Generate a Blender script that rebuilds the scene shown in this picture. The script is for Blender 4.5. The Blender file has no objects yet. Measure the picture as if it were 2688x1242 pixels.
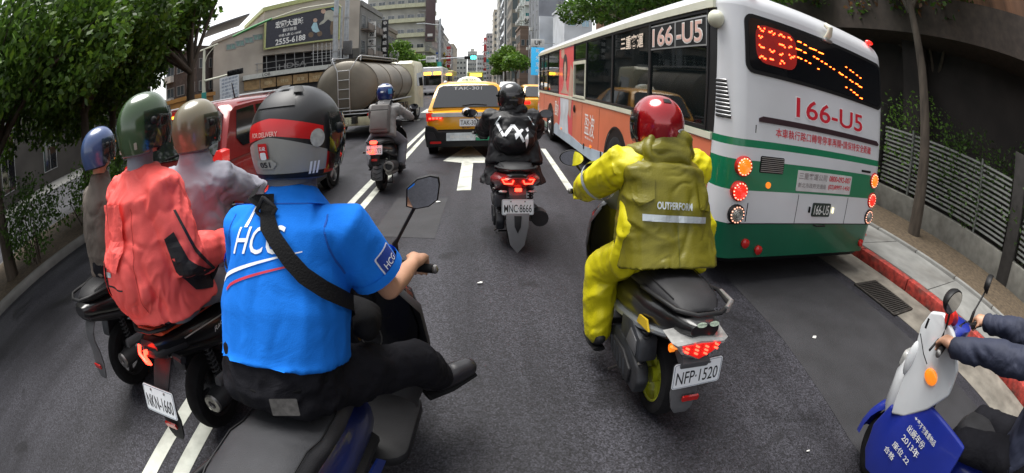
import bpy, bmesh, math, random
from math import pi, sin, cos, radians as rad
from mathutils import Vector as V, Matrix, noise
from mathutils.bvhtree import BVHTree
random.seed(7)
SC = bpy.context.scene
COL = bpy.context.collection
# ------------------------------------------------------------------ camera (wide action-camera lens on a rider's helmet)
CAM_H = 1.6922
cd = bpy.data.cameras.new('camera'); cam = bpy.data.objects.new('camera', cd); COL.objects.link(cam); SC.camera = cam
cd.type = 'PANO'; cd.panorama_type = 'FISHEYE_LENS_POLYNOMIAL'; cd.sensor_width = 36; cd.sensor_fit = 'HORIZONTAL'
cd.fisheye_fov = pi; cd.clip_start = 0.02; cd.clip_end = 3000
cd.fisheye_polynomial_k0 = 0.0; cd.fisheye_polynomial_k1 = -0.06176281; cd.fisheye_polynomial_k2 = -0.00085802
cd.fisheye_polynomial_k3 = 8.230056e-05; cd.fisheye_polynomial_k4 = -4.01522e-06
_p, _y, _r = 0.3563, 0.0844, 0.0154
_f = V((sin(_y)*cos(_p), cos(_y)*cos(_p), -sin(_p))); _t = V((cos(_y), -sin(_y), 0)); _u = _t.cross(_f)
_M = Matrix((_t*cos(_r)+_u*sin(_r), _u*cos(_r)-_t*sin(_r), -_f)).transposed().to_4x4(); _M.translation = (0, 0, CAM_H)
cam.matrix_world = _M
# ------------------------------------------------------------------ overcast daylight
W = bpy.data.worlds.new('World'); SC.world = W; W.use_nodes = True
nt = W.node_tree; bg = nt.nodes['Background']
sky = nt.nodes.new('ShaderNodeTexSky'); sky.sky_type = 'NISHITA'; sky.sun_disc = False
SUN_EL, SUN_AZ = rad(72), rad(-50)
sky.sun_elevation = SUN_EL; sky.sun_rotation = SUN_AZ; sky.dust_density = 1.0; sky.air_density = 1.0
hs = nt.nodes.new('ShaderNodeHueSaturation'); hs.inputs['Saturation'].default_value = 0.12
nt.links.new(sky.outputs[0], hs.inputs['Color']); nt.links.new(hs.outputs[0], bg.inputs[0]); bg.inputs[1].default_value = 0.07
sl = bpy.data.lights.new('sun', 'SUN'); sun = bpy.data.objects.new('sun', sl); COL.objects.link(sun)
sl.energy = 1.5; sl.angle = rad(40); sl.color = (1.0, 0.97, 0.92)
sun.rotation_euler = V((sin(SUN_AZ)*cos(SUN_EL), cos(SUN_AZ)*cos(SUN_EL), sin(SUN_EL))).to_track_quat('Z', 'Y').to_euler()
SC.view_settings.view_transform = 'Standard'; SC.view_settings.look = 'None'; SC.view_settings.gamma = 1
SC.view_settings.exposure = 1.85; SC.view_settings.use_curve_mapping = False
SC.cycles.max_bounces = 6; SC.cycles.transparent_max_bounces = 12; SC.cycles.caustics_reflective = False; SC.cycles.caustics_refractive = False
SC.cycles.use_denoising = True
# ------------------------------------------------------------------ materials
MATS = {}
def pm(name, rgb, rough=.55, metal=0, var=.12, scale=6, bump=0, bscale=60, coat=0, emit=0, emcol=None, spec=.5, alpha=1, dirt=0, detail=5, stretch=None, bump2=0, b2scale=8, hue=0, crinkle=0, cscale=3.5):
    """procedural principled material: colour with noise variation, optional bump, dirt and emission"""
    if name in MATS: return MATS[name]
    m = bpy.data.materials.new(name); m.use_nodes = True; t = m.node_tree; b = t.nodes['Principled BSDF']; N = t.nodes.new; L = t.links.new
    b.inputs['Roughness'].default_value = rough; b.inputs['Metallic'].default_value = metal
    b.inputs['Specular IOR Level'].default_value = spec; b.inputs['Alpha'].default_value = alpha
    if coat: b.inputs['Coat Weight'].default_value = coat; b.inputs['Coat Roughness'].default_value = .06
    tc = N('ShaderNodeTexCoord'); src = tc.outputs['Object']
    if stretch:
        mp = N('ShaderNodeMapping'); mp.inputs['Scale'].default_value = stretch; L(src, mp.inputs[0]); src = mp.outputs[0]
    nz = N('ShaderNodeTexNoise'); nz.inputs['Scale'].default_value = scale; nz.inputs['Detail'].default_value = detail; L(src, nz.inputs['Vector'])
    cr = N('ShaderNodeValToRGB'); e = cr.color_ramp.elements
    e[0].position = .3; e[1].position = .7
    e[0].color = tuple(max(0, c*(1-var)) for c in rgb)+(1,); e[1].color = tuple(min(1, c*(1+var)+hue*k) for c, k in zip(rgb, (1, .6, 0)))+(1,)
    L(nz.outputs['Fac'], cr.inputs[0]); col = cr.outputs[0]
    if dirt:
        n2 = N('ShaderNodeTexNoise'); n2.inputs['Scale'].default_value = scale*.37; n2.inputs['Detail'].default_value = 8; L(src, n2.inputs['Vector'])
        r2 = N('ShaderNodeValToRGB'); r2.color_ramp.elements[0].position = .48; r2.color_ramp.elements[1].position = .72
        L(n2.outputs['Fac'], r2.inputs[0]); mx = N('ShaderNodeMix'); mx.data_type = 'RGBA'
        mth = N('ShaderNodeMath'); mth.operation = 'MULTIPLY'; mth.inputs[1].default_value = dirt; L(r2.outputs[0], mth.inputs[0]); L(mth.outputs[0], mx.inputs[0])
        L(col, mx.inputs[6]); mx.inputs[7].default_value = (.06, .05, .04, 1); col = mx.outputs[2]
    L(col, b.inputs['Base Color'])
    if bump:
        n3 = N('ShaderNodeTexNoise'); n3.inputs['Scale'].default_value = bscale; n3.inputs['Detail'].default_value = 4; L(src, n3.inputs['Vector'])
        bp = N('ShaderNodeBump'); bp.inputs['Strength'].default_value = bump; bp.inputs['Distance'].default_value = .01; L(n3.outputs['Fac'], bp.inputs['Height']); L(bp.outputs[0], b.inputs['Normal'])
        if bump2:
            n4 = N('ShaderNodeTexNoise'); n4.inputs['Scale'].default_value = b2scale; n4.inputs['Detail'].default_value = 3; n4.inputs['Distortion'].default_value = 1.2; L(src, n4.inputs['Vector'])
            b4 = N('ShaderNodeBump'); b4.inputs['Strength'].default_value = bump2; b4.inputs['Distance'].default_value = .03; L(n4.outputs['Fac'], b4.inputs['Height']); L(b4.outputs[0], bp.inputs['Normal'])
    if crinkle:   # sharp random creases of thin rain fabric
        wv = N('ShaderNodeTexNoise'); wv.inputs['Scale'].default_value = 5; L(src, wv.inputs['Vector']); wa = N('ShaderNodeVectorMath'); wa.operation = 'MULTIPLY_ADD'; wa.inputs[1].default_value = (.12, .12, .12); L(wv.outputs['Color'], wa.inputs[0]); L(src, wa.inputs[2])
        n6 = N('ShaderNodeTexNoise'); n6.noise_type = 'RIDGED_MULTIFRACTAL'; n6.inputs['Scale'].default_value = cscale; n6.inputs['Detail'].default_value = 2.5; n6.inputs['Roughness'].default_value = .55; L(wa.outputs[0], n6.inputs['Vector'])
        b6 = N('ShaderNodeBump'); b6.inputs['Strength'].default_value = crinkle; b6.inputs['Distance'].default_value = .055; L(n6.outputs['Fac'], b6.inputs['Height'])
        if bump: L(b6.outputs[0], (b4 if bump2 else bp).inputs['Normal'])
        else: L(b6.outputs[0], b.inputs['Normal'])
    if emit:
        b.inputs['Emission Color'].default_value = tuple(emcol or rgb)+(1,); b.inputs['Emission Strength'].default_value = emit
    MATS[name] = m; return m
def glass_mat(name, tint=(.05, .06, .06), through=.35, rough=.03):
    """tinted window glass: lets part of the light through, reflects the street"""
    m = bpy.data.materials.new(name); m.use_nodes = True; t = m.node_tree; t.nodes.clear(); N = t.nodes.new; L = t.links.new
    o = N('ShaderNodeOutputMaterial'); tr = N('ShaderNodeBsdfTransparent'); tr.inputs[0].default_value = (through*.9, through, through*.95, 1)
    d = N('ShaderNodeBsdfDiffuse'); d.inputs[0].default_value = tint+(1,); mx0 = N('ShaderNodeMixShader'); mx0.inputs[0].default_value = .25; L(tr.outputs[0], mx0.inputs[1]); L(d.outputs[0], mx0.inputs[2])
    g = N('ShaderNodeBsdfGlossy'); g.inputs['Roughness'].default_value = rough; fr = N('ShaderNodeFresnel'); fr.inputs[0].default_value = 1.55
    tc = N('ShaderNodeTexCoord'); nz = N('ShaderNodeTexNoise'); nz.inputs['Scale'].default_value = 1.5; bp = N('ShaderNodeBump'); bp.inputs['Strength'].default_value = .04; L(tc.outputs['Object'], nz.inputs['Vector']); L(nz.outputs['Fac'], bp.inputs['Height']); L(bp.outputs[0], g.inputs['Normal'])
    mx = N('ShaderNodeMixShader'); L(fr.outputs[0], mx.inputs[0]); L(mx0.outputs[0], mx.inputs[1]); L(g.outputs[0], mx.inputs[2]); L(mx.outputs[0], o.inputs[0])
    MATS[name] = m; return m
# ------------------------------------------------------------------ object helpers
def put(o, parent=None):
    COL.objects.link(o)
    if parent: o.parent = parent
    return o
def tag(o, label=None, cat=None, group=None, kind=None):
    for k, v in (('label', label), ('category', cat), ('group', group), ('kind', kind)):
        if v: o[k] = v
    return o
def thing(name, label, cat, loc=(0, 0, 0), rz=0, group=None, rot=None):
    o = put(bpy.data.objects.new(name, None)); o.empty_display_size = .1; o.location = loc; o.rotation_euler = rot or (0, 0, rz)
    return tag(o, label, cat, group)
def part(name, mesh, parent, loc=(0, 0, 0), rot=(0, 0, 0), scale=(1, 1, 1), label=None):
    o = put(bpy.data.objects.new(name, mesh), parent); o.location = loc; o.rotation_euler = rot; o.scale = scale
    if label: o['label'] = label
    return o
def copy_tree(o, parent=None):
    c = o.copy(); COL.objects.link(c); c.parent = parent
    for ch in list(o.children): copy_tree(ch, c)
    return c
class MB:
    def __init__(s): s.v = []; s.f = []
    def add(s, vs, fs):
        k = len(s.v); s.v += [tuple(p) for p in vs]; s.f += [tuple(i+k for i in f) for f in fs]; return s
    def box(s, c, d, M=None, taper=None):
        x, y, z = (q/2 for q in d); tx, ty = taper or (1, 1)
        vs = [V((sx*x*(tx if sz > 0 else 1), sy*y*(ty if sz > 0 else 1), sz*z)) for sz in (-1, 1) for sx, sy in ((-1, -1), (1, -1), (1, 1), (-1, 1))]
        if M is not None: vs = [M @ p for p in vs]
        return s.add([p+V(c) for p in vs], [(3, 2, 1, 0), (4, 5, 6, 7), (0, 1, 5, 4), (1, 2, 6, 5), (2, 3, 7, 6), (3, 0, 4, 7)])
    def rings(s, rs, close=True, cap0=True, cap1=True):
        n = len(rs[0]); fs = []
        for a in range(len(rs)-1):
            for i in range(n if close else n-1):
                j = (i+1) % n; fs.append((a*n+i, a*n+j, (a+1)*n+j, (a+1)*n+i))
        if cap0: fs.append(tuple(range(n))[::-1])
        if cap1: fs.append(tuple((len(rs)-1)*n+i for i in range(n)))
        return s.add([p for r in rs for p in r], fs)
    def tube(s, pts, r, n=8, cap=True, sq=1.0, closed=False):
        pts = [V(p) for p in pts]; m = len(pts); rr = r if isinstance(r, (list, tuple)) else [r]*m
        t0 = (pts[1]-pts[0]).normalized(); up = V((0, 0, 1)) if abs(t0.z) < .9 else V((1, 0, 0)); a = t0.cross(up).normalized()
        out = []
        for i, p in enumerate(pts):
            if closed: t = (pts[(i+1) % m]-pts[i-1]).normalized()
            else: t = (pts[min(i+1, m-1)]-pts[max(i-1, 0)]).normalized()
            a = (a-t*a.dot(t)); a = a.normalized() if a.length > 1e-6 else t.orthogonal().normalized(); b = t.cross(a)
            out.append([p+(a*cos(q)+b*sin(q)*sq)*rr[i] for q in (2*pi*k/n for k in range(n))])
        if closed: return s.rings(out+[out[0]], True, False, False)
        return s.rings(out, True, cap, cap)
    def capsule(s, pts, n=14):
        """tube through (point, radius) pairs with round ends"""
        P = [(V(p), r) for p, r in pts]
        d0 = (P[0][0]-P[1][0]).normalized(); d1 = (P[-1][0]-P[-2][0]).normalized()
        a = [(P[0][0]+d0*P[0][1]*sin(q), P[0][1]*cos(q)) for q in (1.45, 1.05, .6, .3)]
        b = [(P[-1][0]+d1*P[-1][1]*sin(q), P[-1][1]*cos(q)) for q in (.3, .6, 1.05, 1.45)]
        Q = a+P+b; return s.tube([q[0] for q in Q], [q[1] for q in Q], n)
    def lathe(s, prof, n=24, c=(0, 0, 0), ax='z', cap=False):
        c = V(c); rs = []
        for r, h in prof:
            ring = []
            for k in range(n):
                q = 2*pi*k/n; x, y = r*cos(q), r*sin(q)
                ring.append(c+(V((x, y, h)) if ax == 'z' else V((h, x, y)) if ax == 'x' else V((y, h, x))))
            rs.append(ring)
        return s.rings(rs, True, cap, cap)
    def ball(s, c, r, n=12, m=8, M=None):
        c = V(c); r = r if isinstance(r, (tuple, list)) else (r, r, r); rs = []
        for i in range(1, m):
            q = pi*i/m; ring = []
            for k in range(n):
                p = V((r[0]*sin(q)*cos(2*pi*k/n), r[1]*sin(q)*sin(2*pi*k/n), -r[2]*cos(q)))
                ring.append(c+(M @ p if M is not None else p))
            rs.append(ring)
        return s.rings(rs)
    def prism(s, poly, h0, h1, fn):
        """extrude a 2-D polygon: fn(u, v, h) -> point"""
        return s.rings([[fn(u, v, h) for u, v in poly] for h in (h0, h1)])
    def grid(s, nu, nv, fn):
        vs = [fn(i/nu, j/nv) for j in range(nv+1) for i in range(nu+1)]
        return s.add(vs, [(j*(nu+1)+i, j*(nu+1)+i+1, (j+1)*(nu+1)+i+1, (j+1)*(nu+1)+i) for j in range(nv) for i in range(nu)])
    def mesh(s, name, mat, smooth=40, bevel=0, bseg=2):
        me = bpy.data.meshes.new(name); me.from_pydata(s.v, [], s.f)
        bm = bmesh.new(); bm.from_mesh(me); bmesh.ops.recalc_face_normals(bm, faces=bm.faces)
        if bevel:
            bmesh.ops.remove_doubles(bm, verts=bm.verts, dist=1e-5)
            ed = [e for e in bm.edges if len(e.link_faces) == 2 and e.calc_face_angle(0) > .5]
            bmesh.ops.bevel(bm, geom=ed, offset=bevel, segments=bseg, affect='EDGES', profile=.5, clamp_overlap=True)
        bm.to_mesh(me); bm.free()
        if mat: me.materials.append(mat)
        if smooth:
            me.shade_smooth(); me.set_sharp_from_angle(angle=rad(smooth))
        return me
    def build(s, name, mat, parent=None, smooth=40, bevel=0, bseg=2, label=None):
        o = put(bpy.data.objects.new(name, s.mesh(name, mat, smooth, bevel, bseg)), parent)
        if label: o['label'] = label
        return o
def rrect(w, h, r, n=4):
    """rounded rectangle polygon centred on 0"""
    out = []
    for cx, cy, a0 in ((w/2-r, h/2-r, 0), (-w/2+r, h/2-r, pi/2), (-w/2+r, -h/2+r, pi), (w/2-r, -h/2+r, 1.5*pi)):
        for k in range(n+1): q = a0+pi/2*k/n; out.append((cx+r*cos(q), cy+r*sin(q)))
    return out
def plane_fn(o, ux, uy):
    o, ux, uy = V(o), V(ux).normalized(), V(uy).normalized(); n = ux.cross(uy).normalized()
    return lambda u, v, h=0: o+ux*u+uy*v+n*h
BENCH = bpy.data.scenes.new('bench')   # a side scene in which single objects are evaluated quickly; removed at the end
def bench(ob):
    BENCH.collection.objects.link(ob)
    with bpy.context.temp_override(scene=BENCH, view_layer=BENCH.view_layers[0]): return bpy.context.evaluated_depsgraph_get()
# ------------------------------------------------------------------ lettering
def text_mesh2d(body, bold=0.0, space=1.0, shear=0):
    cu = bpy.data.curves.new('lettering', 'FONT'); cu.body = body; cu.size = 1; cu.offset = bold; cu.space_character = space; cu.resolution_u = 3; cu.shear = shear
    cu.align_x = 'CENTER'; cu.align_y = 'CENTER'
    ob = bpy.data.objects.new('lettering', cu); dg = bench(ob)
    me = bpy.data.meshes.new_from_object(ob.evaluated_get(dg)); bpy.data.objects.remove(ob); bpy.data.curves.remove(cu)
    xs = [v.co.x for v in me.vertices]; ys = [v.co.y for v in me.vertices]
    cx, cy = (min(xs)+max(xs))/2, (min(ys)+max(ys))/2
    for v in me.vertices: v.co.x -= cx; v.co.y -= cy; v.co.z = 0
    return me, max(xs)-min(xs), max(ys)-min(ys)
def text(name, body, fn, mat, parent, w=None, h=None, bold=.01, off=.003, target=None, cell=.02, space=1.0, shear=0, cut=None):
    """lettering laid on a plane (fn(u,v,h)), or wrapped on the target surface when one is given"""
    me, tw, th = text_mesh2d(body, bold, space, shear)
    sx = (w/tw) if w else (h/th); sy = (h/th) if h else sx
    for v in me.vertices: v.co.x *= sx; v.co.y *= sy
    return lay(name, me, fn, mat, parent, off, target, cell)
def lay(name, me, fn, mat, parent, off=.003, target=None, cell=.02):
    if target:
        bm = bmesh.new(); bm.from_mesh(me); bmesh.ops.triangulate(bm, faces=bm.faces)
        for ax in (0, 1):
            lo = min(v.co[ax] for v in bm.verts); hi = max(v.co[ax] for v in bm.verts); k = math.floor(lo/cell)+1
            while k*cell < hi:
                co = V((0, 0, 0)); co[ax] = k*cell; no = V((0, 0, 0)); no[ax] = 1
                bmesh.ops.bisect_plane(bm, geom=bm.verts[:]+bm.edges[:]+bm.faces[:], plane_co=co, plane_no=no, dist=1e-6); k += 1
        bm.to_mesh(me); bm.free()
    n = (fn(0, 0, 1)-fn(0, 0, 0)).normalized()
    for v in me.vertices:
        p = fn(v.co.x, v.co.y, 0)
        if target:
            h, nn, _, _ = target.ray_cast(p+n*.4, -n, .9)
            if h is not None: p = h+n*off
            else: p = p+n*off
        else: p = p+n*off
        v.co = p
    me.materials.clear(); me.materials.append(mat); me.name = name
    o = put(bpy.data.objects.new(name, me), parent); return o
def poly2d(polys):
    me = bpy.data.meshes.new('decal'); vs = []; fs = []
    for p in polys: fs.append(tuple(range(len(vs), len(vs)+len(p)))); vs += [(a, b, 0) for a, b in p]
    me.from_pydata(vs, [], fs); return me
def decal(name, polys, fn, mat, parent, off=.003, target=None, cell=.02): return lay(name, poly2d(polys), fn, mat, parent, off, target, cell)
def bvh(o):
    me = o.data; return BVHTree.FromPolygons([v.co.copy() for v in me.vertices], [tuple(p.vertices) for p in me.polygons])
# ------------------------------------------------------------------ organic surfaces (bodies, clothing): joined lofts, fused into one skin
def fuse(mb, name, mat, parent, voxel=.012, smooth=4, fold=0, fscale=9, crease=0, cscale=14, axis=None, seed=0, fn=None):
    import numpy as np
    me = bpy.data.meshes.new(name); me.from_pydata(mb.v, [], mb.f)
    bm = bmesh.new(); bm.from_mesh(me); bmesh.ops.recalc_face_normals(bm, faces=bm.faces); bm.to_mesh(me); bm.free()
    ob = bpy.data.objects.new(name, me)
    md = ob.modifiers.new('r', 'REMESH'); md.mode = 'VOXEL'; md.voxel_size = voxel; md.adaptivity = 0
    dg = bench(ob); m2 = bpy.data.meshes.new_from_object(ob.evaluated_get(dg))
    bpy.data.objects.remove(ob); bpy.data.meshes.remove(me)
    n = len(m2.vertices); co = np.empty(n*3, dtype=np.float32); m2.vertices.foreach_get('co', co); co = co.reshape(-1, 3).astype(float)
    ed = np.empty(len(m2.edges)*2, dtype=np.int32); m2.edges.foreach_get('vertices', ed); ed = ed.reshape(-1, 2)
    deg = np.bincount(ed.ravel(), minlength=n).astype(float); deg[deg == 0] = 1
    def lap(c, k):
        for _ in range(k):
            s = np.zeros_like(c); np.add.at(s, ed[:, 0], c[ed[:, 1]]); np.add.at(s, ed[:, 1], c[ed[:, 0]]); c = c*.4+s/deg[:, None]*.6
        return c
    co = lap(co, smooth)
    m2.vertices.foreach_set('co', co.ravel().astype(np.float32)); m2.update()
    if fold or crease or fn:
        nr = np.empty(n*3, dtype=np.float32); m2.vertex_normals.foreach_get('vector', nr); nr = nr.reshape(-1, 3)
        ax = V(axis) if axis else V((1, 1, 1)); sv = V((seed*3.7, seed*1.3, seed*2.1)); d = np.zeros(n)
        for i in range(n):
            p = V(co[i]); q = V((p.x*ax.x, p.y*ax.y, p.z*ax.z)); w = q+noise.noise_vector(q*4+sv)*.12
            a = 0
            if fold: a += fold*(noise.noise(w*fscale+sv)+.5*noise.noise(w*fscale*2.1+sv))
            if crease:
                r1 = max(0, 1-2.8*abs(noise.noise(w*cscale+sv)))**1.4; r2 = max(0, 1-2.8*abs(noise.noise(w*cscale*2.1-sv)))**1.4; sg = max(-1, min(1, 4*noise.noise(q*3-sv))); s2 = max(-1, min(1, 4*noise.noise(q*5+sv*2))); a += crease*(r1*sg+.55*r2*s2)
            if fn: a += fn(p)
            d[i] = a
        co = co+nr*d[:, None]; m2.vertices.foreach_set('co', co.ravel().astype(np.float32)); m2.update()
    m2.shade_smooth(); m2.materials.clear()
    if mat: m2.materials.append(mat)
    m2.name = name; o = put(bpy.data.objects.new(name, m2), parent); return o
def loft_torso(mb, secs, n=20, pw=2.4):
    """secs: (centre, side vector, half width, half depth, tangent)"""
    rs = []
    for c, sx, w, d, t in secs:
        c, sx, t = V(c), V(sx).normalized(), V(t).normalized(); fw = t.cross(sx).normalized()
        ring = []
        for k in range(n):
            q = 2*pi*k/n; x, y = cos(q), sin(q); x = math.copysign(abs(x)**(2/pw), x); y = math.copysign(abs(y)**(2/pw), y)
            ring.append(c+sx*w*x+fw*d*y)
        rs.append(ring)
    return mb.rings(rs)
# ------------------------------------------------------------------ shared materials
M_WHITE = pm('bus white paint', (.66, .67, .7), .3, var=.06, scale=1.5, coat=.4, dirt=.22)
M_GREEN = pm('bus green paint', (.005, .19, .085), .3, var=.08, scale=2, coat=.5)
M_DGREEN = pm('bus dark green', (.004, .115, .058), .35, var=.12, scale=2, coat=.4, dirt=.2)
M_BLK = pm('black plastic', (.008, .008, .009), .5, spec=.3, var=.2)
M_RUB = pm('rubber', (.01, .01, .011), .85, spec=.2, var=.25, scale=18, bump=.15)
M_ORNG = pm('orange advertisement film', (.68, .18, .09), .4, var=.12, scale=1.2, coat=.2, dirt=.2)
M_PINK = pm('pink advertisement film', (.72, .09, .1), .4, var=.08, scale=1.2, coat=.2)
M_CREAM = pm('cream painted metal', (.62, .62, .5), .4, var=.06)
M_SKIRT = pm('pale blue grey skirt film', (.42, .5, .58), .4, var=.15, scale=2.2)
M_CHROME = pm('chrome', (.75, .75, .76), .12, 1, var=.03)
M_ALU = pm('aluminium', (.5, .5, .5), .35, .9, var=.1)
M_REDL = pm('red lamp lens', (.55, .01, .008), .2, coat=.6, emit=.45, emcol=(.9, .02, .01), var=.2, scale=40)
M_AMBL = pm('amber lamp lens', (.75, .2, .01), .2, coat=.6, emit=.22, emcol=(1, .25, .02), var=.2, scale=40)
M_CLRL = pm('clear lamp lens', (.3, .3, .27), .2, coat=.6, var=.3, scale=60)
M_REFL = pm('red reflector', (.5, .012, .01), .25, coat=.6, var=.1)
M_TXTR = pm('red lettering', (.6, .012, .03), .5, var=.05)
M_TXTW = pm('white lettering', (.78, .78, .76), .5, var=.04)
M_TXTK = pm('black lettering', (.012, .012, .014), .5, var=.05)
M_PLW = pm('plate white', (.82, .85, .87), .4, var=.04)
M_GLS = glass_mat('bus glass', (.02, .03, .032), .6)
M_DGLS = pm('dark glass', (.008, .009, .011), .05, var=.1, coat=1.0, spec=.8)
cx = lambda poly, x, z: [(u+x, v+z) for u, v in poly]
M_SEATB = pm('seat vinyl', (.018, .018, .02), .55, spec=.3, var=.15, scale=14, bump=.15, bscale=220)
M_DPL = pm('dark grey plastic', (.02, .02, .022), .55, spec=.3, var=.2, scale=10, bump=.1, bscale=150)
M_GPL = pm('grey plastic', (.085, .085, .09), .55, var=.15, scale=10, bump=.1, bscale=120)
M_ENG = pm('engine grey', (.035, .038, .045), .55, .4, var=.3, scale=14, bump=.1, dirt=.3)
M_STEEL = pm('worn steel', (.28, .27, .26), .4, .85, var=.3, scale=20, dirt=.4)
M_MIR = pm('mirror glass', (.6, .62, .65), .03, 1, var=.02)
M_TAIL = pm('lit tail lamp', (.8, .02, .01), .3, emit=3, emcol=(1, .03, .015), var=.1)
M_TAILD = pm('tail lamp red', (.45, .01, .01), .2, coat=.7, var=.15, emit=.12, emcol=(1, .02, .01))
M_CLR = pm('clear plastic', (.3, .3, .29), .15, coat=.7, var=.2, scale=30)
# ------------------------------------------------------------------ ground, road, kerbs, markings
def sheet(name, x0, x1, y0, y1, z, mat, nx=1, ny=1, kind='structure'):
    o = MB().grid(nx, ny, lambda u, v: V((x0+(x1-x0)*u, y0+(y1-y0)*v, z))).build(name, mat, smooth=0)
    return tag(o, kind=kind)
def asphalt_mat():
    m = bpy.data.materials.new('asphalt'); m.use_nodes = True; t = m.node_tree; b = t.nodes['Principled BSDF']; N = t.nodes.new; L = t.links.new
    tc = N('ShaderNodeTexCoord'); src = tc.outputs['Object']
    a = N('ShaderNodeTexNoise'); a.inputs['Scale'].default_value = .5; a.inputs['Detail'].default_value = 6; L(src, a.inputs['Vector'])
    mp = N('ShaderNodeMapping'); mp.inputs['Scale'].default_value = (1.9, .14, 1); L(src, mp.inputs[0])
    c = N('ShaderNodeTexNoise'); c.inputs['Scale'].default_value = 1.2; c.inputs['Detail'].default_value = 4; L(mp.outputs[0], c.inputs['Vector'])
    g = N('ShaderNodeTexNoise'); g.inputs['Scale'].default_value = 90; g.inputs['Detail'].default_value = 3; L(src, g.inputs['Vector'])
    mix = N('ShaderNodeMath'); mix.operation = 'ADD'; L(a.outputs['Fac'], mix.inputs[0]); L(c.outputs['Fac'], mix.inputs[1])
    r = N('ShaderNodeValToRGB'); r.color_ramp.elements[0].position = .4; r.color_ramp.elements[1].position = .6
    half = N('ShaderNodeMath'); half.operation = 'MULTIPLY'; half.inputs[1].default_value = .5; L(mix.outputs[0], half.inputs[0]); L(half.outputs[0], r.inputs[0])
    r.color_ramp.elements[0].color = (.012, .0118, .0155, 1); r.color_ramp.elements[1].color = (.04, .0395, .048, 1)
    gr = N('ShaderNodeValToRGB'); gr.color_ramp.elements[0].position = .36; gr.color_ramp.elements[1].position = .7
    gr.color_ramp.elements[0].color = (.3, .3, .3, 1); gr.color_ramp.elements[1].color = (1.7, 1.7, 1.7, 1); L(g.outputs['Fac'], gr.inputs[0])
    mm = N('ShaderNodeMix'); mm.data_type = 'RGBA'; mm.blend_type = 'MULTIPLY'; mm.inputs[0].default_value = .8; L(r.outputs[0], mm.inputs[6]); L(gr.outputs[0], mm.inputs[7])
    # coarse stones, each with its own tone
    vg = N('ShaderNodeTexVoronoi'); vg.inputs['Scale'].default_value = 75; L(src, vg.inputs['Vector']); sp = N('ShaderNodeSeparateColor'); L(vg.outputs['Color'], sp.inputs[0]); gm = N('ShaderNodeMapRange'); gm.inputs[3].default_value = .45; gm.inputs[4].default_value = 1.55; L(sp.outputs[0], gm.inputs[0])
    mg = N('ShaderNodeMix'); mg.data_type = 'RGBA'; mg.blend_type = 'MULTIPLY'; mg.inputs[0].default_value = 1; L(mm.outputs[2], mg.inputs[6]); L(gm.outputs[0], mg.inputs[7]); mm = mg
    # oil stains
    no = N('ShaderNodeTexNoise'); no.inputs['Scale'].default_value = 1.7; no.inputs['Detail'].default_value = 3; no.inputs['Distortion'].default_value = .6; L(src, no.inputs['Vector']); ro = N('ShaderNodeValToRGB'); ro.color_ramp.elements[0].position = .6; ro.color_ramp.elements[1].position = .68; ro.color_ramp.elements[0].color = (1, 1, 1, 1); ro.color_ramp.elements[1].color = (.45, .45, .46, 1); L(no.outputs['Fac'], ro.inputs[0])
    mo = N('ShaderNodeMix'); mo.data_type = 'RGBA'; mo.blend_type = 'MULTIPLY'; mo.inputs[0].default_value = 1; L(mm.outputs[2], mo.inputs[6]); L(ro.outputs[0], mo.inputs[7]); mm = mo
    # pale aggregate specks
    vo = N('ShaderNodeTexVoronoi'); vo.inputs['Scale'].default_value = 55; L(src, vo.inputs['Vector'])
    vr = N('ShaderNodeValToRGB'); vr.color_ramp.elements[0].position = .05; vr.color_ramp.elements[1].position = .12; vr.color_ramp.elements[0].color = (1, 1, 1, 1); vr.color_ramp.elements[1].color = (0, 0, 0, 1); L(vo.outputs['Distance'], vr.inputs[0])
    n5 = N('ShaderNodeTexNoise'); n5.inputs['Scale'].default_value = 1.3; n5.inputs['Detail'].default_value = 3; L(src, n5.inputs['Vector'])
    th = N('ShaderNodeValToRGB'); th.color_ramp.elements[0].position = .52; th.color_ramp.elements[1].position = .7; L(n5.outputs['Fac'], th.inputs[0])
    mu = N('ShaderNodeMath'); mu.operation = 'MULTIPLY'; L(vr.outputs[0], mu.inputs[0]); L(th.outputs[0], mu.inputs[1])
    m2 = N('ShaderNodeMix'); m2.data_type = 'RGBA'; L(mu.outputs[0], m2.inputs[0]); L(mm.outputs[2], m2.inputs[6]); m2.inputs[7].default_value = (.2, .2, .2, 1)
    # hairline cracks, broken up by noise
    dn = N('ShaderNodeTexNoise'); dn.inputs['Scale'].default_value = 2.2; dn.inputs['Detail'].default_value = 4; L(src, dn.inputs['Vector']); ds = N('ShaderNodeVectorMath'); ds.operation = 'MULTIPLY_ADD'; ds.inputs[1].default_value = (.35, .35, .35); L(dn.outputs['Color'], ds.inputs[0]); L(src, ds.inputs[2])
    ve = N('ShaderNodeTexVoronoi'); ve.feature = 'DISTANCE_TO_EDGE'; ve.inputs['Scale'].default_value = .55; L(ds.outputs[0], ve.inputs['Vector'])
    vc = N('ShaderNodeValToRGB'); vc.color_ramp.elements[0].position = .0; vc.color_ramp.elements[1].position = .009; vc.color_ramp.elements[0].color = (1, 1, 1, 1); vc.color_ramp.elements[1].color = (0, 0, 0, 1); L(ve.outputs['Distance'], vc.inputs[0])
    mk = N('ShaderNodeMath'); mk.operation = 'MULTIPLY'; L(vc.outputs[0], mk.inputs[0]); L(th.outputs[0], mk.inputs[1])
    m3 = N('ShaderNodeMix'); m3.data_type = 'RGBA'; L(mk.outputs[0], m3.inputs[0]); L(m2.outputs[2], m3.inputs[6]); m3.inputs[7].default_value = (.008, .008, .009, 1); m2 = m3
    L(m2.outputs[2], b.inputs['Base Color']); b.inputs['Roughness'].default_value = .62; b.inputs['Specular IOR Level'].default_value = .28
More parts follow.
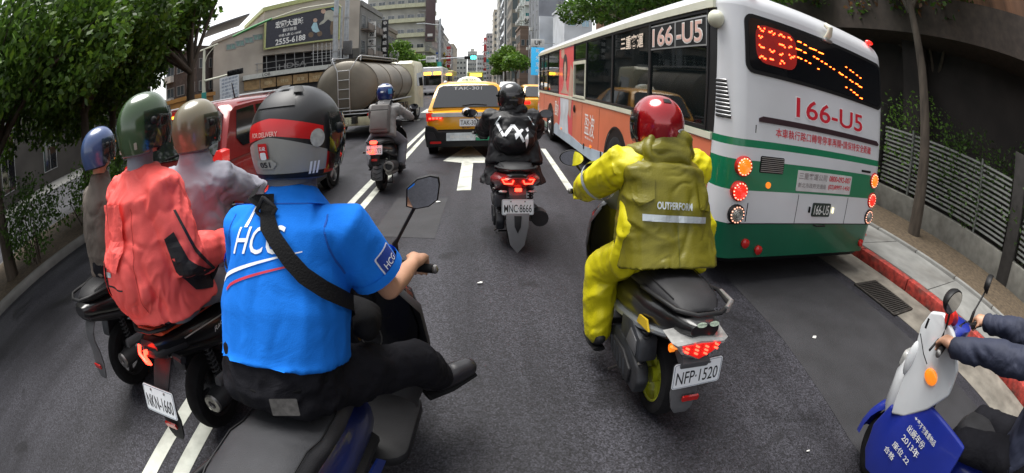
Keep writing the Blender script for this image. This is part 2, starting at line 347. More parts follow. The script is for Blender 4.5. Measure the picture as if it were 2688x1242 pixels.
    rr = N('ShaderNodeMapRange'); rr.inputs[3].default_value = .42; rr.inputs[4].default_value = .8; L(a.outputs['Fac'], rr.inputs[0]); L(rr.outputs[0], b.inputs['Roughness'])
    bp = N('ShaderNodeBump'); bp.inputs['Strength'].default_value = .5; bp.inputs['Distance'].default_value = .006; L(g.outputs['Fac'], bp.inputs['Height']); L(bp.outputs[0], b.inputs['Normal'])
    return m
M_ASPH = asphalt_mat()
M_CONC = pm('pavement concrete', (.2, .2, .19), .85, var=.25, scale=2.5, bump=.3, bscale=40, dirt=.5)
M_GUT = pm('gutter concrete', (.17, .155, .13), .85, var=.3, scale=5, bump=.4, bscale=50, dirt=.6)
M_KRED = pm('red kerb paint', (.33, .035, .025), .7, var=.5, scale=16, bump=.5, bscale=30, dirt=.95)
M_SOIL = pm('soil', (.09, .065, .04), .95, var=.4, scale=12, bump=.8, bscale=30)
M_LINE = pm('road paint', (.5, .52, .46), .7, var=.15, scale=9, bump=.2, bscale=90, dirt=.5)
sheet('ground', -700, 700, -300, 1500, -.008, pm('ground dust', (.1, .1, .095), .9, var=.2, scale=.3))
sheet('road', -22, 4.1, -20, 900, 0, M_ASPH)
sheet('gutter', 4.1, 4.87, -20, 320, .004, M_GUT)
def strip(name, x0, x1, y0, y1, mat, z=.004, kind='structure'):
    return tag(MB().add([(x0[0], y0, z), (x0[1], y0, z), (x1[1], y1, z), (x1[0], y1, z)], [(0, 1, 2, 3)]).build(name, mat, smooth=0), kind=kind)
strip('road_marking', (-1.985, -1.87), (-1.62, -1.5), -4, 34, M_LINE)
strip('road_marking', (-1.75, -1.635), (-1.4, -1.28), -4, 34, M_LINE)
for y0 in (6.5, 15, 23.5, 32): strip('road_marking', (1.385+.04*(y0-6.5), 1.5+.04*(y0-6.5)), (1.385+.04*(y0-2.5), 1.5+.04*(y0-2.5)), y0, y0+4, M_LINE)
tag(MB().add([(x, y, .004) for x, y in ((-.29, 6.53), (-.075, 6.53), (-.055, 8.72), (.3, 8.68), (-.15, 11.2), (-.68, 9.0), (-.28, 8.74))], [(0, 1, 2, 3, 4, 5, 6)]).build('road_marking', M_LINE, smooth=0), kind='structure')
strip('road_marking', (-12, -2.4), (-12, -2.4), 18.6, 19.0, M_LINE); strip('road_marking', (-1.2, 3.9), (-1.2, 3.9), 21.6, 22.0, M_LINE)
for k in range(7): strip('road_marking', (-6.2+1.1*k, -5.7+1.1*k), (-6.2+1.1*k, -5.7+1.1*k), 23, 26, M_LINE)
# kerb stones (each one a piece), slab pavement, planting strip
kerb = tag(put(bpy.data.objects.new('kerb', None)), kind='structure')
km = MB().box((0, 0, 0), (.15, .985, .16)).mesh('kerb_stone', M_KRED, bevel=.012)
for k in range(42): part('kerb_stone', km, kerb, (4.945+random.uniform(-.004, .004), -5+k*1.0, .075+random.uniform(-.003, .003)), (0, 0, random.uniform(-.003, .003)))
pave = tag(put(bpy.data.objects.new('pavement', None)), kind='structure')
sheet('pavement_bed', 5.02, 9.2, -20, 320, .125, M_GUT)
sm = MB().box((0, 0, 0), (1.19, 1.49, .05)).mesh('paving_slab', M_CONC, bevel=.008)
for k in range(26):
    part('paving_slab', sm, pave, (5.63, -4.6+k*1.505, .132+random.uniform(-.003, .003)), (random.uniform(-.003, .003), random.uniform(-.003, .003), 0))
sheet('planting_strip', 6.26, 8.3, -20, 200, .15, M_SOIL, 6, 60)
em = MB().box((0, 0, 0), (.1, .97, .2)).mesh('edging_stone', M_CONC, bevel=.01)
edg = tag(put(bpy.data.objects.new('planting_edge', None)), kind='structure')
for k in range(26): part('edging_stone', em, edg, (6.27, -4.2+k*.985, .1), (0, 0, random.uniform(-.006, .006)))
# storm drain in the gutter
dr = thing('drain_grate', 'rusty slotted iron drain grate in the gutter by the red kerb', 'drain grate', (4.27, 2.47, .006))
MB().box((0, 0, -.0), (.46, .72, .004)).build('drain_pit', pm('pit', (.008, .008, .008), .9), dr, smooth=0)
M_IRON = pm('cast iron', (.06, .055, .05), .6, .6, var=.4, scale=20, bump=.3)
for s in (-1, 1):
    MB().box((s*.235, 0, .008), (.03, .76, .016)).build('frame_side', M_IRON, dr, bevel=.003)
    MB().box((0, s*.37, .008), (.44, .03, .016)).build('frame_end', M_IRON, dr, bevel=.003)
bar = MB().box((0, 0, 0), (.44, .016, .012)).mesh('grate_bar', M_IRON)
for k in range(19): part('grate_bar', bar, dr, (0, -.34+k*.0378, .008))
# planted median on the other side with kerbs
med = tag(MB().box((-8.6, 6, .06), (3.2, 44, .16)).build('median', M_CONC, bevel=.02), kind='structure')
sheet('median_soil', -10.1, -7.1, -15.9, 27.9, .145, M_SOIL, 6, 40)
# scraps of litter
lm = pm('scrap paper', (.6, .6, .57), .8, var=.1)
for k, (x, y, s, lb) in enumerate([(-.62, 7.05, .05, 'white paper scrap on the asphalt left of the arrow stem'), (-.83, 6.35, .07, 'pale flattened scrap on the asphalt behind the grey motorcycle'), (-.52, 5.9, .06, 'faint grey scrap on the asphalt nearest below the arrow'),
        (.02, 3.4, .035, 'tiny white scrap on bare asphalt left of the black rider'), (2.62, 2.1, .03, 'small white chip on asphalt behind the bus'), (1.9, 2.9, .025, 'tiny pale chip in the shadow behind the bus bumper'), (-1.05, 6.85, .05, 'white scrap beside the grey motorcycle exhaust'), (1.75, 1.05, .02, 'white speck of litter on asphalt beside the white scooter')]):
    vs = [(x+s*cos(q)*random.uniform(.5, 1), y+s*.6*sin(q)*random.uniform(.5, 1), .007+random.uniform(0, .012)) for q in (2*pi*i/6 for i in range(6))]
    o = MB().add(vs+[(x, y, .016)], [(i, (i+1) % 6, 6) for i in range(6)]).build('paper_scrap', lm, smooth=0); tag(o, lb, 'litter', 'litter on the road')

# smoother repair patch in the right lane and an iron manhole cover
M_PATCH = pm('patched asphalt', (.02, .02, .023), .7, var=.3, scale=3, bump=.4, bscale=110)
tag(MB().add([(x, y, .003) for x, y in ((1.98, -3), (3.9, -3), (3.85, 3.4), (3.7, 5.2), (2.5, 5.3), (2.3, 2.2), (2.12, 1.0))], [tuple(range(7))]).build('road_patch', M_PATCH, smooth=0), kind='structure')
tag(MB().add([(x, y, .003) for x, y in ((-1.2, 4.6), (-.45, 4.5), (-.4, 6.1), (-1.15, 6.2))], [(0, 1, 2, 3)]).build('road_patch', M_PATCH, smooth=0), kind='structure')
mh = thing('manhole_cover', 'round iron manhole cover in the lane beyond the arrow', 'manhole cover', (1.05, 12.6, .004)); MB().lathe([(.36, 0), (.36, .006), (.33, .006)], 28).build('ring', M_IRON, mh); MB().lathe([(.325, .004), (.001, .005)], 28).build('lid', M_IRON, mh)
# ------------------------------------------------------------------ buildings
M_BGL = pm('building glass', (.05, .065, .075), .08, var=.3, scale=1.2, coat=.6, spec=.7)
M_FRM = pm('window frame', (.3, .3, .3), .5, .3, var=.1); M_FRW = pm('white window frame', (.6, .6, .58), .5)
def wmesh(w, h, fm, gm, bars=1, t=.05, dep=.06):
    m = MB(); q = plane_fn((0, 0, 0), (1, 0, 0), (0, 0, 1))
    for a, b, c, d in ((-w/2, w/2, -h/2, -h/2+t), (-w/2, w/2, h/2-t, h/2), (-w/2, -w/2+t, -h/2+t, h/2-t), (w/2-t, w/2, -h/2+t, h/2-t)): m.prism([(a, c), (b, c), (b, d), (a, d)], -.05, dep, q)
    for k in range(bars): x = -w/2+w*(k+1)/(bars+1); m.prism([(x-t/3, -h/2+t), (x+t/3, -h/2+t), (x+t/3, h/2-t), (x-t/3, h/2-t)], -.05, dep*.8, q)
    nf = len(m.f); m.add([q(-w/2+t, -h/2+t, .012), q(w/2-t, -h/2+t, .012), q(w/2-t, h/2-t, .012), q(-w/2+t, h/2-t, .012)], [(0, 1, 2, 3)])
    me = bpy.data.meshes.new('window'); me.from_pydata(m.v, [], m.f); me.materials.append(fm); me.materials.append(gm); me.polygons[nf].material_index = 1
    bm = bmesh.new(); bm.from_mesh(me); bmesh.ops.recalc_face_normals(bm, faces=bm.faces); bm.to_mesh(me); bm.free()
    for p_ in me.polygons:
        if p_.material_index == 1 and p_.normal.y > 0: p_.flip()
    return me
def building(name, label, x0, x1, y0, y1, h, wall, faces=(), parapet=.5, grp='buildings along the street', z0=0):
    """faces: (side, floors, columns, window width, window height, first sill height, frame, glass, balcony material or None, bars)"""
    cxx, cyy = (x0+x1)/2, (y0+y1)/2; b = thing(name, label, 'building', (cxx, cyy, 0), 0, grp); W_, D_ = x1-x0, y1-y0
    MB().box((0, 0, (h+z0)/2), (W_, D_, h-z0)).build('wall', wall, b, smooth=0)
    if parapet: MB().box((0, 0, h+parapet/2-.1), (W_+.3, D_+.3, parapet)).build('parapet', wall, b, smooth=0)
    for side, nf, nc, ww, wh, s0, fm, gm, bal, bars in faces:
        me = wmesh(ww, wh, fm, gm, bars); ln = D_ if side in ('right', 'left') else W_; fh = (h-s0-.3)/nf
        bme = MB().box((0, -.45, -wh/2-.25), (ww+.5, .9, .14)).box((0, -.86, -wh/2+.1), (ww+.5, .08, .7)).mesh('balcony', bal) if bal else None
        ac = MB().box((0, -.3, -wh/2-.28), (.8, .5, .5)).mesh('air_conditioner', M_FRW) if not bal else None
        for f in range(nf):
            for c in range(nc):
                u = -ln/2+ln*(c+.5)/nc; z = s0+fh*(f+.5)
                L_, R_ = {'front': ((u, -D_/2, z), 0), 'right': ((W_/2, u, z), pi/2), 'left': ((-W_/2, u, z), -pi/2)}[side]
                part('window', me, b, L_, (0, 0, R_))
                if bme: part('balcony', bme, b, L_, (0, 0, R_))
                elif random.random() < .22 and ac: part('air_conditioner', ac, b, L_, (0, 0, R_))
    return b
def wall_m(n, c, d=.3, sc=.6): return pm(n, c, .85, var=.14, scale=sc, bump=.2, bscale=20, dirt=d)
# --- L1: beige block with the big billboard, turned toward the crossing
M_BEIGE = wall_m('beige plaster', (.42, .38, .33)); M_GRNT = pm('yellow green trim', (.42, .45, .2), .6, var=.15)
L1 = thing('billboard_building', 'beige commercial building carrying a large dark billboard', 'building', (-20.4, 29.3, 0), .728, 'buildings along the street')
fp = plane_fn((0, 0, 0), (1, 0, 0), (0, 0, 1))
def f1(name, poly, mat, h0, h1, par=L1, **k): return MB().prism(poly, h0, h1, fp).build(name, mat, par, smooth=20, **k)
f1('wall', [(0, 0), (4.4, 0), (4.4, 7.75), (0, 6.65)], M_BEIGE, -8, 0); f1('upper_wall', [(4.4, 5.1), (13.4, 5.1), (13.4, 10.4), (4.4, 8.9)], M_BEIGE, -8, 0)
f1('ground_floor', [(4.4, 0), (13.4, 0), (13.4, 3.4), (4.4, 3.4)], pm('dark shopfront', (.03, .03, .035), .5, var=.3), -8, -.4)
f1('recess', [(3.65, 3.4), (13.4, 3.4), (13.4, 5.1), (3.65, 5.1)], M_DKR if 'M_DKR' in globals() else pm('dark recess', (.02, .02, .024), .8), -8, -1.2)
f1('white_band', [(2.55, 3.25), (13.4, 3.4), (13.4, 3.8), (2.55, 3.62)], pm('white band', (.55, .56, .52), .6, var=.1), -.3, .5)
f1('roof_fascia', [(-.2, 6.6), (4.4, 7.72), (4.4, 7.95), (-.2, 6.85)], M_BEIGE, -8, .25); f1('upper_fascia', [(4.2, 8.85), (13.5, 10.35), (13.5, 10.75), (4.2, 9.2)], M_GRNT, -8, .2)
f1('roof_canopy', [(-.6, 7.9), (2.9, 8.55), (2.9, 8.7), (-.6, 8.0)], pm('canopy grey', (.12, .12, .13), .6), -4, .8)
wm = wmesh(.9, .5, M_FRM, pm('green tinted glass', (.12, .22, .2), .15, var=.3), 1)
for k in range(4): part('window', wm, L1, (1.55+k*.78, -.0, 6.2+k*.17))
bb = f1('billboard', [(4.45, 5.6), (11.2, 6.0), (11.15, 9.0), (4.45, 7.9)], pm('billboard face', (.028, .03, .045), .5, var=.15), .3, .55)
m = MB()
for a in ([(4.35, 5.5), (11.3, 5.9), (11.2, 6.02), (4.45, 5.62)], [(4.45, 7.88), (11.15, 8.98), (11.25, 9.12), (4.35, 8.0)], [(4.35, 5.6), (4.47, 5.6), (4.47, 7.9), (4.35, 7.9)], [(11.1, 6.0), (11.25, 6.0), (11.25, 9.0), (11.1, 9.0)]): m.prism(a, .3, .66, fp)
m.build('billboard_frame', M_GRNT, bb, smooth=0)
sk = V((1, 0, .1)); tfp = lambda u, v: plane_fn((u, -.556, v), sk, (0, 0, 1))
text('billboard_lettering', '宏國大道城', tfp(6.55, 7.62), M_TXTW, bb, w=2.5, h=.62, bold=.02); text('billboard_lettering', '藝術首邑', tfp(6.6, 7.05), M_TXTW, bb, w=1.25, h=.3); text('billboard_lettering', '中國人壽 52-109坪', tfp(6.65, 6.64), M_TXTW, bb, w=2.0, h=.24); text('billboard_lettering', '2555-6188', tfp(6.7, 6.15), M_TXTW, bb, w=2.7, h=.5, bold=.02)
# two pale figures pictured on the billboard
b2 = lambda u, v, h=0: fp(u, v, .556+h); M_FGA = pm('printed grey coat', (.4, .4, .34), .6, var=.2, scale=2); M_FGB = pm('printed pale blue', (.35, .55, .62), .6, var=.2, scale=2)
circ = lambda x, z, r_: [(x+r_*cos(2*pi*k/16), z+r_*sin(2*pi*k/16)) for k in range(16)]
M_FGS = pm('printed skin', (.5, .34, .26), .6); M_FGD = pm('printed brown', (.16, .11, .07), .6)
decal('printed_adult', [[(9.8, 8.5), (10.3, 8.6), (11.0, 8.25), (11.1, 7.7), (10.5, 7.5), (10.1, 7.75), (9.7, 7.4), (9.3, 7.25), (9.3, 7.4), (9.7, 7.75), (9.75, 8.2)]], b2, M_FGA, bb, off=.004); decal('printed_adult', [circ(9.62, 8.5, .22)], b2, M_FGS, bb, off=.006); decal('printed_adult', [[(10.4, 7.55), (10.9, 7.6), (10.6, 7.0), (10.7, 6.4), (10.4, 6.35), (10.3, 7.0)]], b2, M_FGD, bb, off=.005)
decal('printed_child', [[(8.75, 7.5), (9.05, 7.5), (9.2, 7.0), (9.35, 6.7), (9.0, 6.6), (8.7, 6.75), (8.55, 7.1)]], b2, M_FGB, bb, off=.004); decal('printed_child', [circ(8.9, 7.7, .19)], b2, M_FGS, bb, off=.006)
for x_, z_ in ((8.55, 6.45), (9.35, 6.5)): decal('printed_wheel', [circ(x_, z_, .24)], b2, M_FGD, bb, off=.003)
decal('printed_strip', [[(10.3, 8.75), (11.1, 8.9), (11.1, 8.3), (10.9, 8.3)]], b2, pm('printed teal', (.03, .35, .4), .6), bb, off=.003)
for k in range(5): f1('poster_panel', cx(rrect(1.36, .78, .02), 3.4+k*1.46, 2.78), pm('tan poster', (.34, .22, .1), .6, var=.35, scale=3), .0, .12)
for k, tx_ in enumerate(('招租', '餐廳 精緻', '喜宴', '大會堂')): text('poster_lettering', tx_, plane_fn((4.86+k*1.46-.0, -.124, 2.78), (1, 0, 0), (0, 0, 1)), pm('cream lettering', (.6, .5, .3), .6), L1, w=.7, h=.3, bold=.0)
text('facade_lettering', 'HDSA', plane_fn((7.4, .9, 4.1), (1, 0, .04), (0, 0, 1)), M_FRM, L1, w=2.6, h=.45, bold=.01, off=.01)
for k in range(9): MB().tube([fp(3.9+k*.85, 3.7, .1), fp(3.9+k*.85, 5.1, -.1)], .03, 6).build('recess_post', M_FRM, L1)
for z in (3.95, 4.45): MB().tube([fp(3.7, z, .1), fp(11, z+.15, .1)], .025, 6).build('recess_rail', M_FRM, L1)
for k in range(7): MB().tube([fp(8.9+k*.4, 4.0, .3), fp(8.9+k*.4, 5.7, .3)], .02, 6).build('scaffold_pole', M_ALU, L1)
for z in (4.3, 4.8, 5.3): MB().tube([fp(8.7, z, .3), fp(11.4, z+.1, .3)], .02, 6).build('scaffold_pole', M_ALU, L1)
text('band_lettering', 'LOB', plane_fn((4.6, -.5, 3.47), (1, 0, .02), (0, 0, 1)), M_TXTK, L1, w=.7, h=.24, off=.01); text('band_lettering', 'LOB', plane_fn((10.6, -.5, 3.58), (1, 0, .02), (0, 0, 1)), M_TXTK, L1, w=.7, h=.24, off=.01)
ns = thing('notice_board', 'white lettered notice board below the beige building', 'notice board', (-18.9, 29.6, 0), .728, 'street signs')
MB().prism([(-.9, 1.75), (.75, 2.1), (.75, 3.9), (-.9, 3.7)], .3, .38, fp).build('board', pm('notice white', (.62, .66, .7), .6, var=.1), ns, smooth=0)
for k in range(6): text('notice_lettering', '承租電梯商辦大樓交通便利生活機能'[k*2:k*2+5], plane_fn((-.05, -.385, 3.55-k*.27), (1, 0, .1), (0, 0, 1)), pm('blue grey lettering', (.16, .22, .32), .6), ns, w=1.4, h=.17)
for x in (-.7, .6): MB().tube([(x, -.2, 0), (x, -.2, 3.5)], .05, 8).build('post', M_FRM, ns)
building('annex', 'dark low block with a green roof edge left of the beige building', -24.5, -20.9, 27.5, 32, 6.4, pm('dark brown wall', (.07, .055, .05), .8, var=.3), [('front', 3, 3, .9, .8, .8, M_FRM, M_BGL, None, 1), ('right', 3, 3, .9, .8, .8, M_FRM, M_BGL, None, 1)], .3)
building('shop', 'orange fronted shop beyond the median on the left', -24, -17.8, 22.0, 25.5, 2.5, pm('orange shop board', (.42, .2, .05), .6, var=.25, scale=.8), [('right', 1, 4, .8, 1.2, .4, M_FRW, M_BGL, None, 1), ('front', 1, 5, 1.2, 1.4, .3, M_FRM, M_BGL, None, 1)], .25)
# --- L2: row of old apartment blocks with projecting signs
M_OLD1 = wall_m('old grey tile', (.21, .21, .2), .5); M_OLD2 = wall_m('old brown tile', (.22, .19, .165), .5)
building('apartment_block', 'old dark grey apartment block with projecting shop signs', -21, -12, 44.5, 55, 10.4, M_OLD1, [('right', 3, 4, 1.7, 1.5, 1.6, M_FRM, M_BGL, M_OLD2, 2), ('front', 3, 3, 1.6, 1.4, 1.6, M_FRM, M_BGL, None, 2)], .6)
building('apartment_block', 'old brown apartment block with a roof shed beyond the signs', -21, -12.2, 55.4, 67, 9.4, M_OLD2, [('right', 3, 5, 1.6, 1.4, 1.6, M_FRM, M_BGL, M_OLD1, 2)], .5)
def vsign(label, x, y, z0, z1, w, face, chars, ink, grp='projecting shop signs', boxes=False):
    s = thing('shop_sign', label, 'sign', (x, y, 0), 0, grp); n = len(chars)
    if not boxes: MB().box((0, 0, (z0+z1)/2), (w, .25, z1-z0)).build('sign_box', face, s, bevel=.03)
    for k, ch in enumerate(chars):
        z = z1-(z1-z0)*(k+.5)/n
        if boxes: MB().box((0, 0, z), (w, .25, (z1-z0)/n*.86)).build('sign_box', face, s, bevel=.04)
        text('sign_lettering', ch, plane_fn((0, -.126, z), (1, 0, 0), (0, 0, 1)), ink, s, h=(z1-z0)/n*.6, bold=.02, off=.006)
    MB().tube([(0, 0, z1), (-w/2-.6, 0, z1)], .03, 6).build('bracket', M_FRM, s); return s
vsign('column of four square white signs on the old grey block', -11.45, 47.6, 5.0, 8.9, .85, M_FRW, '補習教育', M_TXTK, boxes=True)
vsign('tall black sign with small white characters on the old grey block', -10.9, 52.0, 4.6, 9.6, .8, M_TXTK, '中華美語電腦', M_TXTW)
rsg = thing('shop_sign', 'round white pointer sign hanging below the black sign', 'sign', (-10.2, 54.6, 5.2), 0, 'projecting shop signs')
MB().lathe([(.001, -.1), (.62, -.1), (.66, 0), (.62, .1), (.001, .1)], 28, (0, 0, 0), 'y').build('disc', M_FRW, rsg); MB().lathe([(.45, -.105), (.36, -.106)], 28, (0, 0, 0), 'y').build('ring', M_FRM, rsg); MB().prism([(-.12, -.1), (.3, .05), (-.12, .2)], .107, .12, fp).build('pointer', M_TXTK, rsg); MB().tube([(0, 0, .6), (-.4, 0, 1.4)], .05, 6).build('bracket', M_FRM, rsg)
# --- L3: tall apartment tower and the brown slab
M_TOW = wall_m('tower tile', (.4, .4, .37), .35); M_TOWY = pm('balcony cream', (.5, .5, .36), .7, var=.15)
building('apartment_tower', 'tall cream balconied apartment tower behind the old blocks', -20.2, -9.3, 80, 92, 30, M_TOW, [('front', 10, 6, 1.3, 1.3, 1, M_FRW, M_BGL, M_TOWY, 1), ('right', 10, 5, 1.3, 1.3, 1, M_FRW, M_BGL, M_TOWY, 1)], .8)
sb = thing('tower_sign', 'tall brown purple hanging sign slab on the tower corner', 'sign', (-8.3, 79, 0), 0, 'projecting shop signs'); MB().box((0, 0, 15.5), (1.7, .7, 13)).build('slab', pm('brown purple panel', (.085, .055, .06), .6, var=.1), sb, bevel=.05); MB().box((0, -.36, 10.2), (.9, .05, .5)).build('slab_plate', M_FRW, sb); MB().box((0, -.36, 9.5), (1.0, .05, .3)).build('slab_plate', M_TXTK, sb)
for z in (11, 15, 19): MB().tube([(-.8, 0, z), (-2.2, .8, z)], .08, 6).build('bracket', M_FRM, sb)
# --- L4 onward, left side down to the vanishing point
cols = [(.46, .38, .35), (.42, .42, .42), (.5, .48, .43), (.36, .33, .33), (.5, .45, .37)]
LL = [('grey slatted building with white sun shades past the brown slab', 104, 122, 15.5, -10.8), ('plain grey building further along the left side', 124, 146, 19, -10.9), ('pale stone building on the left further down the street', 150, 176, 18, -11.2), ('dark brick building far down the left side', 180, 214, 17, -11.3), ('sandy building near the end of the left side', 220, 262, 20, -11.5)]
for k, (lb, y0, y1, h, xr) in enumerate(LL): building('office_block', lb, xr-9, xr, y0, y1, h, wall_m('left wall %d' % k, cols[k]), [('right', int(h/3.4), 5, 2.0, 1.6, 1, M_FRW if k % 2 == 0 else M_FRM, M_BGL, None, 1), ('front', int(h/3.4), 3, 1.8, 1.6, 1, M_FRM, M_BGL, None, 1)], .6)
# --- right side canyon
building('white_block', 'white low block right of the dark window strip above the bus', 10.2, 13.6, 52, 60, 11.2, wall_m('pale wall', (.55, .57, .6), .1), [('front', 2, 2, 1.0, 1.0, 4, M_FRW, pm('sky blue glass', (.3, .45, .55), .15), None, 1)], .3)
rb = building('office_block', 'dark grey office block with a strip of dark windows above the bus', 8.5, 12.3, 62, 74, 19, wall_m('slate grey wall', (.2, .21, .235), .15), [('left', 5, 3, 1.0, 2.2, 4, M_FRM, M_BGL, None, 0)], .4)
me_ = wmesh(.66, 1.1, M_FRM, M_DGLS, 0)
for z in range(9):
    for c in (1.15, 1.62): part('window', me_, rb, (c-.05, -6.0, 3+z*1.7))
MB().box((-.85, -6.2, 5.6), (2.0, .5, 11.2)).build('white_shaft', wall_m('pale wall', (.55, .57, .6)), rb, smooth=0)
building('brick_block', 'brown block with horizontal brick stripes behind the blue sign', 7.3, 10.1, 76, 84, 11.2, pm('striped brick', (.2, .14, .11), .8, var=.35, scale=2.2, stretch=(.05, .05, 1)), [('left', 3, 4, 1.2, 1.4, 1, M_FRM, M_BGL, None, 1), ('front', 2, 3, .6, 1.1, 1.0, M_FRM, M_BGL, None, 0)], .4)
rl = thing('roof_lettering', 'dark rooftop letters above the brick striped block', 'sign', (8.8, 76, 11.4), 0, 'projecting shop signs'); text('lettering', 'SAAD', plane_fn((.3, 0, .9), (1, 0, 0), (0, 0, 1)), M_TXTK, rl, w=2.2, h=1.1, bold=.02); MB().tube([(-1, 0, .3), (1.4, 0, .3)], .06, 6).build('rail', M_FRM, rl)
building('balcony_block', 'teal and white balconied block above the rooftop letters', 9.0, 11.6, 86, 96, 26, wall_m('white tile', (.5, .55, .53), .2), [('front', 8, 2, .9, 1.3, 1, M_FRW, pm('teal glass', (.02, .16, .17), .1), M_FRW, 1), ('left', 8, 3, 1.2, 1.3, 1, M_FRW, pm('teal glass', (.02, .16, .17)), M_FRW, 1)], .5)
building('office_tower', 'beige brown panelled tower on the right', 7.6, 10.7, 100, 114, 32, wall_m('beige brown panel', (.27, .24, .2), .2), [('left', 9, 4, 2.0, 2.0, 1, M_FRM, M_BGL, None, 1), ('front', 9, 2, 1.2, 2.6, 1, M_FRM, pm('grey glass', (.1, .12, .13), .15), None, 0)], .5)
gt = building('glass_tower', 'dark glass tower with white vertical ribs on the right', 7.5, 10.1, 126, 146, 42, pm('dark tower glass', (.05, .07, .09), .2, var=.2, coat=.5), [('left', 11, 5, 2.6, 2.4, 1, M_FRM, M_DGLS, None, 1)], .5)
for x in (-1.2, -.5, .2, .9): MB().box((x, -10.05, 21), (.3, .25, 42)).build('rib', M_FRW, gt)
RR = [('slender pale tower with stacked balconies far on the right', 205, 222, 50, 9.6), ('tan building far down the right side', 300, 330, 34, 6.4), ('dark pointed far block beside the slender tower', 232, 255, 40, 8.6), ('grey block low behind the street trees on the right', 150, 175, 16, 9.0), ('pale block behind the distant trees', 180, 200, 14, 9.2)]
for k, (lb, y0, y1, h, xl) in enumerate(RR): building('far_tower', lb, xl, xl+6, y0, y1, h, wall_m('right wall %d' % k, cols[(k+2) % 5]), [('left', int(h/3.6), 4, 2.4, 1.8, 1, M_FRW, M_BGL, None, 1), ('front', int(h/3.6), 3, 1.3, 1.8, 1, M_FRW, M_BGL, None, 1)], .6)
vsign('tall blue sign with white characters behind the bus front', 7.9, 58, 2.4, 6.2, 1.7, pm('sky blue sign', (.02, .26, .5), .5, emit=.15, emcol=(.05, .5, .9)), '新光牙醫', M_TXTW)
us = thing('shop_sign', 'white square sign above the tall blue one', 'sign', (7.9, 58, 6.85), 0, 'projecting shop signs'); MB().box((0, 0, 0), (1.7, .3, 1.0)).build('sign_box', M_FRW, us, bevel=.04); text('sign_lettering', 'UF', plane_fn((0, -.15, 0), (1, 0, 0), (0, 0, 1)), M_TXTK, us, h=.6, bold=.03, off=.008); MB().tube([(.8, 0, 0), (2.2, 0, 0)], .05, 6).build('bracket', M_FRM, us)
vsign('slim red vertical sign far down the right side', 2.9, 160, 5, 17.5, 1.0, pm('red sign', (.5, .04, .04), .5), '大飯店', M_TXTW); vsign('slim red vertical sign far down the left side', -8.2, 130, 4.5, 12, 1.2, pm('red sign', (.5, .04, .04)), '銀行', M_TXTW)
# --- end of the street
EE = [('pale block closing the end of the street on the left', -27, -15, 290, 18), ('grey stepped block at the end of the street', -15, -6.5, 280, 15), ('roof topped tower in the middle of the street end', -6, 0, 300, 21), ('white block at the end of the street on the right', .2, 6, 275, 17)]
for k, (lb, x0, x1, y0, h) in enumerate(EE): building('distant_block', lb, x0, x1, y0, y0+14, h, wall_m('end wall %d' % k, ((.5, .52, .5), (.42, .44, .42), (.45, .45, .42), (.55, .58, .6))[k], .1), [('front', int(h/3.2), 4, 1.3, 1.5, 1, M_FRW, M_BGL, None, 1)], .8)
MB().box((0, 0, 22.5), (2.4, 2.4, 3)).build('roof_tank', wall_m('end wall 2', (.45, .45, .42)), [o for o in COL.objects if o.get('label', '').startswith('roof topped')][0], smooth=0)
# --- right pavement: low wall, louvred fence, dark arcade building behind
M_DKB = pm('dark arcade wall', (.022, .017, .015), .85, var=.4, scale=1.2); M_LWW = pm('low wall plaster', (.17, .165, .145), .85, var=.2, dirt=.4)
lw = thing('low_wall', 'low pale plinth wall behind the pavement tree', 'wall', (8.55, 3, 0)); MB().box((0, 4, .3), (.3, 26, .6)).build('plinth', M_LWW, lw, bevel=.02)
for k in range(5): MB().box((0, -6+k*4.6, 1.2), (.36, .36, 2.4)).build('pillar', pm('dark pillar', (.03, .027, .025), .8, var=.3), lw, bevel=.02)
fc = thing('louvred_fence', 'white horizontal louvred fence panels on the low wall', 'fence', (8.55, 3, 0)); slat = MB().box((0, 0, 0), (.03, 4.1, .045), Matrix.Rotation(.5, 3, 'Y')).mesh('louvre', pm('louvre white', (.12, .125, .115), .6, var=.3)); pst = MB().box((0, 0, 0), (.05, .05, 1.4)).mesh('fence_post', pm('louvre white', (.16, .165, .15)))
for b_ in range(4):
    yc = -3.7+b_*4.6
    for k in range(14): part('louvre', slat, fc, (0, yc, .7+k*.09))
    for q in (-1.1, 1.1): part('fence_post', pst, fc, (-.03, yc+q, 1.28))
ar = thing('arcade_building', 'dark brown building with a deep overhang behind the pavement', 'building', (12, 6, 0), 0, 'buildings along the street')
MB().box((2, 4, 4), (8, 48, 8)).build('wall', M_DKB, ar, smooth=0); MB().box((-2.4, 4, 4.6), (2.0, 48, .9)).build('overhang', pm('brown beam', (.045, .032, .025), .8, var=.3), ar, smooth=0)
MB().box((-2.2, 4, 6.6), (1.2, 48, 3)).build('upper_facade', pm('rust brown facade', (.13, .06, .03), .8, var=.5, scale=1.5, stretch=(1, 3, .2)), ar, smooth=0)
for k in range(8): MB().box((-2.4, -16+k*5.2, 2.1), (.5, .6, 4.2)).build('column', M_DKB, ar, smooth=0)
dm_ = wmesh(1.6, 2.4, M_FRM, M_DGLS, 1)
for k in range(2): part('window', dm_, ar, (-2.0, -13.4+k*5.2, 1.5), (0, 0, -pi/2))
lb_ = thing('back_row', 'long dark building row behind the median trees', 'building', (-30, 4, 0), 0, 'buildings along the street'); MB().box((-3, 0, 5), (8, 52, 10)).build('wall', pm('dark row wall', (.05, .045, .04), .85, var=.4, scale=.5), lb_, smooth=0)
for f in range(3):
    for k in range(10): part('window', dm_, lb_, (1.0, -23+k*5, 2+f*3), (0, 0, pi/2))
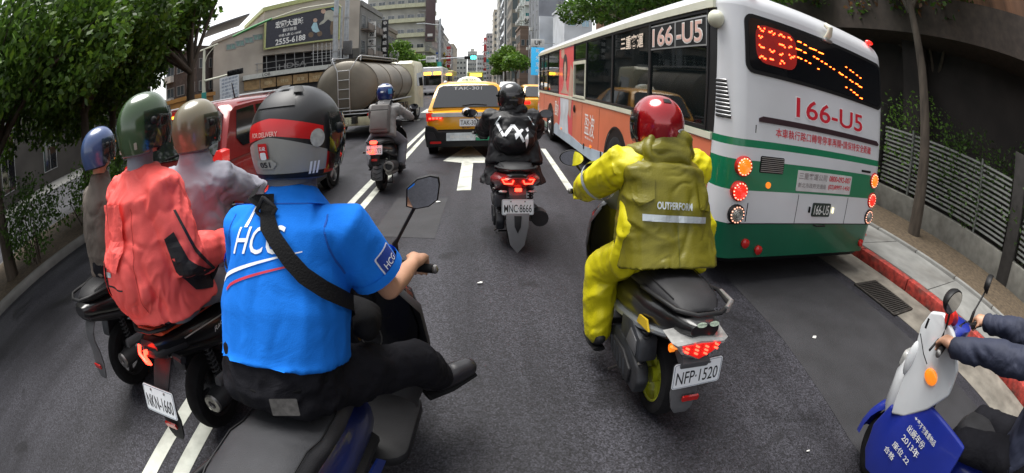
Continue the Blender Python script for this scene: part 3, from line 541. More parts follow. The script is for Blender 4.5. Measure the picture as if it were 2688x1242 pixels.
# ------------------------------------------------------------------ trees
def leaf_mat(name, rgb, tr=.35, var=.45):
    m = bpy.data.materials.new(name); m.use_nodes = True; t = m.node_tree; t.nodes.clear(); N = t.nodes.new; L = t.links.new
    o = N('ShaderNodeOutputMaterial'); d = N('ShaderNodeBsdfPrincipled'); d.inputs['Roughness'].default_value = .5; d.inputs['Specular IOR Level'].default_value = .3; tl = N('ShaderNodeBsdfTranslucent'); mx = N('ShaderNodeMixShader'); mx.inputs[0].default_value = tr
    gi = N('ShaderNodeNewGeometry'); cr = N('ShaderNodeValToRGB'); e = cr.color_ramp.elements; e[0].color = tuple(c*(1-var) for c in rgb)+(1,); e[1].color = (min(1, rgb[0]*(1+var*1.3)), min(1, rgb[1]*(1+var)), rgb[2]*(1+var*.3), 1)
    tc = N('ShaderNodeTexCoord'); nz = N('ShaderNodeTexNoise'); nz.inputs['Scale'].default_value = 1.1; nz.inputs['Detail'].default_value = 2; L(tc.outputs['Object'], nz.inputs['Vector']); mr = N('ShaderNodeMapRange'); mr.inputs[1].default_value = .35; mr.inputs[2].default_value = .65; L(nz.outputs['Fac'], mr.inputs[0]); av = N('ShaderNodeMath'); av.operation = 'MULTIPLY_ADD'; av.inputs[1].default_value = .5; L(gi.outputs['Random Per Island'], av.inputs[0]); hf = N('ShaderNodeMath'); hf.operation = 'MULTIPLY'; hf.inputs[1].default_value = .5; L(mr.outputs[0], hf.inputs[0]); L(hf.outputs[0], av.inputs[2]); L(av.outputs[0], cr.inputs[0]); L(cr.outputs[0], d.inputs['Base Color']); L(cr.outputs[0], tl.inputs[0]); L(d.outputs[0], mx.inputs[1]); L(tl.outputs[0], mx.inputs[2]); L(mx.outputs[0], o.inputs[0]); return m
M_BARK = pm('bark', (.07, .055, .042), .9, var=.4, scale=9, bump=.9, bscale=25, stretch=(1, 1, .25))
M_LF = [leaf_mat('leaves dark', (.048, .105, .022)), leaf_mat('leaves mid', (.085, .185, .028)), leaf_mat('leaves light', (.12, .23, .03)), leaf_mat('leaves brown', (.13, .06, .025))]
def crown_mesh(name, blobs, n, size, mat, seed, hang=.3):
    rng = random.Random(seed); vs, fs = [], []; tot = sum(b[3]**2 for b in blobs)
    for bx_, by_, bz_, br in blobs:
        for _ in range(int(n*br**2/tot)):
            while True:
                p = V((rng.uniform(-1, 1), rng.uniform(-1, 1), rng.uniform(-1, 1)))
                if .25 < p.length < 1: break
            p = p.normalized()*(p.length**.45); p = V((p.x*br, p.y*br, p.z*br*.75))
            nz = noise.noise(p*1.6/br*2+V((seed, bx_, by_)))
            if nz < -.08 and rng.random() < .88: continue
            c = V((bx_, by_, bz_))+p*(1+.25*nz); s = size*rng.uniform(.6, 1.3)
            d = V((rng.gauss(0, 1), rng.gauss(0, 1), rng.gauss(0, .6)-hang)).normalized(); u = d.orthogonal().normalized(); q = rng.uniform(0, 6.28); u = u*cos(q)+d.cross(u)*sin(q); k = len(vs)
            vs += [c, c+d*s*.45+u*s*.28, c+d*s, c+d*s*.45-u*s*.28]; fs.append((k, k+1, k+2, k+3))
    me = bpy.data.meshes.new(name); me.from_pydata(vs, [], fs); me.materials.append(mat); return me
def tree(label, loc, h, blobs, n, size, mats, seed, tr=.14, trunk_h=None, lean=(0, 0), grp='street trees', limbs=True):
    t = thing('tree', label, 'tree', loc, 0, grp); rng = random.Random(seed); th = trunk_h or h*.45
    pts = [(0, 0, -.1), (lean[0]*.1, lean[1]*.1, th*.3), (lean[0]*.4+rng.uniform(-.06, .06), lean[1]*.4, th*.65), (lean[0], lean[1], th)]
    tk_ = MB().tube(pts, [tr*1.25, tr, tr*.85, tr*.65], 12); top = V(pts[-1])
    if limbs:
        for bx_, by_, bz_, br in blobs:
            b = V((bx_, by_, bz_)); m = top.lerp(b, .5)+V((rng.uniform(-.2, .2), rng.uniform(-.2, .2), .1)); tk_.tube([top-V((0, 0, th*.12)), m, b], [tr*.5, tr*.32, tr*.12], 7)
            for _ in range(3): e = b+V((rng.uniform(-1, 1), rng.uniform(-1, 1), rng.uniform(-.3, .8))).normalized()*br*.8; tk_.tube([m, (m+e)/2+V((0, 0, .1)), e], [tr*.2, tr*.12, tr*.04], 5)
    tk_.build('trunk', M_BARK, t, smooth=60)
    for i, m in enumerate(mats):
        o = put(bpy.data.objects.new('crown', crown_mesh('crown', blobs, n//len(mats), size, m, seed*7+i)), t)
    return t
# median trees on the left
BL1 = [(0, 0, 4.2, 1.7), (-1.3, -.8, 4.0, 1.5), (1.0, -1.2, 3.8, 1.3), (.6, 1.0, 4.6, 1.3), (-.8, .9, 5.0, 1.5), (1.5, .2, 4.9, 1.1), (-1.8, 1.2, 3.6, 1.2), (.2, -2.0, 4.4, 1.3)]
LOW = [(-.6, -1.0, 2.7, 1.1), (-1.4, .3, 2.5, 1.1), (.3, -.8, 2.9, .9), (.5, 1.0, 3.0, .9)]
tree('large dark tree on the median with a leaning trunk beside the road', (-7.5, 9.6, .14), 6.5, [(a*.8-1.3, b-.9, c*.97, d*.95) for a, b, c, d in BL1]+[(.0, .6, 5.1, .5), (.5, 1.0, 5.5, .4), (-.5, .2, 4.9, .7)], 26000, .2, [M_LF[0], M_LF[1], M_LF[0], M_LF[1], M_LF[2]], 3, .15, 2.9, (.15, -.2))
tree('broad leafy median tree left of the leaning trunk', (-8.2, 5.8, .14), 6.2, [(a*1.05, b, c*.9, d) for a, b, c, d in BL1]+LOW, 34000, .17, [M_LF[0], M_LF[1], M_LF[2]], 5, .15, 2.4)
tree('leafy median tree hanging over the left edge of the road', (-7.9, 2.6, .14), 6.0, [(-a, b*1.1, c*.88, d) for a, b, c, d in BL1]+LOW, 30000, .15, [M_LF[0], M_LF[1], M_LF[0], M_LF[1], M_LF[2]], 7, .16, 2.2)
tree('dense median tree standing behind the broad leafy one', (-9.8, 8.2, .14), 6.0, [(a, b, c*.85, d*1.1) for a, b, c, d in BL1]+LOW, 24000, .2, [M_LF[0], M_LF[1]], 9, .16, 2.4)
tree('shaded median tree behind the left edge rider', (-9.5, .0, .14), 6.0, [(a, b, c*.85, d) for a, b, c, d in BL1]+LOW, 18000, .17, M_LF[:2], 11, .16, 2.2)
def hedge(label, x0, x1, y, z, n, seed, mt):
    h = thing('shrub', label, 'shrub', ((x0+x1)/2, y, .14), 0, 'median shrubs'); w = abs(x1-x0)/2
    bl = [(random.uniform(-w, w)*.8, random.uniform(-.4, .4), z*random.uniform(.4, .75), z*.45) for _ in range(6)]
    put(bpy.data.objects.new('foliage', crown_mesh('foliage', bl, n, .09, mt, seed)), h); s = MB()
    for a in bl: s.tube([(a[0]*.5, a[1]*.5, -.05), a[:3]], [.02, .01], 5)
    s.build('stems', M_BARK, h)
for k, (x, y, z, mi, lb) in enumerate(((-7.6, 3.4, 1.5, 0, 'dark shrub on the median behind the left edge rider'), (-7.5, 5.2, 1.3, 1, 'mid green shrub on the median behind the green helmet'), (-8.2, 7.2, 1.7, 0, 'tall dark shrub under the broad median tree'), (-7.6, 8.6, 1.2, 2, 'light green shrub on the median beside the leaning trunk'), (-8.6, 12, 1.5, 0, 'dark shrub beyond the leaning trunk'), (-8.2, .9, 1.6, 2, 'yellow green shrub low on the median at the left edge'))): hedge(lb, x-1, x+1, y, z, 3500, 40+k, M_LF[mi])
# right pavement trees
tree('slim pavement tree with pale trunk in front of the louvred fence', (7.39, 3.95, .14), 7, [(.3, .4, 5.6, 1.5), (-.4, 1.6, 5.4, 1.3), (.6, -1.2, 5.9, 1.3), (1.2, .8, 6.4, 1.2)], 9000, .16, [M_LF[1], M_LF[0], M_LF[3]], 21, .12, 4.6, (-.05, .35))
tree('pavement tree behind the bus with a bright green low branch', (7.3, 9.4, .14), 7, [(-.4, 0, 5.4, 1.4), (.9, .4, 5.7, 1.3), (-1.1, .8, 5.6, 1.0), (-.3, -1.0, 4.9, .8)], 11000, .15, [M_LF[2], M_LF[1]], 23, .14, 3.9)
tree('dense pavement tree whose leaves overhang the roof of the bus', (6.9, 16.5, .14), 7.5, [(-.6, 0, 5.6, 1.6), (.8, .5, 5.9, 1.4), (-1.5, 2.5, 5.4, 1.3), (-1.2, -1.6, 5.5, 1.2), (-.8, 4.0, 5.6, 1.3), (-2.2, 5, 5.2, .8)], 18000, .2, M_LF[:2], 25, .15, 4.2)
tree('round green street tree standing past the front of the bus', (5.4, 84, 0), 9, [(0, 0, 6.2, 2.2), (-1.4, 0, 5.4, 1.6), (1.5, .3, 5.6, 1.7), (.4, .2, 7.4, 1.5), (-.6, 0, 4.4, 1.3)], 5500, .5, [M_LF[2], M_LF[2], M_LF[1]], 27, .2, 3.8, grp='distant street trees')
tree('street tree partly behind the round one on the right pavement', (6.6, 104, 0), 9, [(0, 0, 6.0, 2.2), (-1.2, 0, 5.0, 1.5), (1.2, .3, 5.4, 1.7)], 3500, .5, [M_LF[1], M_LF[0]], 28, .2, 3.8, grp='distant street trees')
tree('green street tree in front of the old apartment block', (-9.9, 56, 0), 8, [(0, 0, 5.2, 1.9), (-1.2, .2, 4.4, 1.5), (1.1, 0, 4.6, 1.5), (.2, 0, 6.4, 1.2)], 5500, .38, [M_LF[2], M_LF[1]], 29, .18, 3, grp='distant street trees')
tree('lower light green street tree beside the signal arm', (-8.0, 62, 0), 7, [(0, 0, 4.4, 1.6), (-1.3, .2, 4.0, 1.3), (1.2, 0, 4.0, 1.3)], 4500, .36, [M_LF[2], M_LF[1]], 31, .16, 2.6, grp='distant street trees')

for k, (x, y, z, mi, lb) in enumerate(((9.4, 3.4, 2.3, 0, 'dark shrub behind the near louvred fence panel'), (9.5, 5.4, 2.7, 1, 'leafy shrub behind the louvred fence beside the slim trunk'), (9.4, 7.4, 2.4, 0, 'dark shrub behind the fence near the bus corner'), (9.6, 1.4, 2.6, 0, 'dark shrub behind the fence at the right edge'))): hedge(lb, x-.9, x+.9, y, z, 3000, 70+k, M_LF[mi])
tree('shade tree behind the fence with low brown and green hanging twigs', (10.2, 5.2, .14), 7, [(-1.0, 0, 5.0, 1.0), (-.9, 1.6, 4.8, .9), (-.8, -1.4, 4.9, .9), (-1.2, 3.2, 5.2, .9)], 8000, .15, [M_LF[0], M_LF[3], M_LF[1]], 77, .12, 3.6)
# ------------------------------------------------------------------ city bus on the right
bus = thing('city_bus', 'white and green city bus with an orange advertisement along its side', 'bus', (3.295, 3.12, 0))
HW, BL = 1.255, 11.7
def rear_y(z): return .02+max(0, z-1.25)*.06+max(0, .5-z)*.0
def foot(z, ins=0, r=.2, part_=None):
    """bus outline at height z, from the left side's window end round the rear to the right side and front"""
    y0 = rear_y(z)+ins; w = HW-ins; pts = []
    for cx, cy, a0, rr in ((-w+r, y0+r, pi, r), (w-r, y0+r, 1.5*pi, r), (w-.12, BL-ins-.12, 0, .12), (-w+.12, BL-ins-.12, pi/2, .12)):
        for k in range(7): q = a0+pi/2*k/6; pts.append(V((cx+rr*cos(q), cy+rr*sin(q), z)))
    return pts
def band(name, z0, z1, mat, i0=0, i1=0, steps=1):
    rs = [foot(z0+(z1-z0)*k/steps, i0+(i1-i0)*k/steps) for k in range(steps+1)]
    return MB().rings(rs, True, False, False).build(name, mat, bus)
band('skirt', .27, .61, M_DGREEN, .02, 0, 2)
band('lower_panel', .61, .915, M_WHITE, 0, 0, 2)
band('green_band', .915, 1.185, M_GREEN)
band('white_band', 1.185, 1.3, M_WHITE)
band('green_stripe', 1.3, 1.365, M_GREEN)
# window level: rear, right side and front closed, left side open for the glazing
rs = []
for k in range(7):
    z = 1.365+(2.56-1.365)*k/6; f = foot(z); rs.append([V((-HW, .36, z))]+f+[V((-HW, BL-.25, z))])
MB().rings(rs, False, False, False).build('upper_shell', M_WHITE, bus)
rs = []
for k in range(9):
    q = pi/2*k/8; rs.append(foot(2.56+.2*sin(q), .24*(1-cos(q))))
MB().rings(rs, True, False, True).build('roof', M_WHITE, bus, smooth=60)
rs = [foot(2.763, .245), foot(2.80, .42)]; MB().rings(rs, True, False, True).build('roof_cover', pm('teal roof paint', (.03, .3, .33), .4, var=.1), bus)
rs = [foot(.25, .06), foot(.2, .1)]; MB().rings(rs, True, True, False).build('underbody', M_BLK, bus)
# --- left side
SX = -HW
sf = lambda u, v, h=0: V((SX-h, u, v))          # u along the bus (y), v height
def spanel(name, poly, mat, h0=.0, h1=.006, parent=bus): return MB().prism(poly, h0, h1, sf).build(name, mat, parent, smooth=20)
def arc(cy, cz, r, a0, a1, n=12): return [(cy+r*cos(rad(a0+(a1-a0)*k/n)), cz+r*sin(rad(a0+(a1-a0)*k/n))) for k in range(n+1)]
WR, WF, AR = 3.1, 9.0, .60
ad = [(.3, .46)]+arc(WR, .46, AR, 180, 0)+arc(WF, .46, AR-.03, 180, 0)+[(11.25, .46), (11.25, 1.29), (.3, 1.29)]
spanel('advertisement_panel', ad, M_ORNG)
spanel('portrait_panel', [(6.15, .46), (7.8, .46), (7.8, 1.36), (7.8, 2.5), (6.15, 2.5)], M_PINK, .0, .009)
spanel('skirt_panel', [(3.72, .28), (8.38, .28), (8.38, .5), (8.1, .6), (5.2, .44), (3.72, .56)], M_SKIRT, .0, .010)
spanel('waist_rail', [(.3, 1.3), (11.3, 1.3), (11.3, 1.36), (.3, 1.36)], M_CREAM, .0, .02)
spanel('roof_gutter', [(.3, 2.52), (11.5, 2.52), (11.5, 2.6), (.3, 2.6)], M_CREAM, -.02, .03)
# portrait figure printed on the pink film
pf = lambda u, v, h=0: V((SX-.009-h, u, v))
M_SKIN2 = pm('printed skin tone', (.5, .33, .26), .5, var=.1); M_HAIR = pm('printed dark hair', (.03, .025, .025), .5)
decal('printed_hair', [[(7.05+.27*cos(q), 2.0+.36*sin(q)) for q in (2*pi*k/16 for k in range(16))]], lambda u, v, h=0: pf(u, v, h), M_HAIR, bus, off=.002)
decal('printed_face', [[(7.05+.15*cos(q), 1.93+.25*sin(q)) for q in (2*pi*k/16 for k in range(16))]], lambda u, v, h=0: pf(u, v, h), M_SKIN2, bus, off=.004)
decal('printed_neck', [[(6.95, 1.72), (7.15, 1.72), (7.3, 1.5), (7.55, 1.4), (6.55, 1.4), (6.8, 1.5)]], lambda u, v, h=0: pf(u, v, h), M_SKIN2, bus, off=.003)
decal('printed_dress', [[(6.45, 1.28), (7.6, 1.28), (7.5, .9), (7.65, .47), (6.5, .47), (6.65, .9)]], lambda u, v, h=0: pf(u, v, h), pm('printed pale dress', (.55, .6, .66), .5, var=.2, scale=3), bus, off=.003)
decal('printed_arm', [[(6.2, 1.95), (6.42, 2.1), (6.6, 1.5), (6.55, .95), (6.32, .85), (6.25, 1.3)]], lambda u, v, h=0: pf(u, v, h), M_SKIN2, bus, off=.005)
decal('printed_disc', [[(7.35+.2*cos(q), 2.45+.14*sin(q)-.06) for q in (2*pi*k/14 for k in range(14))]], lambda u, v, h=0: pf(u, v, h), M_SKIN2, bus, off=.004)
sl_ = lambda cy, cz: plane_fn((SX-.006, cy, cz), (0, -1, 0), (0, 0, 1))
text('lettering', '盈波', sl_(4.7, .9), M_TXTW, bus, w=.72, h=.42, bold=.0); text('lettering', '輕盈好水', sl_(4.7, .64), M_TXTW, bus, w=.6, h=.04)
text('lettering', '盈水', sl_(8.0, .98), M_TXTW, bus, w=.62, h=.4)
# side glazing: frames, panes, reflections come from the street
wins = [(.42, 1.88), (1.88, 3.4), (3.4, 5.05), (7.85, 9.6), (9.6, 10.45), (10.45, 11.2)]
def frame(y0, y1, z0, z1, t, mat, name='window_frame', h=.012, parent=bus):
    m = MB()
    for a, b, c, d in ((y0, y1, z0, z0+t), (y0, y1, z1-t, z1), (y0, y0+t, z0+t, z1-t), (y1-t, y1, z0+t, z1-t)): m.prism([(a, c), (b, c), (b, d), (a, d)], -.03, h, sf)
    return m.build(name, mat, parent, smooth=0)
for y0, y1 in wins:
    f_ = frame(y0, y1, 1.37, 2.52, .035, M_BLK)
    MB().prism([(y0+.03, 1.4), (y1-.03, 1.4), (y1-.03, 2.49), (y0+.03, 2.49)], -.012, -.006, sf).build('window_pane', M_GLS, f_, smooth=0)
    if y0 > 7: MB().prism([(y0+.03, 1.98), (y1-.03, 1.98), (y1-.03, 2.01), (y0+.03, 2.01)], -.004, .006, sf).build('glazing_bar', M_ALU, f_, smooth=0)
ed = frame(5.05, 6.15, 1.34, 2.14, .07, M_CREAM, 'door_window_frame', .02)
MB().prism([(5.1, 1.4), (6.1, 1.4), (6.1, 2.08), (5.1, 2.08)], -.012, -.004, sf).build('window_pane', M_DGLS, ed, smooth=0)
f_ = frame(5.05, 6.15, 2.15, 2.52, .03, M_BLK); MB().prism([(5.07, 2.17), (6.13, 2.17), (6.13, 2.5), (5.07, 2.5)], -.012, -.006, sf).build('window_pane', M_DGLS, f_, smooth=0)
spanel('window_corner', [(.28, 1.37), (.42, 1.37), (.42, 2.52), (.28, 2.52)], M_BLK, -.02, .004)
# route number boxes behind the glass
rb = MB(); rb.prism([(.46, 2.16), (1.86, 2.16), (1.86, 2.46), (.46, 2.46)], .0, .004, sf).build('route_box', M_BLK, bus, smooth=0)
M_RT = pm('route lettering', (.72, .45, .38), .5, var=.05)
for (cy, tx, wd) in ((1.5, '166', .56), (.83, '-U5', .56)):
    text('route_number_outline', tx, sl_(cy, 2.31), M_TXTW, bus, w=wd+.03, h=.235, bold=.035, off=.005); text('route_number', tx, sl_(cy, 2.31), M_RT, bus, w=wd, h=.21, bold=.01, off=.008)
m = MB()
for a, b in ((.46, 1.16), (1.16, 1.86)):
    for (p, q, c, d) in ((a, b, 2.16, 2.175), (a, b, 2.445, 2.46), (a, a+.015, 2.175, 2.445), (b-.015, b, 2.175, 2.445)): m.prism([(p, c), (q, c), (q, d), (p, d)], .004, .009, sf)
m.build('route_box_trim', M_ALU, bus, smooth=0)
text('destination_lettering', '三重客運', sl_(2.55, 2.31), pm('destination lettering', (.75, .62, .5), .5), bus, w=.9, h=.2, bold=.02, off=.004)
# interior: floor, seats, curtains, poles
MB().box((0, 5.85, .98), (2.4, 11.2, .04)).build('floor', pm('bus floor', (.05, .05, .055), .7), bus)
M_SEAT = pm('seat fabric', (.03, .06, .075), .8, var=.3, scale=8); M_CURT = pm('teal curtain', (.05, .28, .34), .8, var=.25, scale=6)
st = MB(); st.box((0, 0, .62), (.42, .1, .62)); st.box((0, .22, .38), (.42, .42, .12)); stm = st.mesh('seat', M_SEAT, bevel=.03)
for k in range(9):
    for x in (-.95, -.5, .55, 1.0): part('seat', stm, bus, (x, .9+k*1.05, .98))
for cy in (1.0, 1.75, 3.3):
    MB().grid(10, 8, lambda u, v, cy=cy: V((SX+.1+.025*sin(u*30)+.03*v, cy-.12*(1-.5*v)+u*(.22-.06*v), 2.45-v*.95))).build('curtain', M_CURT, bus)
for k in range(4): MB().tube([(-.3, 1.5+2.4*k, 1.0), (-.3, 1.5+2.4*k, 2.55)], .017).build('grab_pole', pm('yellow pole', (.6, .42, .03), .4), bus)
MB().tube([(-.55, .6, 2.35), (-.55, 10.8, 2.35)], .015).build('grab_rail', M_ALU, bus)
MB().box((.2, 5.5, 2.52), (.35, 9.5, .02)).build('ceiling_light', pm('ceiling lamp', (.7, .75, .8), emit=3), bus)
# wheels
def big_wheel(par, y, x, r=.47, w=.27, sgn=-1):
    ty = MB().lathe([(r*.58, -w/2), (r*.9, -w/2), (r*.985, -w*.38), (r, -w*.2), (r, w*.2), (r*.985, w*.38), (r*.9, w/2), (r*.58, w/2)], 32, (x, y, r), 'x').build('tyre', M_RUB, par)
    s = sgn
    rm = MB().lathe([(r*.6, s*w*.5), (r*.585, s*w*.3), (r*.4, s*w*.22), (r*.34, s*w*.45), (r*.2, s*w*.5), (r*.16, s*w*.62), (.002, s*w*.64)], 28, (x, y, r), 'x').build('rim', M_ALU, ty)
    for k in range(8): q = 2*pi*k/8; MB().ball((x+s*w*.42, y+r*.36*cos(q), r+r*.36*sin(q)), .018, 6, 4).build('wheel_nut', M_CHROME, ty)
    return ty
for wy in (WR, WF):
    MB().prism(arc(wy, .46, .575, 180, 0)+[(wy+.575, .2), (wy-.575, .2)], -.5, .004, sf).build('wheel_arch', M_BLK, bus)
    ring = MB(); a = arc(wy, .46, .6, 185, -5, 18); b = arc(wy, .46, .565, 185, -5, 18)
    ring.add([sf(u, v, .012) for u, v in a]+[sf(u, v, .014) for u, v in b], [(i, i+1, 20+i-1+0, 19+i) for i in range(0)]+[(i, i+1, 19+i+1, 19+i) for i in range(18)]).build('arch_trim', M_BLK, bus)
    big_wheel(bus, wy, -HW+.12)
# side lamps, fuel flap, exit step
for y, z in ((4.55, .52), (7.35, .52)): MB().box((SX-.012, y, z), (.02, .1, .045)).build('side_marker', M_AMBL, bus, bevel=.006)
for y, z in ((5.05, .45), (3.85, .5)): MB().box((SX-.014, y, z), (.012, .06, .1)).build('latch', M_BLK, bus, bevel=.003)
MB().lathe([(.0, 0), (.07, .0), (.085, .01)], 20, (SX-.03, 5.95, 1.12), 'x').build('fuel_cap', M_BLK, bus)
# --- rear
rf = lambda u, v, h=0: V((u, rear_y(v)-h, v))
def rpanel(name, poly, mat, h0=-.01, h1=.008, parent=bus, smooth=20): return MB().prism(poly, h0, h1, rf).build(name, mat, parent, smooth=smooth)
# curved rear window wraps slightly
rpanel('rear_window_seal', cx(rrect(2.2, .55, .09), .02, 2.225), M_BLK, -.02, .012)
rw = rpanel('rear_window', cx(rrect(2.13, .48, .07), .02, 2.225), M_DGLS, -.02, .016)
M_LED = pm('lit red led', (.9, .03, .01), .4, emit=6, emcol=(1, .04, .01)); M_LEDA = pm('lit amber led', (.9, .25, .05), .4, emit=4, emcol=(1, .09, .01))
M_LEDG = pm('red led glow panel', (.06, .003, .002), .5, emit=.05, emcol=(1, .02, .01), var=.8, scale=9)
rpanel('led_board', cx(rrect(.52, .36, .12), -.71, 2.24), M_LEDG, .0, .018, rw)
def led(pts, mat, name): 
    m = MB()
    for x, z, w, h in pts: m.prism(cx([(-w/2, -h/2), (w/2, -h/2), (w/2, h/2), (-w/2, h/2)], x, z), .0185, .024, rf)
    return tag(m.build(name, mat, rw, smooth=0), kind='stuff')
L1 = []
for r_ in range(4):
    for c_ in range(4):
        if (r_, c_) in ((1, 1), (3, 3)): continue
        for q in range(random.choice((3, 4, 5))): L1.append((-.93+c_*.125+q*.017, 2.375-r_*.085-.004*c_+random.choice((0, 0, .014, -.014)), .011, .013))
led(L1, M_LED, 'led_characters')
L2 = [(-.4, 2.37, .05, .012), (-.32, 2.36, .03, .012), (-.2, 2.345, .11, .012), (-.08, 2.335, .07, .012), (-.42, 2.29, .07, .012), (-.33, 2.28, .03, .018), (-.44, 2.21, .02, .025), (-.4, 2.205, .02, .02), (-.33, 2.2, .02, .022), (-.27, 2.19, .02, .022),
      (-.2, 2.27, .02, .02), (-.14, 2.262, .03, .02), (-.08, 2.25, .02, .022), (.0, 2.24, .04, .018), (.06, 2.225, .02, .022), (.12, 2.215, .02, .02), (-.14, 2.16, .02, .022), (.22, 2.2, .02, .02), (.27, 2.19, .045, .02), (.34, 2.18, .02, .022),
      (.42, 2.165, .02, .02), (.46, 2.155, .02, .02), (.35, 2.29, .022, .02), (.43, 2.275, .018, .02), (.48, 2.265, .022, .018), (.56, 2.25, .02, .018), (.63, 2.235, .02, .02), (.56, 2.15, .05, .012), (.63, 2.135, .06, .012), (.34, 2.07, .022, .02), (.43, 2.06, .02, .018), (.5, 2.045, .03, .018), (.56, 2.03, .035, .018), (.65, 2.01, .05, .02)]
led([(x+dx, z, .009, .01) for x, z, w, h in L2 for dx in ([0, .014] if w < .03 else [k*.014-w/2 for k in range(int(w/.014)+1)])], M_LEDA, 'led_small_text')
tf = lambda x, z: plane_fn((x, rear_y(z)-.003, z), (1, 0, 0), (0, .06 if z > 1.25 else 0, 1))
text('route_number_outline', '166-U5', tf(.12, 1.73), pm('white outline', (.8, .78, .8), .5), bus, w=1.17, h=.215, bold=.03, off=.003)
text('route_number', '166-U5', tf(.12, 1.73), M_TXTR, bus, w=1.14, h=.19, bold=.012, off=.006)
rpanel('handle_recess', cx([(-1, -.022), (.98, -.022), (1.0, 0), (.95, .03), (-.95, .03), (-1, .01)], .08, 1.555), pm('dark plum trim', (.035, .015, .02), .4), -.01, .012)
rpanel('engine_cover_seam', [(-.955, .63), (-.945, .63), (-.945, 1.5), (-.955, 1.5)], M_BLK, -.01, .003)
text('notice_lettering', '本車執行路口轉彎停車再開•請保持安全距離', tf(.1, 1.46), M_TXTR, bus, w=1.62, h=.085, bold=.004)
rpanel('vent_grille', cx(rrect(.3, .15, .015), -.72, 1.16), M_BLK, -.01, .006)
gm = MB().box((0, 0, 0), (.28, .008, .006)).mesh('grille_slat', M_ALU)
for k in range(8): part('grille_slat', gm, bus, (-.72, rear_y(1.1)-.01, 1.1+k*.0175))
rpanel('phone_board', cx(rrect(.92, .2, .01), .1, 1.04), pm('board white', (.62, .6, .6), .5), -.01, .007)
text('board_lettering', '三重客運公司', tf(-.12, 1.09), pm('grey lettering', (.25, .22, .22), .5), bus, w=.44, h=.065, off=.006); text('board_lettering', '新北市政府交通局', tf(-.12, 1.0), pm('grey lettering', (.25, .22, .22)), bus, w=.44, h=.05, off=.006)
text('board_number', '0800-092-007', tf(.34, 1.09), M_TXTR, bus, w=.4, h=.06, bold=.02, off=.006); text('board_number', '(02)8997-1450', tf(.34, 1.0), M_TXTR, bus, w=.4, h=.06, bold=.02, off=.006)
pl = rpanel('license_plate', cx(rrect(.3, .14, .015), .09, .76), pm('plate dark green', (.012, .03, .025), .4), -.01, .012); text('plate_lettering', '166-U5', plane_fn((.09, rear_y(.7)-.012, .76), (1, 0, 0), (0, 0, 1)), M_TXTW, pl, w=.25, h=.1, bold=.005)
for s in (-1, 1): MB().box((.09+s*.2, rear_y(.7)-.012, .76), (.018, .02, .06)).build('plate_lamp', pm('plate lamp', (.7, .65, .4), emit=.6) if s > 0 else M_BLK, bus, bevel=.004)
MB().tube([(.0, .01, .6), (.02, -.025, .6), (.16, -.025, .6), (.18, .01, .6)], .008).build('lid_handle', M_BLK, bus)
rpanel('label_plate', cx(rrect(.2, .025, .004), .85, 1.22), M_BLK, -.01, .005)
def round_lamp(name, x, z, r, mat, rim, parent=bus, yy=None):
    y = rear_y(z) if yy is None else yy
    g = MB().lathe([(r*1.12, .012), (r*1.12, -.018), (r*.98, -.03), (r*.9, -.02)], 28, (x, y, z), 'y').build(name, rim, parent)
    MB().lathe([(r*.92, -.018), (r*.8, -.034), (r*.7, -.03), (r*.62, -.042), (r*.52, -.036), (r*.42, -.047), (r*.3, -.04), (r*.2, -.05), (.001, -.05)], 24, (x, y, z), 'y').build('lens', mat, g)
    dm = MB().ball((0, 0, 0), (r*.09, .012, r*.09), 6, 4).mesh('led_dot', pm('lamp ring dots', (.8, .7, .6), .3, emit=.5 if mat is not M_CLRL else 0, emcol=(1, .4, .25)))
    for k in range(14): q = 2*pi*k/14; part('led_dot', dm, g, (x+r*.87*cos(q), y-.028, z+r*.87*sin(q)))
    return g
for s in (-1, 1):
    yy = .02 if s < 0 else .03
    round_lamp('turn_lamp', s*1.06, 1.13, .082, M_AMBL, M_REFL, yy=yy); round_lamp('brake_lamp', s*1.075, .91 if s < 0 else .9, .082, M_REDL, M_REFL, yy=yy); round_lamp('reverse_lamp', s*1.07, .7, .08, M_CLRL, M_BLK, yy=yy)
for x, z in ((-.9, .42), (-.72, .35), (1.02, .38)): MB().lathe([(.045, .01), (.045, -.014), (.03, -.022), (.001, -.024)], 20, (x, rear_y(z), z), 'y').build('reflector', M_REFL, bus)
MB().lathe([(.03, .01), (.03, -.012), (.001, -.014)], 14, (-.74, rear_y(1), .975), 'y').build('lid_lock', M_AMBL, bus)
for s in (-1, 1): MB().ball((s*.98, .16, 2.735), (.07, .05, .028), 12, 8).build('roof_marker_lamp', M_REDL, bus)
MB().tube([(.02, .09, 2.5), (.02, .02, 2.56), (.02, .0, 2.62), (.02, .07, 2.66)], [.03, .035, .035, .03], 12).build('rear_camera', M_CREAM, bus); MB().box((.02, .06, 2.49), (.13, .06, .035)).build('camera_bracket', M_ALU, bus, bevel=.008)
MB().ball((-1.28, .26, 2.4), (.07, .1, .085), 14, 10).build('corner_camera', M_CREAM, bus)

for k in range(10):   # louvred vent on the rounded rear corner
    z = 1.53+k*.034; a0, a1 = 176, 226-1.6*k; c0 = V((-HW+.2, rear_y(z)+.2, z))
    ps = [c0+V((cos(rad(a0+(a1-a0)*j/6))*.203, sin(rad(a0+(a1-a0)*j/6))*.203, 0)) for j in range(7)]
    MB().tube(ps, .011, 6, sq=.9).build('vent_slat', M_BLK, bus)
    MB().tube([q+V((0, 0, .015))+(q-c0).normalized()*.003 for q in ps], .007, 6).build('vent_fin', M_ALU, bus)

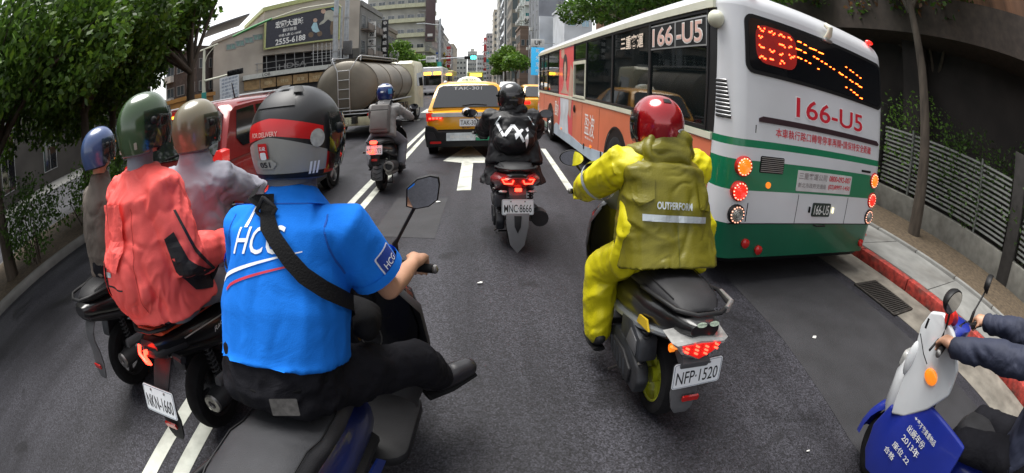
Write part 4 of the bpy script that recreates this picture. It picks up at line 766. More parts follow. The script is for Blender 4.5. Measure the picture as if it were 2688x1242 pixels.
for y in (1.6, 2.35, 4.05, 5.3, 6.9, 8.3, 10.2): MB().box((SX-.0072, y, .86), (.003, .006, .8)).build('panel_seam', pm('dark brown seam', (.1, .05, .04), .7), bus, smooth=0)  # dark brown joint lines between the side panels
for x in (-.3, .55): MB().box((x, rear_y(.7)-.0015, .76), (.005, .004, .29)).build('panel_seam', M_BLK, bus, smooth=0)
MB().box((0, rear_y(.6)-.004, .612), (2.3, .006, .008)).build('panel_seam', M_BLK, bus, smooth=0)
# ------------------------------------------------------------------ cars and trucks (origin at the rear bumper on the ground, y forward)
M_CGL = glass_mat('car glass', (.03, .035, .04), .3)
M_TAXI = pm('taxi yellow paint', (.78, .37, .008), .25, coat=.7, var=.05, scale=2)
M_SUVR = pm('dark red paint suv', (.22, .007, .008), .22, .1, coat=.5, var=.08, scale=2)
M_DKIN = pm('dark interior', (.015, .015, .016), .8)
def car_wheel(par, x, y, r=.32, w=.2):
    t = MB().lathe([(r*.68, -w/2), (r*.92, -w/2), (r, -w*.36), (r, w*.36), (r*.92, w/2), (r*.68, w/2)], 28, (x, y, r), 'x').build('tyre', M_RUB, par); s = 1 if x > 0 else -1
    m = MB().lathe([(r*.7, s*w*.46), (r*.64, s*w*.38), (r*.6, s*w*.1)], 26, (x, y, r), 'x')
    for k in range(5):
        q = 2*pi*k/5; m.tube([(x+s*w*.4, y+r*.12*cos(q), r+r*.12*sin(q)), (x+s*w*.42, y+r*.65*cos(q), r+r*.65*sin(q))], [.035, .028], 6)
    m.lathe([(.001, s*w*.45), (r*.2, s*w*.44), (r*.22, s*w*.3)], 14, (x, y, r), 'x').build('rim', M_ALU, t)
    MB().lathe([(r*.6, s*w*.05), (.001, s*w*.05)], 20, (x, y, r), 'x').build('brake_disc', M_DKIN, t)
def car(name, label, loc, rz, paint, L=4.4, W=1.8, H=1.6, belt=.98, g0=.35, g1=.75, r0=.0, hood=3.2, ws=2.6, low=M_BLK, roofm=None, group='cars in the traffic', cat='car', wheels=(.75, 3.35), win=None, sill=.24, k=.26, rear_in=.05):
    c = thing(name, label, cat, loc, rz, group); w = W/2
    def ring(y, hw, zb, zt, r=.07):
        pts = [(hw*.86, zb), (hw*.97, zb+.08), (hw, zb+.3*(zt-zb)), (hw, zb+.62*(zt-zb)), (hw*.975, zt-.1), (hw*.93, zt-.02), (hw*.8, zt), (hw*.35, zt+.012)]
        return [V((x, y, z)) for x, z in pts]+[V((-x, y, z)) for x, z in pts[::-1]]
    st = [(0, w*.86, .42, belt-.12), (.03, w*.93, .3, belt-.04), (.12, w*.975, .25, belt), (.4, w, .23, belt+.01), (1.2, w, .23, belt), (2.2, w, .23, belt-.01), (hood, w, .23, belt-.04), (L-.6, w*.985, .23, belt-.12), (L-.2, w*.93, .26, belt-.2), (L, w*.8, .34, belt-.32)]
    MB().rings([ring(*q) for q in st]).build('body', paint, c, smooth=35)
    # glasshouse
    X = lambda z: (w*.95)-(z-belt)*k
    def gring(y, zt):
        wb, wr = w*.95, X(zt); pts = [(wb, belt-.02), (X(belt+(zt-belt)*.5), belt+(zt-belt)*.5), (wr+.005, zt-.06*min(1, (zt-belt)*2)), (wr-.06, zt-.012), (wr*.6, zt+.012), (0, zt+.02)]
        return [V((x, y, z)) for x, z in pts]+[V((-x, y, z)) for x, z in pts[:-1][::-1]]
    gs = [(g0, belt+.02), (g0+(g1-g0)*.5, belt+(H-belt)*.46), (g1, H-.07), (g1+.12, H-.02), (g1+.6, H), (ws-.55, H-.01), (ws-.15, H-.06), (ws+.1, H-.16), (ws+.55, belt+(H-belt)*.35), (ws+.95, belt+.0)]
    MB().rings([gring(*q) for q in gs]).build('cabin', roofm or paint, c, smooth=35)
    # side glass
    win = win or [[(g1-.1, belt+.05), (g1+.1, H-.12), (g1+.75, H-.1), (g1+.75, belt+.05)], [(g1+.82, belt+.05), (g1+.82, H-.1), (ws-.45, H-.1), (ws+.15, belt+.05)]]
    for p_ in win:
        for s in (-1, 1): MB().prism(p_, .001, .008, lambda u, v, h, s=s: V((s*(X(v)+h), u, v))).build('side_window', M_DGLS, c, smooth=0)
    # rear glass
    def rg(u, v, h=0):
        y = g0+(g1-g0)*v; z = belt+.02+(H-.09-belt)*v; n = V((0, -(H-.09-belt), (g1-g0))).normalized(); return V((u, y, z))+n*h
    wb, wt = w*.84, X(H-.1)-.1
    MB().prism([(-wb, .06), (wb, .06), (wt+.03, .86), (wt-.05, .95), (-wt+.05, .95), (-wt-.03, .86)], -.02, .04, rg).build('rear_window', M_DGLS, c, smooth=0)
    MB().tube([rg(-.1, .1, .05), rg(.15, .16, .05), rg(.42, .12, .05)], .01, 6).build('rear_wiper', M_BLK, c)
    for s in (-1, 1):
        for y in wheels: 
            MB().lathe([(.38, s*.012), (.001, s*.012)], 28, (s*(w-.02), y, .33), 'x').build('wheel_arch', M_BLK, c); car_wheel(c, s*(w-.09), y)
        MB().box((s*w, (wheels[0]+wheels[1])/2, .3), (.03, wheels[1]-wheels[0]-.76, .1)).build('sill', low, c, bevel=.01)
        mp = V((s*(w+.09), ws+.2, belt+.08)); MB().ball(mp, (.1, .06, .075), 12, 8).build('door_mirror', paint, c)

    return c, rg
TX = (-.2, 9.42, 0)
tx, rg = car('taxi', 'yellow taxi with roof sign driving ahead of the black-clad rider', TX, -.02, M_TAXI, L=4.4, W=1.78, H=1.64, belt=1.02, g0=.12, g1=.52, cat='taxi', group='taxis in the street')

rp = plane_fn((0, -.01, 0), (1, 0, 0), (0, 0, 1))
def tp(name, poly, mat, h0, h1, par=tx, **k): return MB().prism(poly, h0, h1, rp).build(name, mat, par, smooth=20, **k)
tp('bumper', [(-.86, .24), (.86, .24), (.9, .5), (.88, .72), (.7, .68), (.6, .58), (-.6, .58), (-.7, .68), (-.88, .72), (-.9, .5)], M_BLK, -.14, .06, bevel=.02)
tp('chrome_strip', cx(rrect(1.5, .085, .03), 0, .935), pm('bright trim', (.7, .7, .7), .25, .4), -.12, .025)
for s in (-1, 1):
    t = tp('tail_lamp', [(s*.5, .86), (s*.86, .8), (s*.87, .98), (s*.75, .99), (s*.52, .9)], M_TAILD, -.1, .02)
    for k in range(4): tp('light_segment', cx(rrect(.05, .035, .008), s*(.56+.075*k), .865), M_TAIL, .0, .026, t)
    tp('fog_pod', [(s*.62, .38), (s*.84, .42), (s*.86, .6), (s*.7, .56)], M_DPL, .0, .07); tp('lower_reflector', cx(rrect(.24, .05, .015), s*.66, .34), M_REFL, .0, .07)
tp('tailgate_seam', [(-.62, .6), (-.6, .58), (.6, .58), (.62, .6), (.62, .615), (-.62, .615)], M_BLK, 0, .014)
pl = tp('license_plate', cx(rrect(.4, .16, .015), .05, .76), M_PLW, 0, .02); text('plate_lettering', 'TAK-301', plane_fn((.05, -.03, .76), (1, 0, 0), (0, 0, 1)), M_TXTK, pl, w=.36, h=.1, bold=.008)
MB().lathe([(.1, 0), (.105, -.012), (.07, -.018), (.06, -.004)], 20, (0, -.03, .985), 'y').build('emblem', M_CHROME, tx)
tp('advert_board', cx(rrect(.62, .17, .01), -.12, .46), pm('pale blue advert', (.62, .68, .72), .5, var=.2, scale=8), .0, .075); tp('advert_board', cx(rrect(.4, .17, .01), .4, .46), pm('green advert', (.03, .3, .16), .5, var=.2, scale=6), .0, .076)
text('advert_lettering', '電話叫車 TAXI', plane_fn((0, -.087, .46), (1, 0, 0), (0, 0, 1)), M_TXTW, tx, w=.7, h=.06); text('tailgate_lettering', '個人車行', plane_fn((.0, -.012, .65), (1, 0, 0), (0, 0, 1)), M_TXTK, tx, w=.2, h=.035)
text('window_lettering', 'TAK-301', plane_fn(rg(0, .82, .042), rg(1, .5)-rg(0, .5), rg(0, 1)-rg(0, 0)), pm('faded lettering', (.3, .3, .32), .5), tx, w=.62, h=.09, bold=-.005)
rs = [[V((hw*cos(2*pi*k/20), 1.35+.1*sin(2*pi*k/20), z)) for k in range(20)] for z, hw in ((1.61, .3), (1.66, .29), (1.72, .24), (1.76, .15), (1.775, .04))]
sg = MB().rings(rs).build('roof_sign', pm('roof sign plastic', (.75, .8, .76), .35, emit=.15, emcol=(.9, 1, .9)), tx, smooth=60); text('sign_lettering', '台灣 TAXI', plane_fn((0, 1.235, 1.69), (1, 0, 0), (0, .3, 1)), pm('green lettering', (.02, .2, .1), .5), sg, w=.34, h=.05, off=.01)
# dark red people carrier at the left
SV = (-3.38, 3.72, 0)
sv, rg = car('suv', 'dark red people carrier with amber brake light left of the two-up scooter', SV, -.015, M_SUVR, L=4.3, W=1.76, H=1.72, belt=1.12, g0=.1, g1=.42, ws=2.9, hood=3.4, k=.2, wheels=(.8, 3.4), win=[[(.52, 1.2), (.42, 1.3), (.55, 1.6), (.95, 1.62), (.95, 1.2)], [(1.02, 1.2), (1.02, 1.62), (1.9, 1.63), (1.95, 1.2)], [(2.02, 1.2), (1.98, 1.63), (2.6, 1.6), (3.1, 1.2)]])
def vp_(name, poly, mat, h0, h1, par=sv, **k): return MB().prism(poly, h0, h1, rp).build(name, mat, par, smooth=20, **k)
vp_('rear_garnish', cx(rrect(1.3, .05, .015), 0, 1.08), M_CHROME, -.05, .025); MB().lathe([(.075, 0), (.08, -.012), (.058, -.018), (.052, -.004)], 24, (0, -.02, .99), 'y').build('emblem', M_CHROME, sv); MB().tube([(-.05, -.035, 1.0), (0, -.037, .98), (.05, -.035, 1.0)], .01, 6).build('emblem_bar', M_CHROME, sv)
for s in (-1, 1):
    t = MB().prism([(.56, .92), (.84, .98), (.87, 1.22), (.8, 1.24), (.7, 1.1), (.56, 1.06)], -.14, .018, lambda u, v, h, s=s: V((s*u, -h+.1*max(0, u-.7), v))).build('tail_lamp', M_TAILD, sv, smooth=20)
    MB().prism([(.68, .98), (.8, 1.0), (.83, 1.09), (.72, 1.07)], .0, .028, lambda u, v, h, s=s: V((s*u, -h+.1*max(0, u-.7), v))).build('brake_light', pm('lit brake light', (.9, .12, .02), emit=2.2, emcol=(1, .33, .02)), t, smooth=0)
    MB().tube([(s*.66, .75, 1.75), (s*.66, 2.6, 1.75)], .016, 8).build('roof_rail', M_ALU, sv); MB().tube([(s*.905, .65, .92), (s*.905, 3.4, .96)], .012, 6).build('side_moulding', M_CHROME, sv)
    for y in (1.15, 2.1): MB().tube([(s*.885, y, .98), (s*.91, y+.02, .985), (s*.91, y+.16, .985), (s*.885, y+.18, .98)], .009, 6).build('door_handle', M_CHROME, sv)
MB().prism([(-.6, 1.6), (.6, 1.6), (.55, 1.7), (-.55, 1.7)], 0, .16, lambda u, v, h: V((u, .42-h, v+.02))).build('roof_spoiler', M_SUVR, sv, bevel=.02); MB().box((0, .25, 1.655), (.42, .03, .028)).build('high_brake_light', pm('lit brake light', (.9, .12, .02)), sv)
MB().box((0, .02, .48), (1.62, .14, .26)).build('bumper', M_SUVR, sv, bevel=.04); pl = vp_('license_plate', cx(rrect(.38, .16, .015), 0, .82), M_PLW, 0, .02)
MB().tube([(.12, 1.5, 1.73), (.13, 1.4, 1.95)], [.012, .006], 6).build('antenna', M_BLK, sv)
# tanker lorry
TK, TR = (-4.12, 13.6, 0), -.105
M_TANK = pm('dusty tank paint', (.2, .18, .145), .45, .2, var=.18, scale=1.5, dirt=.35, bump=.1, bscale=20); M_CHAS = pm('chassis grime', (.035, .033, .03), .7, .2, var=.4, scale=6)
tk = thing('tanker_truck', 'dusty grey tanker truck with a rear ladder and cream bumper', 'truck', TK, TR)
def ell(y, a, b, zc, n=36): return [V((a*cos(2*pi*k/n), y, zc+b*sin(2*pi*k/n))) for k in range(n)]
ZC = 1.68; A_, B_ = 1.08, .86
MB().rings([ell(-.16, .2, .16, ZC), ell(-.15, .5, .4, ZC), ell(-.1, .8, .64, ZC), ell(-.03, .99, .79, ZC), ell(.04, A_, B_, ZC), ell(1.0, A_, B_, ZC), ell(4.35, A_, B_, ZC), ell(4.45, .95, .75, ZC), ell(4.5, .5, .4, ZC)]).build('tank', M_TANK, tk, smooth=45)
for y in (.06, 1.45, 2.9, 4.3): MB().rings([ell(y-.03, A_+.004, B_+.004, ZC), ell(y-.03, A_+.018, B_+.018, ZC), ell(y+.03, A_+.018, B_+.018, ZC), ell(y+.03, A_+.004, B_+.004, ZC)], True, False, False).build('tank_band', M_TANK, tk, smooth=30)
MB().box((0, 2.2, 2.58), (.85, 4.2, .06)).build('walkway', M_CHAS, tk); MB().box((0, 2.2, 2.56), (1.1, 4.3, .03)).build('walkway_tray', M_TANK, tk)
for s in (-1, 1):
    MB().tube([(s*.5, .0, 2.5), (s*.5, .05, 2.66), (s*.5, 4.2, 2.66), (s*.5, 4.25, 2.5)], .022, 8).build('walkway_rail', M_ALU, tk)
    MB().tube([(s*.2, -.2, .8), (s*.2, -.22, 1.9), (s*.22, -.22, 2.2), (s*.46, -.1, 2.6), (s*.5, .05, 2.66)], .018, 8).build('ladder_rail', M_ALU, tk)
for z in (1.0, 1.3, 1.6, 1.9, 2.2): MB().tube([(-.2, -.22, z), (.2, -.22, z)], .016, 8).build('ladder_rung', M_ALU, tk)
MB().box((0, -.22, .56), (2.1, .06, .28)).build('rear_bumper', pm('cream bumper paint', (.5, .48, .33), .5, var=.15, dirt=.3), tk, bevel=.012); text('bumper_lettering', '1-PBP', plane_fn((-.1, -.25, .56), (1, 0, 0), (0, 0, 1)), pm('pale yellow lettering', (.75, .75, .55), .5), tk, w=.95, h=.17, bold=.01, off=.004)
for z in (.8, .9): MB().tube([(-1.0, -.1, z), (-.7, -.24, z), (.7, -.24, z), (1.0, -.1, z)], .022, 8).build('guard_rail', M_ALU, tk)
for s in (-1, 1): MB().box((s*.9, -.2, .75), (.22, .05, .12)).build('tail_lamp', M_REFL, tk, bevel=.01); MB().box((s*.42, 2.6, .62), (.12, 6.2, .22)).build('chassis_rail', M_CHAS, tk)
MB().box((0, 2.2, .82), (1.7, 4.2, .12)).build('tank_cradle', M_CHAS, tk)
for s in (-1, 1):
    for y in (.65, 1.65, 5.4):
        big_wheel(tk, y, s*.93, .46, .26, s)
    MB().rings([[V((s*x, y, z)) for x, z in ((.78, .95), (1.08, .95), (1.08, .98), (.78, .98))] for y in (.1, 2.2)]).build('mudguard', M_CHAS, tk)
    MB().tube([(s*1.02, .2, 1.08), (s*1.02, 4.4, 1.08)], .03, 8).build('hose_rail', M_ALU, tk)
    MB().box((s*.95, 3.0, .62), (.2, 1.3, .36)).build('hose_box', M_CHAS, tk, bevel=.02)
    for k in range(4): MB().tube([(s*1.06, 2.3+.45*k, .92), (s*1.1, 2.35+.45*k, .6), (s*1.08, 2.6+.45*k, .5), (s*1.0, 2.7+.45*k, .75)], .03, 8).build('pipe', M_STEEL, tk)
    MB().tube([(s*1.1, 2.4, .42), (s*1.1, 4.4, .42)], .025, 8).build('side_guard', M_ALU, tk)
M_CABC = pm('cream cab paint', (.66, .64, .46), .4, var=.1, coat=.2, dirt=.2)
def cabring(y, hw, z0, z1): return [V((x, y, z)) for x, z in ((hw, z0), (hw, z0+.9), (hw*.96, z1-.15), (hw*.88, z1-.02), (0, z1))]+[V((-x, y, z)) for x, z in ((hw*.88, z1-.02), (hw*.96, z1-.15), (hw, z0+.9), (hw, z0))]
MB().rings([cabring(4.75, 1.08, .7, 2.5), cabring(4.9, 1.1, .6, 2.62), cabring(6.3, 1.1, .5, 2.6), cabring(6.55, 1.02, .5, 1.6), cabring(6.6, 1.0, .5, 1.3)]).build('cab', M_CABC, tk, smooth=35)
for s in (-1, 1): MB().prism([(5.15, 1.5), (5.15, 2.25), (5.3, 2.4), (6.0, 2.35), (6.25, 1.5)], 1.1, 1.108, lambda u, v, h, s=s: V((s*(h-.06*max(0, v-1.5)), u, v))).build('cab_window', M_DGLS, tk); MB().box((s*1.25, 6.5, 1.7), (.16, .08, .4)).build('cab_mirror', M_BLK, tk, bevel=.02)
# ---- further vehicles
def far_bus(name, label, loc, rz, col, stripe, sign, L=10, W=2.4, H=3.0):
    b = thing(name, label, 'bus', loc, rz, 'buses further up the street')
    MB().box((0, L/2, H/2+.15), (W, L, H-.3)).build('body', col, b, bevel=.14, bseg=3); MB().box((0, L/2, .75), (W+.012, L-.3, .5)).build('skirt', stripe, b, bevel=.02)
    for y0 in (-.008, L-.012): MB().prism(rrect(W-.3, 1.15, .1), 0, .02, plane_fn((0, y0, 1.75), (1, 0, 0), (0, 0, 1)) if y0 < 1 else plane_fn((0, L+.008, 1.75), (-1, 0, 0), (0, 0, 1))).build('end_window', M_DGLS, b)
    for s in (-1, 1):
        for k in range(6): MB().prism(rrect(L/6-.2, .95, .05), 0, .01, plane_fn((s*(W/2+.001), .9+k*(L-.6)/6, 1.85), (0, s, 0), (0, 0, 1))).build('side_window', M_DGLS, b)
        for y in (1.9, L-2.4): big_wheel(b, y, s*(W/2-.15), .45, .25, s)
        MB().box((s*.9, -.02, .8), (.25, .04, .18)).build('lamp', M_CLR if sign == 'front' else M_REDL, b)
    M_SG = pm('lit amber sign', (.9, .4, .03), emit=2.2, emcol=(1, .42, .03))
    if sign == 'front':
        for s in (-1, 1): MB().box((s*.55, -.03, 2.55), (.8, .03, .3)).build('route_sign', M_SG, b); MB().box((s*.55, -.03, 2.8), (.8, .03, .12)).build('route_panel', M_TXTW, b)
        MB().box((0, -.03, .5), (2.2, .05, .35)).build('front_bumper', M_WHITE, b, bevel=.05)
    else: MB().box((.1, -.03, 2.4), (1.7, .03, .5)).build('route_sign', M_SG, b); MB().box((0, -.04, 1.3), (1.9, .02, .5)).build('rear_panel', pm('yellow panel', (.6, .5, .05), .4), b)
    return b
far_bus('oncoming_bus', 'white oncoming bus with two lit amber route signs', (-4.95, 50, 0), .0, M_WHITE, M_DPL, 'front', W=2.3, H=3.3)
far_bus('distant_bus', 'green and yellow bus far ahead with one wide amber sign', (-.2, 66, 0), .0, pm('yellow green paint', (.35, .42, .06), .4), M_GREEN, 'rear', H=2.9)
far_bus('distant_bus', 'pale yellow bus behind the white oncoming bus', (-4.4, 62, 0), .0, pm('pale yellow paint', (.6, .5, .2), .4), M_WHITE, 'front', H=3.1)
for lb, lc, mt, hh in (('yellow taxi in the bus lane just ahead of the orange bus', (2.62, 17.2, 0), M_TAXI, 1.5), ('yellow taxi glimpsed far ahead left of the black helmet', (.35, 33, 0), M_TAXI, 1.5), ('white car far ahead between the lanes beyond the taxi', (-1.5, 42, 0), M_WHITE, 1.5), ('yellow taxi oncoming in front of the pale yellow bus', (-2.9, 47, 0), M_TAXI, 1.5), ('silver car waiting far ahead by the right kerb', (2.9, 40, 0), M_ALU, 1.5)):
    c_, _ = car('parked_car' if False else ('taxi' if mt is M_TAXI else 'car'), lb, lc, 0, mt, H=hh, W=1.75, g0=.25, g1=.75, belt=.95, cat='taxi' if mt is M_TAXI else 'car', group='cars further up the street')
    for s in (-1, 1): MB().box((s*.68, -.0, .78), (.3, .06, .14)).build('tail_lamp', M_REDL, c_, bevel=.02)
    MB().prism(rrect(.38, .16, .01), 0, .02, plane_fn((0, -.01, .6), (1, 0, 0), (0, 0, 1))).build('license_plate', M_PLW, c_)
# ------------------------------------------------------------------ scooters (rear axle over the origin, y forward)
def ring_poly(hw, z0, z1, y, top=.8, bot=.75, bulge=1.0, n=5):
    """one cross-section of a cowl, wider in the middle"""
    zm = z0+(z1-z0)*.55
    half = [(hw*bot*.6, z0), (hw*bot, z0+(z1-z0)*.08), (hw, zm-(z1-z0)*.12), (hw, zm+(z1-z0)*.12), (hw*top, z1-(z1-z0)*.06), (hw*top*.6, z1)]
    return [V((x, y, z)) for x, z in half]+[V((-x, y, z)) for x, z in half[::-1]]
def cowl(secs, name, mat, parent, bevel=0): return MB().rings([ring_poly(hw, z0, z1, y, *r) for y, hw, z0, z1, *r in secs]).build(name, mat, parent, smooth=50)
def wheel(par, y, r, w, rim_mat, name, n=30, spokes=5):
    t = MB().lathe([(r*.66, -w*.42), (r*.8, -w/2), (r*.93, -w*.42), (r*.99, -w*.2), (r, 0), (r*.99, w*.2), (r*.93, w*.42), (r*.8, w/2), (r*.66, w*.42)], n, (0, y, r), 'x').build(name, M_RUB, par)
    m = MB().lathe([(r*.69, -w*.4), (r*.6, -w*.36), (r*.6, w*.36), (r*.69, w*.4)], n, (0, y, r), 'x')
    for k in range(spokes):
        q = 2*pi*k/spokes+.3; m.tube([(0, y+r*.15*cos(q), r+r*.15*sin(q)), (0, y+r*.62*cos(q+.12), r+r*.62*sin(q+.12))], r*.09, 6)
    m.lathe([(.001, -w*.4), (r*.2, -w*.4), (r*.2, w*.4), (.001, w*.4)], 14, (0, y, r), 'x')
    m.build('rim', rim_mat, t)
    # tread grooves
    gm = MB().box((0, 0, 0), (w*.34, .006, .006)).mesh('tread_groove', pm('tread dark', (.004, .004, .004), .9))
    return t
def license(par, txt, c, tilt=.3, w=.26, h=.14, roll=0, yaw=0):
    R = Matrix.Rotation(yaw, 3, 'Z') @ Matrix.Rotation(roll, 3, 'Y') @ Matrix.Rotation(-tilt, 3, 'X'); ux, uy = R @ V((1, 0, 0)), R @ V((0, 0, 1))
    fn = plane_fn(c, ux, uy)
    p = MB().prism(rrect(w, h, .014), 0, .003, fn).build('license_plate', M_PLW, par)
    MB().prism(rrect(w+.006, h+.006, .016), -.004, -.0005, fn).build('plate_backing', M_DPL, p)
    m = MB(); a, b = rrect(w-.008, h-.008, .011), rrect(w-.014, h-.014, .008); n = len(a)
    m.add([fn(u, v, .0045) for u, v in a+b], [(i, (i+1) % n, n+(i+1) % n, n+i) for i in range(n)]).build('plate_border', pm('plate border', (.25, .3, .36), .5), p, smooth=0)
    text('plate_lettering', txt, plane_fn(fn(0, -.012, 0), ux, uy), M_TXTK, p, w=w*.86, h=h*.5, bold=.004, off=.0045)
    for s in (-1, 1): MB().lathe([(.007, .003), (.006, .007), (.001, .008)], 10, (0, 0, 0)).build('plate_screw', M_STEEL, p).matrix_local = Matrix.Translation(fn(s*w*.22, h*.36, 0)) @ (fn(0, 0, 1)-fn(0, 0, 0)).to_track_quat('Z', 'Y').to_matrix().to_4x4()
    return p
def spring(par, a, b, r=.024, turns=8):
    a, b = V(a), V(b); t = (b-a).normalized(); x = t.orthogonal().normalized(); y = t.cross(x)
    s = MB().tube([a, b], .011, 8).build('shock_absorber', M_DPL, par)
    MB().tube([a+t*((b-a).length*(.1+.62*k/(turns*10)))+(x*cos(2*pi*k/10)+y*sin(2*pi*k/10))*r for k in range(turns*10+1)], .006, 6).build('spring', M_DPL, s)
    MB().capsule([(a+t*(b-a).length*.75, .02), (b, .018)], 10).build('damper', M_STEEL, s)
def mirror(par, s, base, head, rx=.075, rz=.05, yaw=0, poly=None, stalk=M_BLK):
    base, head = V(base), V(head)
    g = MB().tube([base, base+V((0, 0, .05)), base+V((s*.015, 0, .07)), head+V((-s*.02, .015, -.03)), head+V((0, .02, 0))], [.014, .012, .007, .007, .009], 10).build('mirror_stalk', stalk, par)
    R = Matrix.Rotation(yaw, 3, 'Z') @ Matrix.Rotation(.08, 3, 'X'); poly = poly or [(rx*cos(2*pi*k/20), rz*sin(2*pi*k/20)) for k in range(20)]
    fn = plane_fn(head, R @ V((1, 0, 0)), R @ V((0, 0, 1)))
    rs = [[fn(u*k, v*k, -h) for u, v in poly] for k, h in ((.35, .045), (.75, .04), (.97, .02), (1.03, .0), (1.0, -.004))]
    hd = MB().rings(rs).build('mirror_housing', M_BLK, g); MB().add([fn(u*.93, v*.93, .0055) for u, v in poly], [tuple(range(len(poly)))]).build('mirror_glass', M_MIR, hd, smooth=0)
def scooter(name, label, cat, loc, rz, body, body2=None, seat=M_SEATB, rim=M_DPL, plate=None, plate_c=(0, -.37, .5), plate_tilt=.3, tail='split', lean=0, cowl_front=None, z_up=0, muffler=M_DPL, rail=M_BLK, parts=('front', 'rear'), plate_roll=0, mir=((.24, .98, 1.0), (.36, .95, 1.25)), fender=M_GPL, group='scooters in the traffic', mirL=None, front_y=1.27, mpoly=None):
    g = thing(name, label, cat, loc, rz, group, rot=(0, lean, rz)); body2 = body2 or body; cowl_front = cowl_front or body
    rw = wheel(g, 0, .235, .115, rim, 'rear_wheel'); fwl = wheel(g, front_y, .235, .1, rim, 'front_wheel')
    # rear cowl, two-tone
    cowl([(.64, .12, .3, .6), (.5, .155, .36, .66), (.25, .178, .44, .7), (0, .168, .52, .735), (-.18, .135, .6, .755), (-.3, .1, .655, .765), (-.345, .07, .69, .76)], 'rear_cowl', body, g)
    MB().rings([ring_poly(hw, z0, z1, y) for y, hw, z0, z1 in ((.55, .164, .36, .47), (.3, .184, .43, .53), (0, .176, .52, .6), (-.2, .142, .6, .665), (-.31, .1, .65, .69))]).build('side_trim', body2, g, smooth=50)
    # seat: rider part, step, pillion part
    rs = []
    for y, hw, z0, z1 in ((.66, .07, .63, .7), (.62, .105, .63, .745), (.48, .145, .66, .775), (.3, .165, .69, .775), (.18, .165, .71, .79), (.1, .16, .72, .82), (-.08, .152, .74, .83), (-.2, .13, .755, .825), (-.27, .09, .765, .8), (-.285, .05, .77, .79)):
        rs.append([V((x, y, z)) for x, z in ((hw*.8, z0), (hw, z0+.02), (hw*1.0, z0+(z1-z0)*.55), (hw*.86, z1-.012), (hw*.5, z1), (0, z1+.004), (-hw*.5, z1), (-hw*.86, z1-.012), (-hw, z0+(z1-z0)*.55), (-hw, z0+.02), (-hw*.8, z0))])
    st = MB().rings(rs).build('seat', seat, g, smooth=60)
    for s in (-1, 1):   # stitched seam along the seat edge
        MB().tube([(s*hw*.88, y, z1-.008) for y, hw, z0, z1 in ((.48, .145, .66, .775), (.3, .165, .69, .775), (.18, .165, .71, .79), (.1, .16, .72, .82), (-.08, .152, .74, .83), (-.2, .13, .755, .825))], .0028, 5).build('seam', M_BLK, st)
    # grab rail
    MB().tube([(-.165, .06, .755), (-.175, -.12, .8), (-.14, -.29, .815), (-.06, -.345, .81), (.06, -.345, .81), (.14, -.29, .815), (.175, -.12, .8), (.165, .06, .755)], .013, 10, sq=.8).build('grab_rail', rail, g)
    # rear fender and plate carrier
    pc = V(plate_c)
    MB().rings([[V((s*w, y+.015*k, z)) for s, k in ((-1, 0), (1, 0), (1, 1), (-1, 1))] for y, z, w in ((-.27, .64, .075), (-.33, .58, .07), (pc.y+.03, pc.z+.02, .06), (pc.y+.035, pc.z-.06, .065), (pc.y+.02, pc.z-.13, .075), (pc.y-.0, pc.z-.21, .06), (pc.y-.005, pc.z-.245, .035))]).build('rear_fender', fender, g, bevel=.006)
    if plate: license(g, plate, pc, plate_tilt, roll=plate_roll)
    MB().prism(rrect(.09, .032, .006), 0, .012, plane_fn((pc.x, pc.y-.0, pc.z-.15), (1, 0, 0), (0, -.15, 1))).build('reflector', M_REFL, g)
    # tail lamp
    if tail == 'split':      # two hooked bars in a red cowl
        t = cowl([(.1, .18, .6, .69), (-.2, .165, .63, .735), (-.32, .135, .665, .745), (-.362, .09, .68, .735)], 'tail_lamp', body2, g)
        for s in (-1, 1): MB().tube([(s*.04, -.372, .72), (s*.05, -.376, .69), (s*.11, -.366, .69), (s*.13, -.35, .725), (s*.09, -.37, .728)], .0075, 6).build('light_bar', M_TAIL, t)
        MB().prism(rrect(.055, .03, .005), 0, .01, plane_fn((0, -.368, .635), (1, 0, 0), (0, 0, 1))).build('centre_reflector', M_TAIL, g)
        for s in (-1, 1): MB().ball((s*.12, -.31, .605), (.036, .02, .014), 10, 6).build('turn_signal', M_CLR, g)
    elif tail == 'wedge':    # wide pointed cluster: red middle, clear corners
        t = MB().rings([[V((x, y, z)) for x, z in pts] for y, pts in ((-.24, ((-.15, .72), (0, .74), (.15, .72), (.1, .64), (0, .6), (-.1, .64))), (-.345, ((-.145, .715), (0, .73), (.145, .715), (.085, .645), (0, .605), (-.085, .645))), (-.358, ((-.12, .705), (0, .72), (.12, .705), (.07, .65), (0, .615), (-.07, .65))))]).build('tail_lamp', M_CLR, g, smooth=20)
        MB().prism([(-.1, .702), (0, .708), (.1, .702), (.06, .655), (0, .622), (-.06, .655)], .358, .366, lambda u, v, h: V((u, -h, v))).build('red_lens', M_TAILD, t)
        dm = MB().box((0, 0, 0), (.02, .01, .008), Matrix.Rotation(.5, 3, 'Y')).mesh('light_segment', M_TAIL)
        for k in range(4):
            for j in range(3):
                x = -.075+k*.05; z = .693-j*.02
                if abs(x) < .105-j*.025: part('light_segment', dm, t, (x, -.367, z+.006*(k % 2)))
        for s in (-1, 1): MB().ball((s*.115, -.33, .685), (.03, .02, .014), 10, 6).build('turn_signal', M_AMBL if s < 0 else M_CLR, t)
        t.location = (-.015, -.012, .03); t.scale = (1.0, 1.0, .92)
    elif tail == 'hook':     # curled bright bar
        t = cowl([(-.18, .14, .6, .71), (-.32, .1, .655, .725), (-.36, .05, .675, .715)], 'tail_lamp', M_DPL, g)
        MB().tube([(-.12, -.33, .705), (-.105, -.36, .675), (-.03, -.385, .655), (.01, -.39, .66), (-.02, -.385, .69), (-.03, -.37, .705), (0, -.375, .715)], .0095, 6, sq=1.5).build('light_bar', M_TAIL, t)
